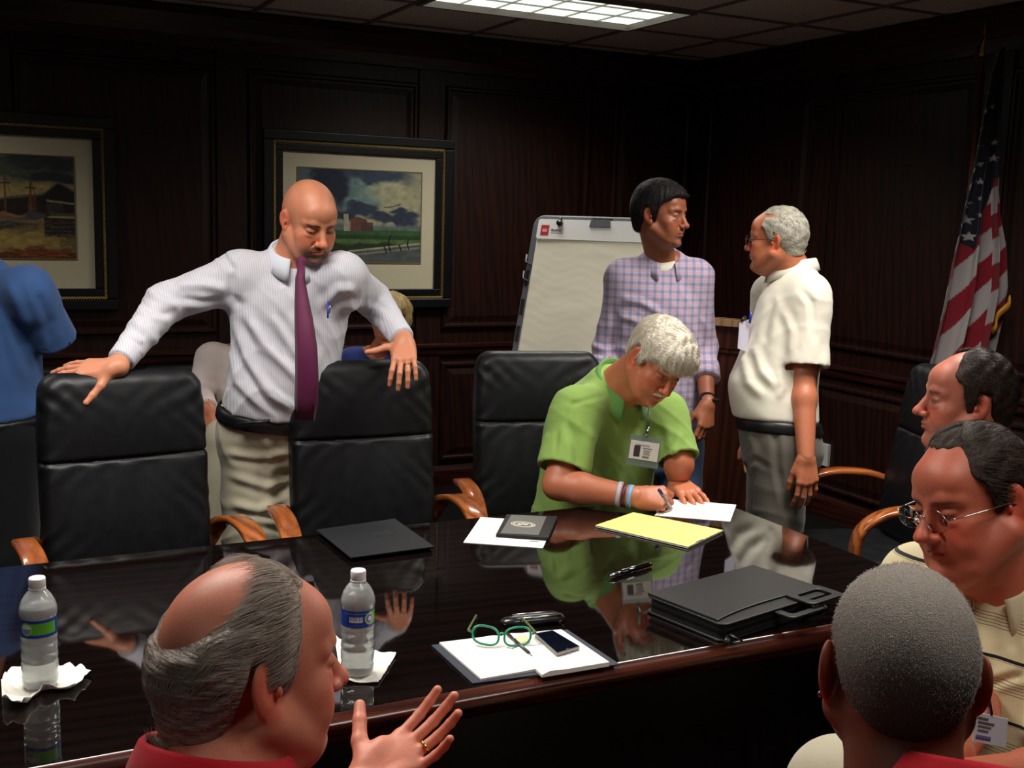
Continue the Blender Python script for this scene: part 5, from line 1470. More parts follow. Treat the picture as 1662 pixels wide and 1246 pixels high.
PL['legs'] = [(atc(1020, 720, 4.46), atc(1018, 900, 4.42), np.append(atc(1018, 900, 4.5)[:2], .09)), (atc(1102, 720, 4.50), atc(1106, 900, 4.48), np.append(atc(1106, 900, 4.55)[:2], .09))]
PL['shirt'] = dict(m=M_PLAID, grow=.010, waist=-.06, res=.006, creases=[dict(amp=.004, f=15, d=(.5, .2, 1), seed=33), dict(amp=.0025, f=30, d=(1, .2, .7), seed=35)],
    folds=[([(1008, 485), (1040, 490), (1075, 510)], 6, .008), ([(1000, 510), (1030, 520), (1060, 545)], 6, .007), ([(998, 500), (1000, 540), (990, 580)], 6, -.008), ([(1000, 560), (1020, 570)], 6, .006), ([(1135, 500), (1138, 560)], 6, -.007), ([(960, 560), (985, 570), (1005, 560)], 5, .007), ([(960, 580), (985, 585)], 5, .006)])
PL['trousers'] = dict(m=M_JEANS, grow=.008, res=.010, creases=[dict(amp=.004, f=18, d=(.3, .1, 1), seed=37)])
def hair_short(T=.013, **kw):
    def f(q):
        n = np.sin(q[:, 0]*170+3*np.sin(q[:, 1]*90))*np.sin(q[:, 1]*90+2*np.sin(q[:, 0]*75))
        return (T+.006*smoothstep(.05, .11, q[:, 2])+.0012*n)*smoothstep(-.003, .012, q[:, 2]-hairline(q, **kw))-.004
    return f
HM_K = hair_mat('black_hair', rgb(10, 8, 8), rgb(26, 20, 18), rough=.6); HS_K = mat('black_strand', rgb(20, 16, 15), .5, .3)
PL.update(hair=hair_short(.018, front=.066, temple=.052, side=-.028, ear=.0, nape=-.068), flow=flow_comb((.5, .2, -.1)), hm=HM_K, hms=HS_K, strands=3500, hkw=dict(length=.026, lift=.28, rad=.0005))
e = person_build('black-haired man in a pink and blue plaid shirt, standing before the flip chart', PL)
npt = np.array(PL['neck'])
collar('collar', npt+PL['_TM'] @ np.array([0, .006, -.02]), PL['_TM'], .066, .070, .040, .040, .072, M_PLAID, e, gap=.42, fall=.016, tilt=.034)
F = Field(); F.frame(npt, PL['_TM']); F.loft([(-.06, 0, .02, .062, .062), (-.02, 0, .012, .058, .058), (.006, 0, .008, .056, .056)], k=.01); V, Fc = F.mesh(.004); mesh_obj('undershirt', V, Fc, M_WSHIRT, e)
A1 = PL['arms'][1]; E1, W1 = np.array(A1['E']), np.array(A1['W']); ax = nrm(W1-E1)
for k in range(2):
    q = E1+(W1-E1)*(.40+.10*k)
    Vt, Ft = tube_geo([q-ax*.025, q-ax*.02, q+ax*.02, q+ax*.025], .05, 24, rs=[.050, .056, .058, .050]); mesh_obj('rolled_cuff', Vt, Ft, M_PLAID, e)
wt_ = ring_on(e, W1-ax*.02, W1, .0300, .028, M_BLACKP, 'watch')
bmw = bmesh.new(); vs = bx(bmw, (0, 0, 0), (.034, .034, .012)); o = bm_obj('watch_face', bmw, M_BLACKP, wt_, bevel=.004); o.location = W1-ax*.02+RT*.024-FWD*.018
# shirt placket buttons
for z in (.42, .36, .30, .24, .18):
    pass
# =================================================== 4. white-haired man in a white short-sleeved shirt
WH = dict(ho=(2.796, 3.333, 1.572), look=(-.62, .78, -.02), up=(-.06, -.03, 1), skin=SK_TAN, lid=.3, brow=(.4, .36, .3), browa=.5, nose=1.05, fat=.010, nr=(.064, .074), headres=.0022, flush=.7, jn=.012,
          pel=atc(1268, 690, 4.26), neck=atc(1288, 436, 4.24), face=nrm(np.array([-.80, .42, 0])), belly=.06, w=.98, depth=1.02)
WH['arms'] = [
    dict(S=atc(1312, 478, 4.12), E=atc(1304, 610, 4.10), W=atc(1308, 742, 4.02), short=.88, sr=(.076, .088), r=(.050, .044, .045, .031),
         hand=dict(dir=cam_r(.02, -.1, -1), back=cam_r(.15, -1, 0), side=1, res=.0026, curl=[(.25, .35, .2), (.3, .4, .2), (.3, .45, .2), (.3, .5, .2)], spread=.10, thumb=(.35, .3, .2), s=1.05)),
    dict(S=atc(1252, 476, 4.45), E=atc(1236, 600, 4.52), W=atc(1225, 700, 4.42), short=.85, sr=(.07, .075), hand=dict(dir=(0, 0, -1), back=cam_r(0, 1, 0), side=-1, res=.004))]
WH['legs'] = [(atc(1268, 730, 4.18), atc(1262, 900, 4.16), np.append(atc(1262, 900, 4.22)[:2], .09)), (atc(1258, 730, 4.34), atc(1246, 900, 4.36), np.append(atc(1246, 900, 4.40)[:2], .09))]
WH['shirt'] = dict(m=M_WSHIRT, grow=.012, waist=.03, res=.006, creases=[dict(amp=.003, f=12, d=(.3, .4, 1), seed=43), dict(amp=.0016, f=28, d=(1, .3, .6), seed=45)],
    folds=[([(1300, 470), (1318, 490), (1325, 560)], 6, -.006), ([(1222, 560), (1235, 600), (1262, 630)], 8, .007), ([(1205, 570), (1215, 620), (1240, 645)], 8, .007), ([(1345, 480), (1350, 560), (1335, 620)], 9, .007), ([(1256, 480), (1245, 520), (1240, 560)], 7, -.006), ([(1262, 600), (1270, 630), (1262, 650)], 6, .005),
           ([(1270, 500), (1285, 540), (1282, 580)], 7, .005)])
WH['trousers'] = dict(m=M_GREYT, grow=.014, belt=M_BELT, res=.008, r=(.108, .088, .076), creases=[dict(amp=.004, f=12, d=(.3, .1, 1), seed=47)],
    folds=[([(1215, 700), (1225, 730), (1222, 770)], 6, .007), ([(1205, 760), (1225, 745), (1250, 760)], 5, -.005), ([(1258, 690), (1262, 760), (1280, 840)], 6, -.008)])
def hair_wh(q):
    hl = hairline(q, front=.2, temple=.052, side=-.005, ear=.0, nape=-.068)
    az = np.abs(np.arctan2(q[:, 0], q[:, 1]+.01))
    side = smoothstep(-.002, .012, q[:, 2]-hl)*(1-smoothstep(.074, .092, q[:, 2]+.0*az))
    side = side*(az > .9)
    n = np.sin(q[:, 1]*110+2*np.sin(q[:, 2]*60))*np.sin(q[:, 2]*70)
    top = smoothstep(.084, .098, q[:, 2])*(1-smoothstep(.030, .050, q[:, 1]))*.0075
    back = smoothstep(.01, -.035, q[:, 1])*smoothstep(-.068, -.055, q[:, 2])*.013
    return np.maximum(np.maximum((.010+.002*n)*side, top), back+.002*n*(back > .004))-.004
HM_G = hair_mat('grey_hair', rgb(130, 124, 112), rgb(188, 182, 168)); HS_G = mat('grey_strand', rgb(176, 170, 156), .45, .4)
WH.update(hair=hair_wh, flow=lambda q: np.where((q[:, 2] > .085)[:, None], np.array([[0, -.7, .0]]), np.array([[0, -.75, -.5]])), hm=HM_G, hms=HS_G, strands=3500, hkw=dict(length=.024, lift=.18, rad=.0005))
e = person_build('standing man with white hair and glasses in a white short-sleeved shirt, back half turned', WH)
npt = np.array(WH['neck'])
collar('collar', npt+WH['_TM'] @ np.array([0, .004, -.02]), WH['_TM'], .074, .080, .046, .046, .070, M_WSHIRT, e, gap=.25, fall=.014, tilt=.020)
M_GLASS = mat('lens_glass', (.97, .97, .97, 1), .0, .5, trans=1.0, ior=1.06); M_WIRE = mat('wire_frame', rgb(150, 140, 130), .25, .6, metal=1.0); M_DARKW = mat('dark_wire', rgb(40, 30, 34), .3)
glasses(e, WH['_o'], WH['_M'], 1, M_DARKW, M_GLASS)
q0 = atc(1205, 560, 4.20)
bdw = thing('name_badge', 'clear name badge hanging from the white shirt pocket', 'badge')
pts = [atc(1200, 524, 4.16), atc(1216, 518, 4.20), atc(1214, 572, 4.21), atc(1197, 565, 4.16)]
V = [p for p in pts]+[p-FWD*.002 for p in pts]
mesh_obj('holder', V, [(0, 1, 2, 3), (4, 5, 6, 7), (0, 1, 5, 4), (1, 2, 6, 5), (2, 3, 7, 6), (3, 0, 4, 7)], mat('badge_pale', rgb(190, 186, 205), .4), bdw, smooth=False)
tube('badge_clip', [atc(1204, 520, 4.16), atc(1210, 514, 4.18)], .006, M_BLACKP, bdw, n=8)
tube('pocket_pen', [atc(1219, 506, 4.17), atc(1217, 524, 4.18)], .005, M_PENB, e, n=8)
# =================================================== guest chairs
guest_proto = []
def guest_chair(label, x, y, rz, group='low black guest chairs'):
    if guest_proto:
        src = guest_proto[0]; e = src.copy(); COL.objects.link(e)
        for ch in src.children: c = ch.copy(); COL.objects.link(c); c.parent = e
    else:
        e = thing('guest_chair', label, 'chair')
        box('seat', (-.25, -.24, .40), (.25, .24, .475), M_LEATHER, e, bevel=.03, seg=3)
        bm = bmesh.new(); bx(bm, (0, .27, .64), (.50, .07, .38), Matrix.Rotation(R_(-7), 4, 'X')); bm_obj('backrest', bm, M_LEATHER, e, bevel=.03, seg=3)
        for s in (-1, 1):
            tube('armrest', [(s*.28, .25, .62), (s*.28, .05, .645), (s*.28, -.18, .64), (s*.28, -.22, .60)], .018, M_ARM, e, n=8)
            tube('leg', [(s*.28, -.22, .61), (s*.28, -.23, .30), (s*.28, -.24, 0)], .017, M_ARM, e, n=8)
            tube('leg', [(s*.28, .26, .62), (s*.28, .27, .30), (s*.28, .30, 0)], .017, M_ARM, e, n=8)
        guest_proto.append(e)
    e['label'] = label; e['category'] = 'chair'; e['group'] = group; e.location = (x, y, 0); e.rotation_euler = (0, 0, rz)
    return e
guest_chair('low black leather chair against the back wall, just left of the seated man', .44, 5.55, 0)
guest_chair('low black chair against the back wall holding the man hidden behind the bald man', 1.10, 5.50, 0)
guest_chair('low black chair against the back wall holding the blonde woman', 1.86, 5.42, 0)
# =================================================== 5. balding man in a dark suit, profile
def hair_recede(T, top=False):
    def f(q):
        az = np.abs(np.arctan2(q[:, 0], q[:, 1]+.01)); hl = hairline(q, front=.3, temple=.060, side=-.030, ear=.0, nape=-.070, recede=0)
        n = np.sin(q[:, 1]*150+2*np.sin(q[:, 2]*70))*np.sin(q[:, 2]*90)
        base = smoothstep(-.003, .010, q[:, 2]-hl)
        lim = smoothstep(.050, .025, q[:, 1]-.45*np.maximum(.085-q[:, 2], 0))       # nothing forward of the ears
        return (T+.0015*n)*base*lim-.004
    return f
DK = dict(ho=(2.1956, 1.8762, 1.2163), look=(-.813, .58, .02), skin=SK_RED*np.array([.82,.72,.70]), lid=.35, brow=(.05, .03, .02), nose=1.15, fat=.008, nr=(.062, .072), headres=.0019, flush=.7, jn=.010, jowl=True,
          pel=(2.46, 1.70, .50), neck=(2.272, 1.822, 1.03), face=(-.86, .5, 0), belly=.05, w=1.02)
r_ = np.array([.5, .86, 0])
DK['arms'] = [dict(S=(2.27+.21*.5, 1.80+.21*.86, .965), E=(2.40, 2.06, .72), W=(2.20, 2.16, .64), sr=(.068, .060, .052, .042), hand=dict(dir=(-.9, .3, -.1), back=(0, 0, 1), side=-1, res=.004)),
              dict(S=(2.27-.21*.5, 1.80-.21*.86, .965), E=(2.26, 1.50, .72), W=(2.10, 1.66, .62), sr=(.068, .060, .052, .042), hand=dict(dir=(-.8, .5, -.1), back=(0, 0, 1), side=1, res=.004))]
DK['legs'] = [((2.46+.05, 1.70+.08, .52), (2.07, 2.00, .50), (2.05, 2.02, .09)), ((2.46-.05, 1.70-.08, .52), (1.97, 1.84, .50), (1.95, 1.86, .09))]
DK['shirt'] = dict(m=M_NAVY, name='jacket', grow=.018, waist=-.15, res=.009)
DK['trousers'] = dict(m=M_NAVY, grow=.012, res=.012)
HM_B = hair_mat('brown_hair', rgb(24, 16, 13), rgb(58, 40, 31), rough=.6); HS_B = mat('brown_strand', rgb(50, 34, 26), .5, .3)
DK.update(hair=hair_recede(.013), flow=lambda q: np.tile(np.array([[0, -.85, -.35]]), (len(q), 1)), hm=HM_B, hms=HS_B, strands=5000, hkw=dict(length=.026, lift=.14, rad=.0004))
e = person_build('seated man in a dark suit with receding brown hair, in profile at right', DK)
collar('collar', np.array(DK['neck'])+np.array([0, 0, -.02]), DK['_TM'], .074, .078, .050, .045, .06, M_NAVY, e, gap=.3, fall=.014, tilt=.02)
make_chair('black leather chair of the man in the dark suit, at the table\'s right end', 2.52, 1.62, R_(-60-0))
# =================================================== 6. man with glasses in a cream striped polo
def hair_polo(q):
    az = np.abs(np.arctan2(q[:, 0], q[:, 1]+.01)); hl = hairline(q, front=.3, temple=.055, side=-.020, ear=.0, nape=-.066)
    n = np.sin(q[:, 2]*170+2*np.sin(q[:, 1]*60)); base = smoothstep(-.003, .010, q[:, 2]-hl)
    lim = smoothstep(.048, .022, q[:, 1]-.35*np.maximum(.08-q[:, 2], 0))
    side = (.012+.0012*n)*base*lim
    top = .0065*smoothstep(.090, .104, q[:, 2])*smoothstep(.075, .055, q[:, 1])+.0008*np.sin(q[:, 0]*300+q[:, 1]*40)
    fr = .007*smoothstep(.010, .0, np.abs(q[:, 1]-.066)-.004)*smoothstep(.064, .074, q[:, 2])
    return np.maximum(np.maximum(side, top*(q[:, 2] > .085)), fr*0)-.004
PO = dict(ho=(1.592, 1.330, 1.157), look=(-.965, .10, -.20), up=(-.10, .16, .98), skin=SK_RED*np.array([.80, .60, .54]), eyeshade=.4, lid=.72, brow=(.10, .06, .045), browa=.8, nose=1.22, fat=.013, ear=1.12, nr=(.068, .080), headres=.0016, flush=.8, jn=.014, jowl=True, hs=1.05,
          lip=(.80, .50, .50),
          pel=(1.80, 1.24, .50), neck=(1.665, 1.310, 1.020), face=(-.93, -.34, 0), belly=.06, w=1.10, depth=1.08)
PO['arms'] = [dict(S=(1.68, 1.505, .93), E=atc(1580, 1140, 1.95), W=atc(1545, 1222, 1.70), short=.85, sr=(.076, .080), r=(.054, .046, .046, .032), hand=dict(dir=cam_r(-1, -.1, .08), back=cam_r(0, -.4, 1), side=-1, res=.003)),
              dict(S=(1.77, 1.115, .93), E=(1.66, .96, .68), W=(1.40, 1.10, .70), short=.85, sr=(.076, .080), r=(.054, .046, .046, .032), hand=dict(dir=(-.8, .5, 0), back=(-.1, 0, 1), side=1, res=.003))]
PO['arms'][1]['E'] = atc(1720, 1265, 1.80); PO['arms'][1]['W'] = atc(1560, 1268, 1.62)
PO['legs'] = [((1.78, 1.34, .53), atc(1368, 1288, 1.66), np.append(atc(1368, 1288, 1.66)[:2], .09)), ((1.80, 1.16, .53), (1.34, 1.12, .56), (1.30, 1.12, .09))]
PO['shirt'] = dict(m=M_POLO, grow=.014, waist=-.12, res=.0055, n=2.2, creases=[dict(amp=.003, f=11, d=(.4, .4, 1), seed=53)],
                   folds=[([(1600, 960), (1590, 1020), (1600, 1090)], 14, .006), ([(1650, 980), (1640, 1060)], 12, -.005), ([(1605, 1110), (1640, 1100), (1662, 1095)], 7, -.005)])
PO['trousers'] = dict(m=M_KHAKI, grow=.012, res=.010, r=(.10, .082, .070))
PO.update(hair=hair_polo, flow=lambda q: np.where((q[:, 2] > .088)[:, None], np.array([[.15, -1, .0]]), np.array([[0, -.9, -.25]])), hm=HM_B, hms=mat('brown_strand_sandy', rgb(58, 41, 31), .5, .3), strands=8000, hkw=dict(length=.030, lift=.10, rad=.00035, wave=.10))
e = person_build('man with wire glasses in a cream polo with thin black stripes, looking down at right', PO)
collar('collar', np.array(PO['neck'])+PO['_TM'] @ np.array([0, .006, -.018]), frame_from((0, 0, 0), nrm(PO['_TM'][:, 2]+np.array([-.10, -.03, .1])), PO['face']), .080, .084, .046, .050, .095, cloth_mat('cream_collar', rgb(206, 194, 160), .85, 700), e, gap=.34, fall=.020, tilt=.038)
M_SILV = mat('silver_frame', rgb(190, 188, 184), .18, .6, metal=1.0)
glasses(e, PO['_o'], PO['_M'], 1.05, M_SILV, M_GLASS, w=.027, h=.019, y=.108, z=-.007)
nb = thing('name_badge', 'white name badge hanging at the waist of the cream striped polo', 'badge')
pc = [atc(1581, 1154, 1.58), atc(1635, 1166, 1.60), atc(1632, 1212, 1.60), atc(1578, 1202, 1.58)]
V = pc+[p-FWD*.002 for p in pc]
mesh_obj('card', V, [(0, 1, 2, 3), (4, 5, 6, 7), (0, 1, 5, 4), (1, 2, 6, 5), (2, 3, 7, 6), (3, 0, 4, 7)], mat('badge_white', rgb(210, 206, 214), .5), nb, smooth=False)
def on_quad(p, u, v): return (p[0]*(1-u)+p[1]*u)*(1-v)+(p[3]*(1-u)+p[2]*u)*v
for u0, u1, v0, v1, m_ in ((.10, .42, .12, .17, M_GREYP), (.12, .60, .26, .31, M_GREYP), (.12, .52, .40, .44, M_GREYP), (.12, .44, .54, .58, M_GREYP), (.08, .52, .74, .84, mat('violet_print', rgb(110, 104, 160), .6))):
    q = [on_quad(pc, *uv)-FWD*.0026 for uv in ((u0, v0), (u1, v0), (u1, v1), (u0, v1))]; mesh_obj('print_line', q+[p_-FWD*.0004 for p_ in q], [(0, 1, 2, 3), (4, 5, 6, 7), (0, 1, 5, 4), (1, 2, 6, 5), (2, 3, 7, 6), (3, 0, 4, 7)], m_, nb, smooth=False)
tube('lanyard_clip', [(pc[0]+pc[1])/2, (pc[0]+pc[1])/2+np.array([0, 0, .03])+FWD*.02], .004, M_STEEL, nb, n=6)
# =================================================== 7. man seen from behind with close-cropped grey hair
def hair_buzz(q):
    hl = hairline(q, front=.070, temple=.058, side=-.030, ear=.0, nape=-.060)
    return .0042*smoothstep(-.016, .022, q[:, 2]-hl)-.0022
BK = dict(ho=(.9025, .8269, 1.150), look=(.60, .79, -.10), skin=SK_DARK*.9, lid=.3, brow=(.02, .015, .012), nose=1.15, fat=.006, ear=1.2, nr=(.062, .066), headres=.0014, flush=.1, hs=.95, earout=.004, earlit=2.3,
          pel=(.74, .66, .50), neck=(.868, .770, 1.03), face=(.62, .78, 0), w=1.05, belly=.02)
BK['arms'] = [dict(S=(.875+.20*.78, .755-.20*.62, .895), E=(1.14, .66, .66), W=(1.26, .86, .70), short=.85, sr=(.074, .076), hand=dict(dir=(.5, .8, 0), back=(0, 0, 1), side=-1, res=.004)),
              dict(S=(.875-.20*.78, .755+.20*.62, .895), E=(.72, 1.02, .66), W=(.92, 1.16, .70), short=.85, sr=(.074, .076), hand=dict(dir=(.5, .8, 0), back=(0, 0, 1), side=1, res=.004))]
BK['legs'] = [((.80, .60, .52), (1.10, .97, .52), (1.10, .99, .09)), ((.68, .72, .52), (.98, 1.10, .52), (.98, 1.12, .09))]
BK['shirt'] = dict(m=M_RED, grow=.012, waist=-.12, res=.008); BK['trousers'] = dict(m=M_BLACKC, grow=.012, res=.012)
M_BUZZ = mat('buzz_hair', rgb(70, 62, 56), .8, .2); t = NT(M_BUZZ)
nz = t.n('ShaderNodeTexNoise', i_Scale=650.0, i_Detail=3.0); t.l(coords(t), nz.inputs[0]); n2 = t.n('ShaderNodeTexNoise', i_Scale=22.0, i_Detail=3.0); t.l(coords(t), n2.inputs[0])
a = t.math('MULTIPLY_ADD', n2.outputs[0], .45, t.math('MULTIPLY', nz.outputs[0], .6)); 
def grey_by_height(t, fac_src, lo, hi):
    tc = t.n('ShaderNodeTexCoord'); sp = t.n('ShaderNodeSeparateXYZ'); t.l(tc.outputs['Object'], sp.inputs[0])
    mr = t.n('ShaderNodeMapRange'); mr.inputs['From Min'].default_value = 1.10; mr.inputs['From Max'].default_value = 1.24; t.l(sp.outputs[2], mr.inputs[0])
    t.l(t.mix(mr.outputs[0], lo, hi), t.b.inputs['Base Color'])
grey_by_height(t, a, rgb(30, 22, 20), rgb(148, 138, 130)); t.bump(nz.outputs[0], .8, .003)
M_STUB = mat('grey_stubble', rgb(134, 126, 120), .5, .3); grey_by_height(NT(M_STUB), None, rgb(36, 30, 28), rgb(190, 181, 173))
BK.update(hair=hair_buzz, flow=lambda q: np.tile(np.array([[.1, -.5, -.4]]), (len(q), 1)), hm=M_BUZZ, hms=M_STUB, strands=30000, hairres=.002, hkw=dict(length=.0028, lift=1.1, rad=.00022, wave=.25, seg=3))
e = person_build('man with close-cropped grey hair and a red shirt, seen from behind at lower right', BK)
collar('collar', np.array(BK['neck'])+np.array([0, 0, -.02])+RT*.045+UP*.010, BK['_TM'], .078, .082, .055, .045, .07, M_RED, e, gap=.3, fall=.014, tilt=.01)
for dz in (-.026, .004):
    s_ = Field(); s_.frame(BK['_o'], BK['_M'], .95); s_.ell((-.0885, -.016, dz-.008), (.003, .003, .004)); V, F = s_.mesh(.0012); mesh_obj('ear_stud', V, F, M_STEEL, e)
# =================================================== 8. older man in a red polo, profile, gesturing
def hair_red(q):
    hl = hairline(q, front=.3, temple=.078, side=-.006, ear=.0, nape=-.098)
    n = np.sin(q[:, 2]*120-q[:, 1]*60+2.5*np.sin(q[:, 1]*45+q[:, 2]*20)); n2 = np.sin(q[:, 2]*330-q[:, 1]*160+3*np.sin(q[:, 1]*60))
    base = smoothstep(-.004, .012, q[:, 2]-hl)
    lim = smoothstep(.050, .018, q[:, 1]-.25*np.maximum(q[:, 2], 0)*0)
    crown = smoothstep(.088, .050, np.sqrt((q[:, 0]/1.0)**2+((q[:, 1]+.062)/1.15)**2+((q[:, 2]-.092)/1.25)**2))
    side = (.014+.006*smoothstep(.0, -.08, q[:, 1])+.0011*n+.0006*n2)*base*lim*(1-crown)
    top = (1-crown)*.0055*smoothstep(.080, .098, q[:, 2])*smoothstep(.070, .045, q[:, 1])*smoothstep(.002, .014, q[:, 1])
    burn = .006*blob(q, (.0725, .028, -.022), (.012, .011, .026), .4)+.006*blob(q, (-.0725, .028, -.022), (.012, .011, .026), .4)
    return np.maximum(np.maximum(side, top), burn)-.004
RD = dict(ho=(.3058, 1.2744, 1.080), look=(.985, .15, -.05), up=(.03, .06, 1), skin=SK_RED*1.04, lid=.45, brow=(.32, .26, .22), browa=.5, nose=1.18, fat=.006, ear=1.22, nr=(.060, .070), headres=.0014, flush=.6, jn=.012, jowl=True, hs=1.03,
          pel=(.26, 1.14, .47), neck=(.250, 1.232, .965), face=(.97, .2, 0), belly=.04, w=1.05)
RD['arms'] = [dict(S=(.28, 1.03, .845), E=(.24, .92, .60), W=(.42, 1.05, .66), short=.9, sr=(.074, .078), hand=dict(dir=(.9, .3, 0), back=(0, 0, 1), side=-1, res=.004)),
              dict(S=(.25, 1.43, .845), E=(.36, 1.52, .62), W=atc(588, 1272, 1.62), short=.6, sr=(.074, .078),
                   hand=dict(dir=cam_r(.80, .42, .46), back=cam_r(.30, .82, -.48), side=1, curl=[(.10, .25, .15), (.18, .28, .2), (.28, .32, .2), (.38, .36, .25)], spread=.13, thumb=(1.05, -.05, .05), s=.98, res=.0018))]
RD['legs'] = [((.13, 1.00, .49), (.56, 1.06, .50), (.58, 1.06, .09)), ((.10, 1.20, .49), (.54, 1.30, .50), (.56, 1.30, .09))]
RD['shirt'] = dict(m=M_RED, grow=.012, waist=-.12, res=.006, creases=[dict(amp=.003, f=12, d=(.4, .4, 1), seed=63)])
RD['trousers'] = dict(m=M_GREYT, grow=.012, res=.012)
HM_GB = hair_mat('grey_brown_hair', rgb(96, 86, 82), rgb(170, 154, 142), (40, 40, 260)); 
RD.update(hair=hair_red, flow=lambda q: np.stack([0*q[:, 0], -1+.2*np.sin(q[:, 2]*40), -.22-7*np.clip(.05-q[:, 2], 0, .15)-.6*(q[:, 1] < -.07)], 1), hm=HM_GB, hms=mat('grey_brown_strand', rgb(172, 156, 144), .4, .45), strands=22000, hairres=.0022,
          hkw=dict(length=.042, lift=.06, rad=.00032, wave=.07, seg=6))
e = person_build('older man in a red polo with swept-back greying hair, hand raised, lower left', RD)
collar('collar', np.array(RD['neck'])+RD['_TM'] @ np.array([0, .004, -.016]), frame_from((0, 0, 0), nrm(RD['_TM'][:, 2]+np.array([.05, 0, .1])), RD['face']), .076, .080, .052, .048, .075, M_RED, e, gap=.32, fall=.018, tilt=.02)
# wedding ring on the raised hand
a_ = RD['arms'][1]; Hm = handM(a_['hand']['dir'], a_['hand']['back']); hw = lambda p: np.array(a_['W'])+Hm @ (np.array(p)*.98)
sp = .13*(1.5-2); d0 = np.array([math.sin(sp)*math.cos(.28), math.cos(.28)*math.cos(sp), -math.sin(.28)]); b0 = np.array([-.011, .086, .001])
ring_on(e, hw(b0+d0*.022), hw(b0+d0*.03), .0100)
a_ = BALD['arms'][1]; Hm = handM(a_['hand']['dir'], a_['hand']['back']); hw = lambda p: np.array(a_['W'])+Hm @ np.array(p)
sp = .12*(1.5-2); d0 = np.array([math.sin(sp)*math.cos(.25), math.cos(.25)*math.cos(sp), -math.sin(.25)])
ring_on(BALD['_e'], hw(b0+d0*.020), hw(b0+d0*.03), .0100)
guest_chair('low black chair under the older man in the red polo', .08, 1.10, R_(-78-0)+PI-R_(0))
guest_chair('low black chair under the man with close-cropped grey hair', .72, .64, R_(-38)+PI)
make_chair('black leather chair of the man in the cream striped polo', 1.90, 1.20, R_(-70))
# =================================================== 9. seated man mostly hidden behind the bald man
BG = dict(ho=atc(412, 505, 4.95), look=nrm(-FWD+RT*.2), skin=SK_TAN, lid=.3, nose=1, fat=.003, nr=(.06, .07), headres=.004, pel=atc(415, 705, 5.05), neck=atc(408, 563, 5.0), face=nrm(-FWD*np.array([1, 1, 0])), w=1.0)
BG['arms'] = [dict(S=atc(345, 583, 4.98), E=atc(322, 636, 4.92), W=atc(338, 664, 4.72), sr=(.066, .058, .052, .042), cuff=.94, hand=dict(dir=cam_r(.12, -.35, -1), back=cam_r(-.2, -1, .3), side=-1, res=.004)),
              dict(S=atc(470, 583, 4.98), E=atc(490, 640, 4.92), W=atc(470, 668, 4.75), sr=(.066, .058, .052, .042), hand=dict(dir=cam_r(-.2, -.4, -1), back=cam_r(.2, -1, .3), side=1, res=.005))]
BG['legs'] = [(atc(375, 705, 4.95), atc(362, 712, 4.55), atc(352, 900, 4.55)), (atc(450, 705, 4.95), atc(455, 712, 4.55), atc(455, 900, 4.55))]
BG['shirt'] = dict(m=cloth_mat('pale_shirt', rgb(214, 200, 196), .8, 600), grow=.010, waist=-.05, res=.009, creases=[dict(amp=.005, f=16, d=(.6, .2, 1), seed=73)])
BG['trousers'] = dict(m=M_KHAKI, grow=.012, res=.010); BG.update(hair=hair_short(.012), flow=flow_comb(), hm=HM_G, hms=HS_G, strands=0)
e = person_build('seated man in pale shirt and khakis, mostly hidden behind the bald man', BG)
# =================================================== 10. blonde woman in blue, hidden behind the bald man's arm
def hair_wom(q):
    hl = np.where(q[:, 1] > .03, .055, -.14)
    n = np.sin(q[:, 2]*60+3*np.sin(q[:, 0]*60))*.003
    return (.022+n)*smoothstep(-.004, .012, q[:, 2]-hl)-.004
WO = dict(ho=atc(634, 520, 4.85), look=nrm(-FWD-RT*.2+UP*-.2), skin=SK_TAN, lid=.5, nose=.95, fat=0, nr=(.048, .055), headres=.004, hs=.93, pel=atc(590, 700, 5.02), neck=atc(612, 572, 4.95), face=nrm(-FWD*np.array([1, 1, 0])), w=.86, depth=.85)
WO['arms'] = [dict(S=atc(572, 590, 4.93), E=atc(560, 650, 4.88), W=atc(575, 690, 4.65), sr=(.05, .045, .04, .034), hand=dict(dir=cam_r(.3, -.5, -1), back=cam_r(0, -1, .3), side=-1, res=.005)),
              dict(S=atc(650, 592, 4.95), E=atc(662, 650, 4.9), W=atc(640, 690, 4.65), sr=(.05, .045, .04, .034), hand=dict(dir=cam_r(-.3, -.5, -1), back=cam_r(0, -1, .3), side=1, res=.005))]
WO['legs'] = [(atc(565, 705, 4.95), atc(560, 715, 4.52), atc(560, 890, 4.5)), (atc(620, 705, 4.95), atc(620, 715, 4.52), atc(618, 890, 4.5))]
WO['shirt'] = dict(m=cloth_mat('royal_blue', rgb(36, 52, 120), .8, 600), name='blouse', grow=.010, waist=-.05, res=.010); WO['trousers'] = dict(m=M_NAVY, grow=.01, res=.012)
HM_BL = hair_mat('blonde_hair', rgb(132, 108, 66), rgb(190, 166, 112))
WO.update(hair=hair_wom, flow=lambda q: np.stack([np.sign(q[:, 0])*.4, -.2+0*q[:, 0], -1+0*q[:, 0]], 1), hm=HM_BL, hms=mat('blonde_strand', rgb(196, 172, 120), .4), strands=2500, hkw=dict(length=.04, lift=.1, rad=.0006))
e = person_build('seated blonde woman in blue, mostly hidden behind the bald man\'s left arm', WO)
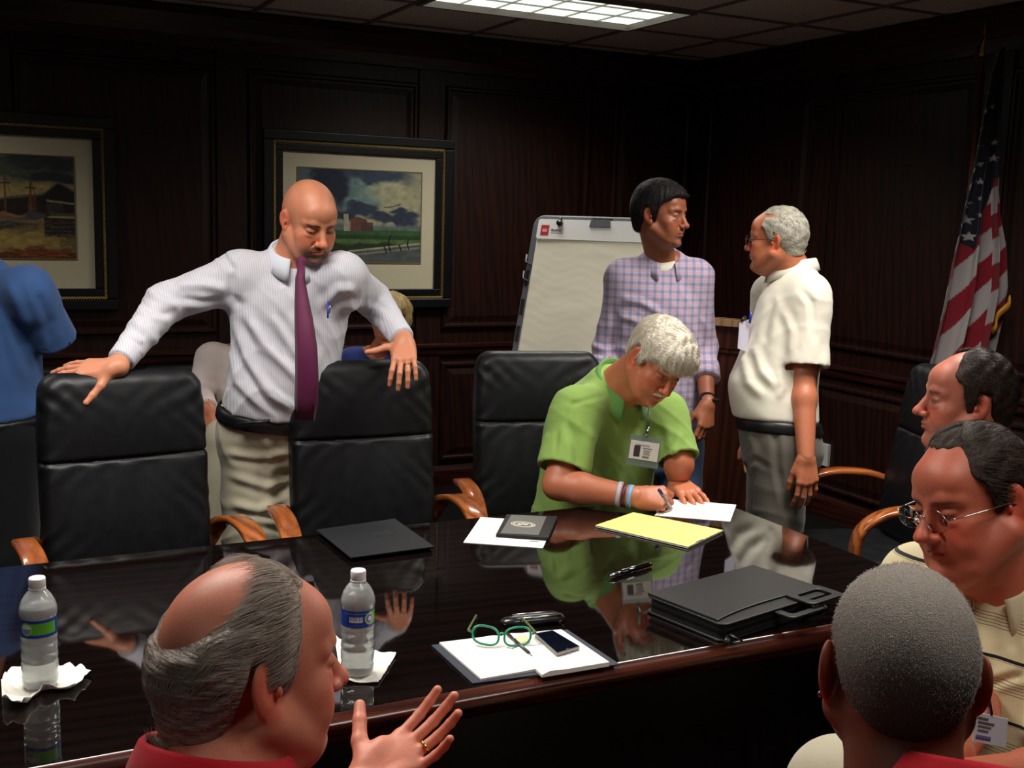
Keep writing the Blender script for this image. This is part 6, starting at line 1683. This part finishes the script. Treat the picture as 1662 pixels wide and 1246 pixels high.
# =================================================== 11. man in a blue shirt at the left edge
BL = dict(ho=atc(-78, 335, 3.62), look=nrm(FWD*.7-RT*.8-UP*.1), skin=SK_TAN, lid=.4, nose=1, fat=0, nr=(.058, .066), headres=.004, pel=atc(-20, 690, 3.85), neck=atc(-42, 432, 3.68), face=nrm((FWD*.85-RT*.5)*np.array([1, 1, 0])), w=1.12, belly=.02, depth=1.05)
BL['arms'] = [dict(S=atc(46, 470, 3.66), E=atc(86, 545, 3.80), W=atc(20, 575, 4.0), short=1.10, r=(.045, .034, .034, .025), sr=(.074, .076), hand=dict(dir=cam_r(-.2, .8, -.2), back=cam_r(0, 0, 1), side=-1, res=.004)),
              dict(S=atc(-130, 480, 3.8), E=atc(-160, 590, 3.8), W=atc(-150, 640, 4.0), short=.85, sr=(.07, .07), hand=dict(dir=cam_r(0, .8, -.2), back=cam_r(0, 0, 1), side=1, res=.005))]
BL['legs'] = [(atc(15, 720, 3.85), atc(15, 900, 3.85), np.append(atc(15, 900, 3.9)[:2], .09)), (atc(-65, 720, 3.9), atc(-65, 900, 3.9), np.append(atc(-65, 900, 3.95)[:2], .09))]
BL['shirt'] = dict(m=M_BLUE, grow=.014, waist=.08, res=.007, creases=[dict(amp=.0045, f=12, d=(.5, .3, 1), seed=83)], folds=[([(60, 470), (78, 520), (80, 560)], 8, -.007), ([(0, 500), (20, 560), (40, 620)], 9, .006), ([(10, 450), (40, 520), (55, 590)], 9, .006)])
BL['trousers'] = dict(m=M_BLACKC, grow=.016, belt=M_BELT, res=.010, r=(.115, .095, .08)); BL.update(hair=hair_short(.012), flow=flow_comb(), hm=HM_B, hms=HS_B, strands=0)
e = person_build('man in a blue short-sleeved shirt and black trousers, back turned at the left edge', BL)
# ------------------------------------------------------------------ things on the table
M_PAGE = mat('white_page', rgb(236, 234, 228), .75, .3); M_YEL = mat('yellow_page', rgb(226, 216, 128), .8, .2); M_BLK = cloth_mat('black_leatherette', rgb(26, 27, 30), .5, 400, sheen=0)
M_INK = mat('ink', rgb(90, 92, 110), .6)
def slab(name, px, z0, th, m, parent, bevel=0.0, dz=(0, 0, 0, 0), smooth=False, inset=0):
    """flat piece whose corners sit on the table where the photograph shows them"""
    B = [atz(x, y, z0+th+d) for (x, y), d in zip(px, dz)]
    c = sum(B)/4
    if inset: B = [b+(c-b)*inset for b in B]
    V = [b-np.array([0, 0, th]) for b in B]+B
    n = len(px)
    F = [tuple(range(n))[::-1], tuple(range(n, 2*n))]+[(i, (i+1) % n, n+(i+1) % n, n+i) for i in range(n)]
    bm = bmesh.new(); vs = [bm.verts.new(tuple(v)) for v in V]
    for f in F: bm.faces.new([vs[i] for i in f])
    return bm_obj(name, bm, m, parent, bevel=bevel)
def qpt(px, u, v, z):
    B = [atz(x, y, z) for x, y in px]; return (B[0]*(1-u)+B[1]*u)*(1-v)+(B[3]*(1-u)+B[2]*u)*v
T0 = TZ+.0005
# bottles
M_PET = mat('clear_plastic', (.95, .97, .965, 1), .06, .5, trans=.84, ior=1.38); M_WATER = mat('water', (.90, .93, .93, 1), .05, .5, trans=.66, ior=1.33)
M_CAP = mat('white_cap', rgb(230, 230, 230), .4)
def bottle(px, label, which):
    p = atz(px[0], px[1], T0+.0035)
    e = thing('water_bottle', label, 'bottle', group='water bottles on napkins')
    prof = [(.001, .002), (.020, .0), (.028, .003), (.0310, .010), (.0315, .022), (.0300, .026), (.0318, .034), (.0318, .048), (.0300, .052), (.0318, .057), (.0312, .066), (.0296, .070), (.0314, .075), (.0314, .085), (.0298, .089), (.0315, .094), (.0315, .098),
            (.0305, .100), (.0305, .134), (.0318, .137), (.0325, .145), (.0318, .152), (.0285, .163), (.0225, .174), (.0160, .182), (.0125, .186), (.0122, .192)]
    prof = [(r, z*.99) for r, z in prof]
    lathe('bottle_wall', prof+[(r-.0009, z) for r, z in reversed(prof[1:])], M_PET, e, n=48, cap=False)
    lvl = .152 if which == 0 else .176
    wp = [(max(r-.0012, .0005), z+.0008) for r, z in prof if z < lvl]
    rl = np.interp(lvl, [z for r, z in prof], [r for r, z in prof])-.0012
    lathe('water', wp+[(rl, lvl)], M_WATER, e, n=48)
    lathe('cap', [(.0135, .186), (.0145, .188), (.0145, .202), (.0135, .2045), (.004, .205)], M_CAP, e, n=36)
    lathe('cap_ring', [(.0145, .183), (.0148, .1845), (.0145, .186)], M_CAP, e, n=30)
    # wrap label
    cdir = nrm((CAMP-p)*np.array([1, 1, 0])); a0 = math.atan2(cdir[1], cdir[0])
    nA, nZ = 300, 40; A = np.linspace(0, 2*PI, nA); Zl = np.linspace(.101, .133, nZ)
    AA, ZZ = np.meshgrid(A, Zl, indexing='ij')
    V = np.stack([.0311*np.cos(AA+a0), .0311*np.sin(AA+a0), ZZ], -1).reshape(-1, 3)
    i, j = np.meshgrid(np.arange(nA-1), np.arange(nZ-1), indexing='ij'); a = (i*nZ+j).ravel(); F = np.stack([a, a+nZ, a+nZ+1, a+1], 1)
    an = ((AA.ravel()+PI) % (2*PI))-PI; zz = (ZZ.ravel()-.101)/.032
    blue, grn, wht = np.array(rgb(22, 62, 160)[:3]), np.array(rgb(94, 178, 50)[:3]), np.array(rgb(214, 222, 226)[:3])
    c = np.tile(blue, (len(an), 1))
    def put(w, col): c[w] = col
    if which == 0:   # green panel faces the camera
        put((np.abs(an-.12) < .95) & (zz > .16) & (zz < .84), grn)
        bz = (an+.72)*.0311/.016; bzz = (zz-.5)*2; r2 = np.hypot(bz, bzz)
        put(r2 < .75, np.array(rgb(150, 190, 60)[:3])); put(r2 < .56, np.array(rgb(110, 150, 200)[:3])); put((r2 < .56) & (bzz > .05), wht)
    else:
        w_ = (np.abs(an+.12) < .42) & (zz > .32) & (zz < .66)
        u_ = (an+.12+.42)/.84
        letters = w_ & ((np.abs(((u_*7) % 1)-.5) > .16) | (zz < .42))
        put(letters, wht); put((np.abs(an+.12) < .75) & (zz > .82) & (zz < .87), np.array(rgb(60, 150, 190)[:3])); put((np.abs(an+.1) < .5) & (zz > .12) & (zz < .17) & (np.sin(an*120) > -.2), np.array(rgb(90, 130, 200)[:3]))
        bz = (an-.80)*.0311/.016; bzz = (zz-.5)*2; r2 = np.hypot(bz, bzz)
        put((an > .72) & (an < 1.5) & (zz > .14) & (zz < .9), grn); put(r2 < .72, np.array(rgb(190, 205, 120)[:3])); put(r2 < .50, np.array(rgb(70, 110, 190)[:3])); put(r2 < .3, wht)
    m = bpy.data.materials.get('label_print')
    if m is None:
        m = mat('label_print', (1, 1, 1, 1), .35); t = NT(m); cc = t.n('ShaderNodeVertexColor', layer_name='Col'); t.l(cc.outputs[0], t.b.inputs['Base Color'])
    o = mesh_obj('label_wrap', V, F, m, e); set_col(o, c)
    e.location = p
    return e
bottle((66, 1112), 'water bottle with a green and blue label standing on a crumpled napkin at far left', 0)
bottle((580, 1092), 'water bottle with a blue label on a folded napkin beside the man in red', 1)
# napkins
M_NAP = mat('napkin', rgb(232, 228, 218), .9, .1, sheen=.2)
def crumple(name, px, label, amp, seed, rim):
    """sheet through a ring of pixel points on the table, crumpled; rim heights per corner"""
    R = [atz(x, y, T0) for x, y in px]; c = sum(R)/len(R); n = len(R); K = 14; r = np.random.default_rng(seed)
    V = []; per = 10
    ring = []
    for i in range(n):
        for k in range(per):
            t_ = k/per; ring.append(((R[i]*(1-t_)+R[(i+1) % n]*t_), rim[i]*(1-t_)+rim[(i+1) % n]*t_))
    N = len(ring)
    for k in range(K+1):
        f = k/K
        for (q, h) in ring:
            p = c+(q-c)*f
            z = h*f**4+amp*(.5+.5*math.sin(p[0]*150+2*math.sin(p[1]*120+seed)))*(.5+.5*math.sin(p[1]*170+1.7*math.sin(p[0]*90)))*smoothstep(.42, .75, f)
            V.append((p[0], p[1], T0+.0012+float(z)))
    F = []
    for k in range(K):
        for i in range(N): F.append((k*N+i, k*N+(i+1) % N, (k+1)*N+(i+1) % N, (k+1)*N+i))
    o = mesh_obj(name, V, F, M_NAP, smooth=True); o.modifiers.new('t', 'SOLIDIFY').thickness = .0012; o.modifiers['t'].offset = 1
    tag(o, label, 'napkin', 'paper napkins under the bottles'); return o
crumple('napkin', [(18, 1092), (64, 1086), (110, 1084), (148, 1096), (122, 1122), (70, 1128), (36, 1156), (4, 1150), (2, 1118)], 'crumpled white paper napkin under the green-labelled bottle at far left', .010, 1, [.010, .004, .003, .008, .006, .012, .014, .018, .014])
crumple('napkin', [(541, 1047), (572, 1062), (606, 1060), (643, 1064), (630, 1086), (614, 1110), (584, 1110), (556, 1108), (548, 1076)], 'folded white paper napkin under the blue-labelled bottle', .0035, 2, [.026, .004, .002, .002, .002, .001, .001, .004, .008])
# black folder
e = thing('padfolio', 'closed black leather padfolio lying on the table in front of the empty middle chair', 'folder')
fpx = [(513, 859), (641, 841), (705, 886), (569, 904)]
slab('back_cover', fpx, T0, .004, M_BLK, e, bevel=.0015); slab('pages', fpx, T0+.004, .006, M_BLK, e, inset=.03); slab('front_cover', fpx, T0+.010, .004, M_BLK, e, bevel=.0015)
q = [(598, 864), (630, 860), (640, 867), (606, 871)]; slab('embossing', q, T0+.0138, .0006, mat('emboss', rgb(34, 35, 38), .35), e)
# white sheets and small portfolio
e = thing('paper_sheet', 'white sheet of paper lying under the small grey portfolio', 'paper')
slab('sheet', [(780, 839), (901, 846), (881, 889), (752, 880)], T0, .0008, M_PAGE, e)
slab('print_line', [(860, 877), (874, 878), (873, 879.5), (859, 878.5)], T0+.0008, .0002, M_GREYP, e)
e = thing('portfolio', 'small black portfolio with a grey panel and round pale seal, on the white sheet', 'folder')
ppx = [(822, 834), (905, 836), (888, 878), (804, 866)]
ppx = [(822, 834), (905, 837), (890, 872), (805, 866)]
slab('cover', ppx, T0+.001, .010, M_BLK, e, bevel=.002)
M_GREYPANEL = mat('grey_panel', rgb(92, 90, 86), .5); slab('panel', [(830, 835), (887, 838), (874, 868), (812, 865)], T0+.011, .0012, M_GREYPANEL, e)
M_SEAL = mat('pale_seal', rgb(190, 184, 168), .5)
ctr = np.array([849, 850.5])
def ell_ring(a, b, w, n=36):
    Vv = []; Ff = []
    for i in range(n):
        th = 2*PI*i/n
        for k in (1, w): Vv.append(atz(ctr[0]+a*k*math.cos(th), ctr[1]+b*k*math.sin(th)+.08*a*k*math.cos(th), T0+.0126))
    for i in range(n): Ff.append((2*i, 2*i+1, (2*i+3) % (2*n), (2*i+2) % (2*n)))
    o = mesh_obj('seal', Vv, Ff, M_SEAL, e, smooth=False); o.modifiers.new('t', 'SOLIDIFY').thickness = .0004
ell_ring(20, 4.6, .90); ell_ring(16.5, 3.6, .82)
for dx, dy, a in ((-5, 0, 5.0), (4.5, .3, 4.5), (0, -1.2, 3)):
    Vv = [atz(ctr[0]+dx+a*math.cos(t_), ctr[1]+dy+a*.30*math.sin(t_), T0+.0126) for t_ in np.linspace(0, 2*PI, 12, endpoint=False)]
    o = mesh_obj('seal_figure', Vv, [tuple(range(12))], M_SEAL, e, smooth=False); o.modifiers.new('t', 'SOLIDIFY').thickness = .0004
# yellow pad
e = thing('legal_pad', 'yellow legal pad lying in front of the writing man', 'notepad')
ypx = [(1028, 831), (1174, 860), (1117, 887), (966, 852)]
slab('backing', ypx, T0, .0015, mat('card_backing', rgb(150, 140, 120), .7), e); slab('page_block', ypx, T0+.0015, .005, M_PAGE, e, inset=.006); slab('top_page', ypx, T0+.0065, .0006, M_YEL, e, inset=.004)
slab('pad_print', [(1128, 879), (1141, 874), (1143, 875), (1130, 880)], T0+.0072, .0002, M_INK, e)
# written sheet
e = thing('paper_sheet', 'handwritten white sheet on which the man in green is writing', 'paper')
wpx = [(1093, 810), (1195, 819), (1185, 846), (1062, 836)]
slab('sheet', wpx, T0, .001, M_PAGE, e)
V = []; F = []
for r_i in range(8):
    v = .18+.085*r_i
    u = .45+.02*math.sin(r_i)
    while u < .93:
        w_ = random.uniform(.02, .06)
        q = [qpt(wpx, u, v, T0+.0014), qpt(wpx, u+w_, v+.004, T0+.0014), qpt(wpx, u+w_, v+.022, T0+.0014), qpt(wpx, u, v+.018, T0+.0014)]
        n = len(V); V += q; F.append((n, n+1, n+2, n+3)); u += w_+random.uniform(.01, .03)
o = mesh_obj('handwriting', V, F, mat('handwriting', rgb(150, 150, 162), .7), e, smooth=False)
# pen in the writing hand
e = thing('pen', 'blue capped pen held in the writing hand of the man in green', 'pen')
pt = atz(1091, 827, T0+.002); pe = atc(1056, 774, 3.20)
dd = nrm(pe-pt)
tube('barrel', [pt+dd*.010, pt+dd*.105], .0045, mat('pen_grey', rgb(150, 150, 158), .3), e, n=12); tube('tip', [pt, pt+dd*.011], .002, M_STEEL, e, n=8, rs=[.0008, .0035]); tube('pen_end', [pt+dd*.105, pt+dd*.150], .0055, mat('pen_blue', rgb(30, 34, 110), .3), e, n=12)
# chrome pen
e = thing('pen', 'shiny black and chrome pen lying alone on the dark table', 'pen')
a, b = atz(990, 935, TZ+.007), atz(1054, 916, TZ+.007); d = nrm(b-a)
tube('barrel', [a+d*.03, b], .0062, mat('pen_black', rgb(10, 10, 12), .1, coat=.5), e, n=16, rs=[.0062, .0058]); tube('nose', [a, a+d*.01, a+d*.029], .005, M_STEEL, e, n=16, rs=[.003, .0058, .0064]); tube('clip', [a+d*.045+np.array([0, 0, .007]), b-d*.004+np.array([0, 0, .0068])], .0018, M_STEEL, e, n=8); tube('band', [a+d*.0295, a+d*.033], .0066, M_STEEL, e, n=16)
tube('cap_end', [b-d*.001, b+d*.006], .005, M_STEEL, e, n=14)
# zip binder with handles
e = thing('zip_binder', 'large black zip binder with two carrying handles on the right of the table', 'binder')
M_BINDER = mat('binder_leather', rgb(20, 20, 22), .42, .5); t = NT(M_BINDER); nz = t.n('ShaderNodeTexNoise', i_Scale=300.0, i_Detail=3.0); t.l(coords(t), nz.inputs[0]); t.bump(nz.outputs[0], .12, .001)
A_, B_, C_, D_ = atz(1223, 927, .785), atz(1344, 963, .785), atz(1186, 1012, .785), atz(1040, 970, .785)   # far, right, near, left
ux = nrm(B_-C_); uy = nrm(A_-B_-ux*((A_-B_) @ ux)); 
Wd = .5*(np.linalg.norm(B_-C_)+np.linalg.norm(A_-D_)); Hd = .5*(np.linalg.norm(A_-B_)+np.linalg.norm(D_-C_)); cen = (A_+B_+C_+D_)/4
# build in its own frame: x along near->right edge, y toward the far-left
BMt = np.stack([ux, np.cross((0, 0, 1.), ux), (0, 0, 1.)], 1); borg = np.array([cen[0], cen[1], 0])
hx, hy = Wd/2*1.06, Hd/2*1.07
def bset(o):
    o.matrix_basis = Matrix(((BMt[0, 0], BMt[0, 1], 0, borg[0]), (BMt[1, 0], BMt[1, 1], 0, borg[1]), (0, 0, 1, 0), (0, 0, 0, 1))); return o
def rplate(name, x0, x1, y0, y1, z0, z1, r, m, par, bev=.003, fn=None):
    P_ = rrect(x0, x1, y0, y1, r); n = len(P_); V = [(x, y, z0) for x, y in P_]+[(x, y, z1) for x, y in P_]
    o = mesh_obj(name, V, [(j, (j+1) % n, n+(j+1) % n, n+j) for j in range(n)]+[tuple(range(n, 2*n)), tuple(range(n))[::-1]], m, par, smooth=False)
    if bev:
        b = o.modifiers.new('b', 'BEVEL'); b.width = bev; b.segments = 3; b.limit_method = 'ANGLE'; o.data.polygons.foreach_set('use_smooth', np.ones(len(o.data.polygons), bool)); b.harden_normals = True
    return o
bset(rplate('bottom_cover', -hx, hx, -hy, hy, T0, T0+.006, .02, M_BINDER, e)); bset(rplate('zip_gusset', -hx+.006, hx-.006, -hy+.006, hy-.006, T0+.006, T0+.036, .018, mat('gusset', rgb(9, 9, 10), .7), e, bev=0)); bset(rplate('zip_tape', -hx+.003, hx-.003, -hy+.003, hy-.003, T0+.019, T0+.022, .018, mat('zip_black', rgb(16, 16, 16), .35, metal=.3), e, bev=0))
bset(rplate('top_cover', -hx, hx, -hy, hy, T0+.036, T0+.041, .02, M_BINDER, e))
# raised flap with a curved edge on the near-right side
nn = 24
edge = [(-hx+.004+(2*hx-.008)*i/nn, -hy*(.66+.16*abs(2*i/nn-1)**2.2*(1 if i < nn/2 else .5))) for i in range(nn+1)]
poly = edge+[(hx-.004, hy-.004), (-hx+.004, hy-.004)]
n = len(poly); V = [(x, y, T0+.0405) for x, y in poly]+[(x, y, T0+.0455) for x, y in poly]
o = mesh_obj('flap', V, [tuple(range(n))[::-1], tuple(range(n, 2*n))]+[(i, (i+1) % n, n+(i+1) % n, n+i) for i in range(n)], M_BINDER, e, smooth=False); bset(o)
b = o.modifiers.new('b', 'BEVEL'); b.width = .002; b.segments = 2; b.limit_method = 'ANGLE'
def handle(name, xc, wx, y0, y1, z):
    ring_o = rrect(xc-wx, xc+wx, y1, y0, .018); ring_i = rrect(xc-wx+.022, xc+wx-.022, y1+.018, y0-.022, .010)
    n = len(ring_o)
    zz = lambda y: z-.012*smoothstep(y0*.8, y1, y) if y0*.8 > y1 else z
    V = [(x, y, z) for x, y in ring_o]+[(x, y, z) for x, y in ring_i]+[(x, y, z+.006) for x, y in ring_o]+[(x, y, z+.006) for x, y in ring_i]; F = []
    for i in range(n):
        j = (i+1) % n
        F += [(2*n+i, 2*n+j, 3*n+j, 3*n+i), (i, n+i, n+j, j), (i, j, 2*n+j, 2*n+i), (n+i, 3*n+i, 3*n+j, n+j)]
    o = mesh_obj(name, V, F, M_BINDER, e, smooth=False); b = o.modifiers.new('b', 'BEVEL'); b.width = .0018; b.segments = 2; b.limit_method = 'ANGLE'; bset(o)
handle('handle', hx*.22, .062, -hy*.62, -hy-.048, T0+.030)
handle('handle', hx*.66, .062, -hy*.62, -hy-.038, T0+.0415)
bset(tube('zip_pull', [(hx*.05-hx*.95, -hy-.002, T0+.018), (-hx*.95+.012, -hy-.012, T0+.014), (-hx*.95+.03, -hy-.018, T0+.004)], .006, M_BINDER, e, n=8, flat=.4))
pz = atz(1179, 1029, T0+.015); 
tube('zip_slider', [pz, pz+np.array([.004, -.004, -.004])], .006, M_STEEL, e, n=8, flat=.6); tube('zip_tag', [pz+np.array([0, -.006, 0]), pz+np.array([-.012, -.018, -.012])], .007, M_BINDER, e, n=8, flat=.35)
# open notebook
e = thing('notebook', 'open notebook with blank white pages and a dark navy cover', 'notebook')
M_NCOV = mat('navy_cover', rgb(44, 48, 62), .5)
cov = [(700, 1046), (921, 1021), (1006, 1077), (767, 1108)]
slab('cover', cov, T0, .0035, M_NCOV, e, bevel=.001)
# page blocks as curved sheets
def page_block(name, far_l, far_r, near_r, near_l, h, bulge_side):
    V = []; F = []; n = 16
    for k, (a, b) in enumerate(((far_l, far_r), (near_l, near_r))):
        pass
    rows = []
    for i in range(n+1):
        u = i/n
        prof_ = h*(1.0-.45*math.exp(-((u if bulge_side == 0 else 1-u)/.07)**2)+.22*math.exp(-(((u if bulge_side == 0 else 1-u)-.14)/.12)**2)); 
        f = atz(far_l[0]*(1-u)+far_r[0]*u, far_l[1]*(1-u)+far_r[1]*u, T0+.0035+h); g = atz(near_l[0]*(1-u)+near_r[0]*u, near_l[1]*(1-u)+near_r[1]*u, T0+.0035+h)
        rows.append((np.array([f[0], f[1], T0+.0035]), np.array([f[0], f[1], T0+.0035+prof_]), np.array([g[0], g[1], T0+.0035+prof_]), np.array([g[0], g[1], T0+.0035])))
    for r4 in rows: V += list(r4)
    for i in range(n):
        for k in range(4): F.append((i*4+k, i*4+(k+1) % 4, (i+1)*4+(k+1) % 4, (i+1)*4+k))
    F.append((0, 1, 2, 3)); F.append((n*4+3, n*4+2, n*4+1, n*4))
    return mesh_obj(name, V, F, M_PAGE, e, smooth=False)
page_block('page_block', (713, 1042), (812, 1030), (884, 1083), (781, 1101), .004, 1)
page_block('page_block', (812, 1030), (911, 1021), (989, 1074), (880, 1092), .009, 0)
NZ = T0+.0035+.010
# glasses on the notebook
e = thing('eyeglasses', 'green-rimmed reading glasses lying on the open notebook', 'glasses')
M_GRIM = mat('green_rim', rgb(24, 138, 100), .25, coat=.5); M_TEMP = mat('temple_olive', rgb(96, 104, 62), .3)
gl, gr = atz(760, 1045, NZ), atz(867, 1049, NZ); gx = nrm(gr-gl); gw = np.linalg.norm(gr-gl); gc = (gl+gr)/2; gup = nrm(np.array([0, 0, 1])+np.cross(np.array([0, 0, 1.]), gx)*.55)
for s in (-1, 1):
    cx = s*.031
    pts = []
    for i in range(32):
        th = 2*PI*i/32; x = cx+.0255*math.copysign(abs(math.cos(th))**.75, math.cos(th)); y = .0185*math.copysign(abs(math.sin(th))**.8, math.sin(th))+.002*s*0+.0035*(x*s-.031)/.026
        pts.append(gc+gx*x*gw/.128+gup*(y+.019))
    tube('rim', pts, .0024, M_GRIM, e, n=8, closed=True)
    V = [sum(pts)/len(pts)]+pts; o = mesh_obj('lens', V, [(0, i+1, (i+1) % 32+1) for i in range(32)], M_GLASS, e, smooth=False); o.modifiers.new('t', 'SOLIDIFY').thickness = .0015
    h0 = gc+gx*s*gw/2+gup*.026; hinge = h0
    tip = atz(772.6, 1003, TZ+.012) if s < 0 else atz(843, 1003, TZ+.012)
    fwd_ = np.cross(np.array([0, 0, 1.]), gx)
    tube('temple', [hinge-gx*s*.004, hinge+fwd_*.006+gx*s*.002, hinge*.45+tip*.55+np.array([0, 0, .006]), tip+np.array([0, 0, .006]), tip+(tip-hinge)*.12+np.array([0, 0, -.004])], .0022, M_TEMP, e, n=8, flat=1.4)
tube('bridge', [gc-gx*.0065+gup*.022, gc+gup*.0245, gc+gx*.0065+gup*.022], .0022, M_GRIM, e, n=8)
# pen on the page
e = thing('pen', 'slim dark grey pen lying on the notebook beneath the glasses', 'pen')
a, b = atz(824, 1029, NZ+.002), atz(864, 1064, NZ+.001); d = nrm(b-a)
tube('barrel', [a, b-d*.018], .0036, mat('pen_gunmetal', rgb(92, 90, 88), .35, metal=.6), e, n=12); tube('tip', [b-d*.018, b], .003, M_STEEL, e, n=10, rs=[.0034, .0007]); tube('clip', [a+d*.004+np.array([0, 0, .004]), a+d*.04+np.array([0, 0, .0042])], .0012, M_STEEL, e, n=6)
e = thing('sticky_note', 'small cream sticky note on the notebook behind the glasses', 'paper')
slab('note', [(834, 1033), (853, 1030), (861, 1041), (842, 1045)], NZ+.0012, .0008, mat('note_cream', rgb(228, 214, 170), .7), e)
# phone
e = thing('smartphone', 'black smartphone with a silver edge lying on the notebook', 'phone')
phx = [(868, 1027), (897, 1022), (941, 1048), (904, 1059)]
slab('body', phx, NZ+.0005, .0075, mat('phone_metal', rgb(140, 134, 134), .3, metal=.7), e, bevel=.0012); slab('screen', phx, NZ+.008, .0008, mat('phone_glass', rgb(10, 14, 28), .05, coat=.6), e, inset=.03)
hb = qpt([(x, y) for x, y in phx], .5, .97, NZ+.0092); lathe('home_button', [(.0045, 0), (.0045, .0004), (.001, .0005)], M_BLACKP, e, n=20, loc=hb)
# slim case
e = thing('glasses_case', 'slim silver-striped black glasses case lying behind the notebook', 'case')
a, b = atz(812, 1009, TZ+.011), atz(915, 1000, TZ+.011); d = nrm(b-a); L_ = np.linalg.norm(b-a)
ts_ = [0, .01, .03, .06, L_-.02, L_-.006, L_]; V, F = tube_geo([a+d*t_ for t_ in ts_], .01, 20, rs=[.004, .014, .019, .020, .020, .014, .005], flat=.55)
mesh_obj('shell', V, F, mat('case_black', rgb(28, 28, 30), .25, coat=.4), e)
sd = np.cross(d, (0, 0, 1.))
tube('stripe', [a+d*.032+sd*.012+np.array([0, 0, .0075]), a+d*(L_-.012)+sd*.012+np.array([0, 0, .0075])], .0036, M_STEEL, e, n=8); tube('stripe', [a+d*.03-sd*.010+np.array([0, 0, .0095]), a+d*(L_-.02)-sd*.010+np.array([0, 0, .0095])], .0022, M_STEEL, e, n=8)
# ------------------------------------------------------------------ settle every thing on its own base point
bpy.context.view_layer.update()
for o in list(bpy.data.objects):
    if o.type == 'EMPTY' and o.get('category') and o.location.length < 1e-6 and len(o.children):
        lo = np.full(3, 1e9); hi = -lo
        for c in o.children:
            if c.type == 'MESH':
                for k in c.bound_box:
                    w = np.array(c.matrix_world @ Vector(k)); lo = np.minimum(lo, w); hi = np.maximum(hi, w)
        base = Vector(((lo[0]+hi[0])/2, (lo[1]+hi[1])/2, lo[2]))
        o.location = base
        for c in o.children: c.location = c.location-base
# part repeats share plain names; numbers come from Blender itself
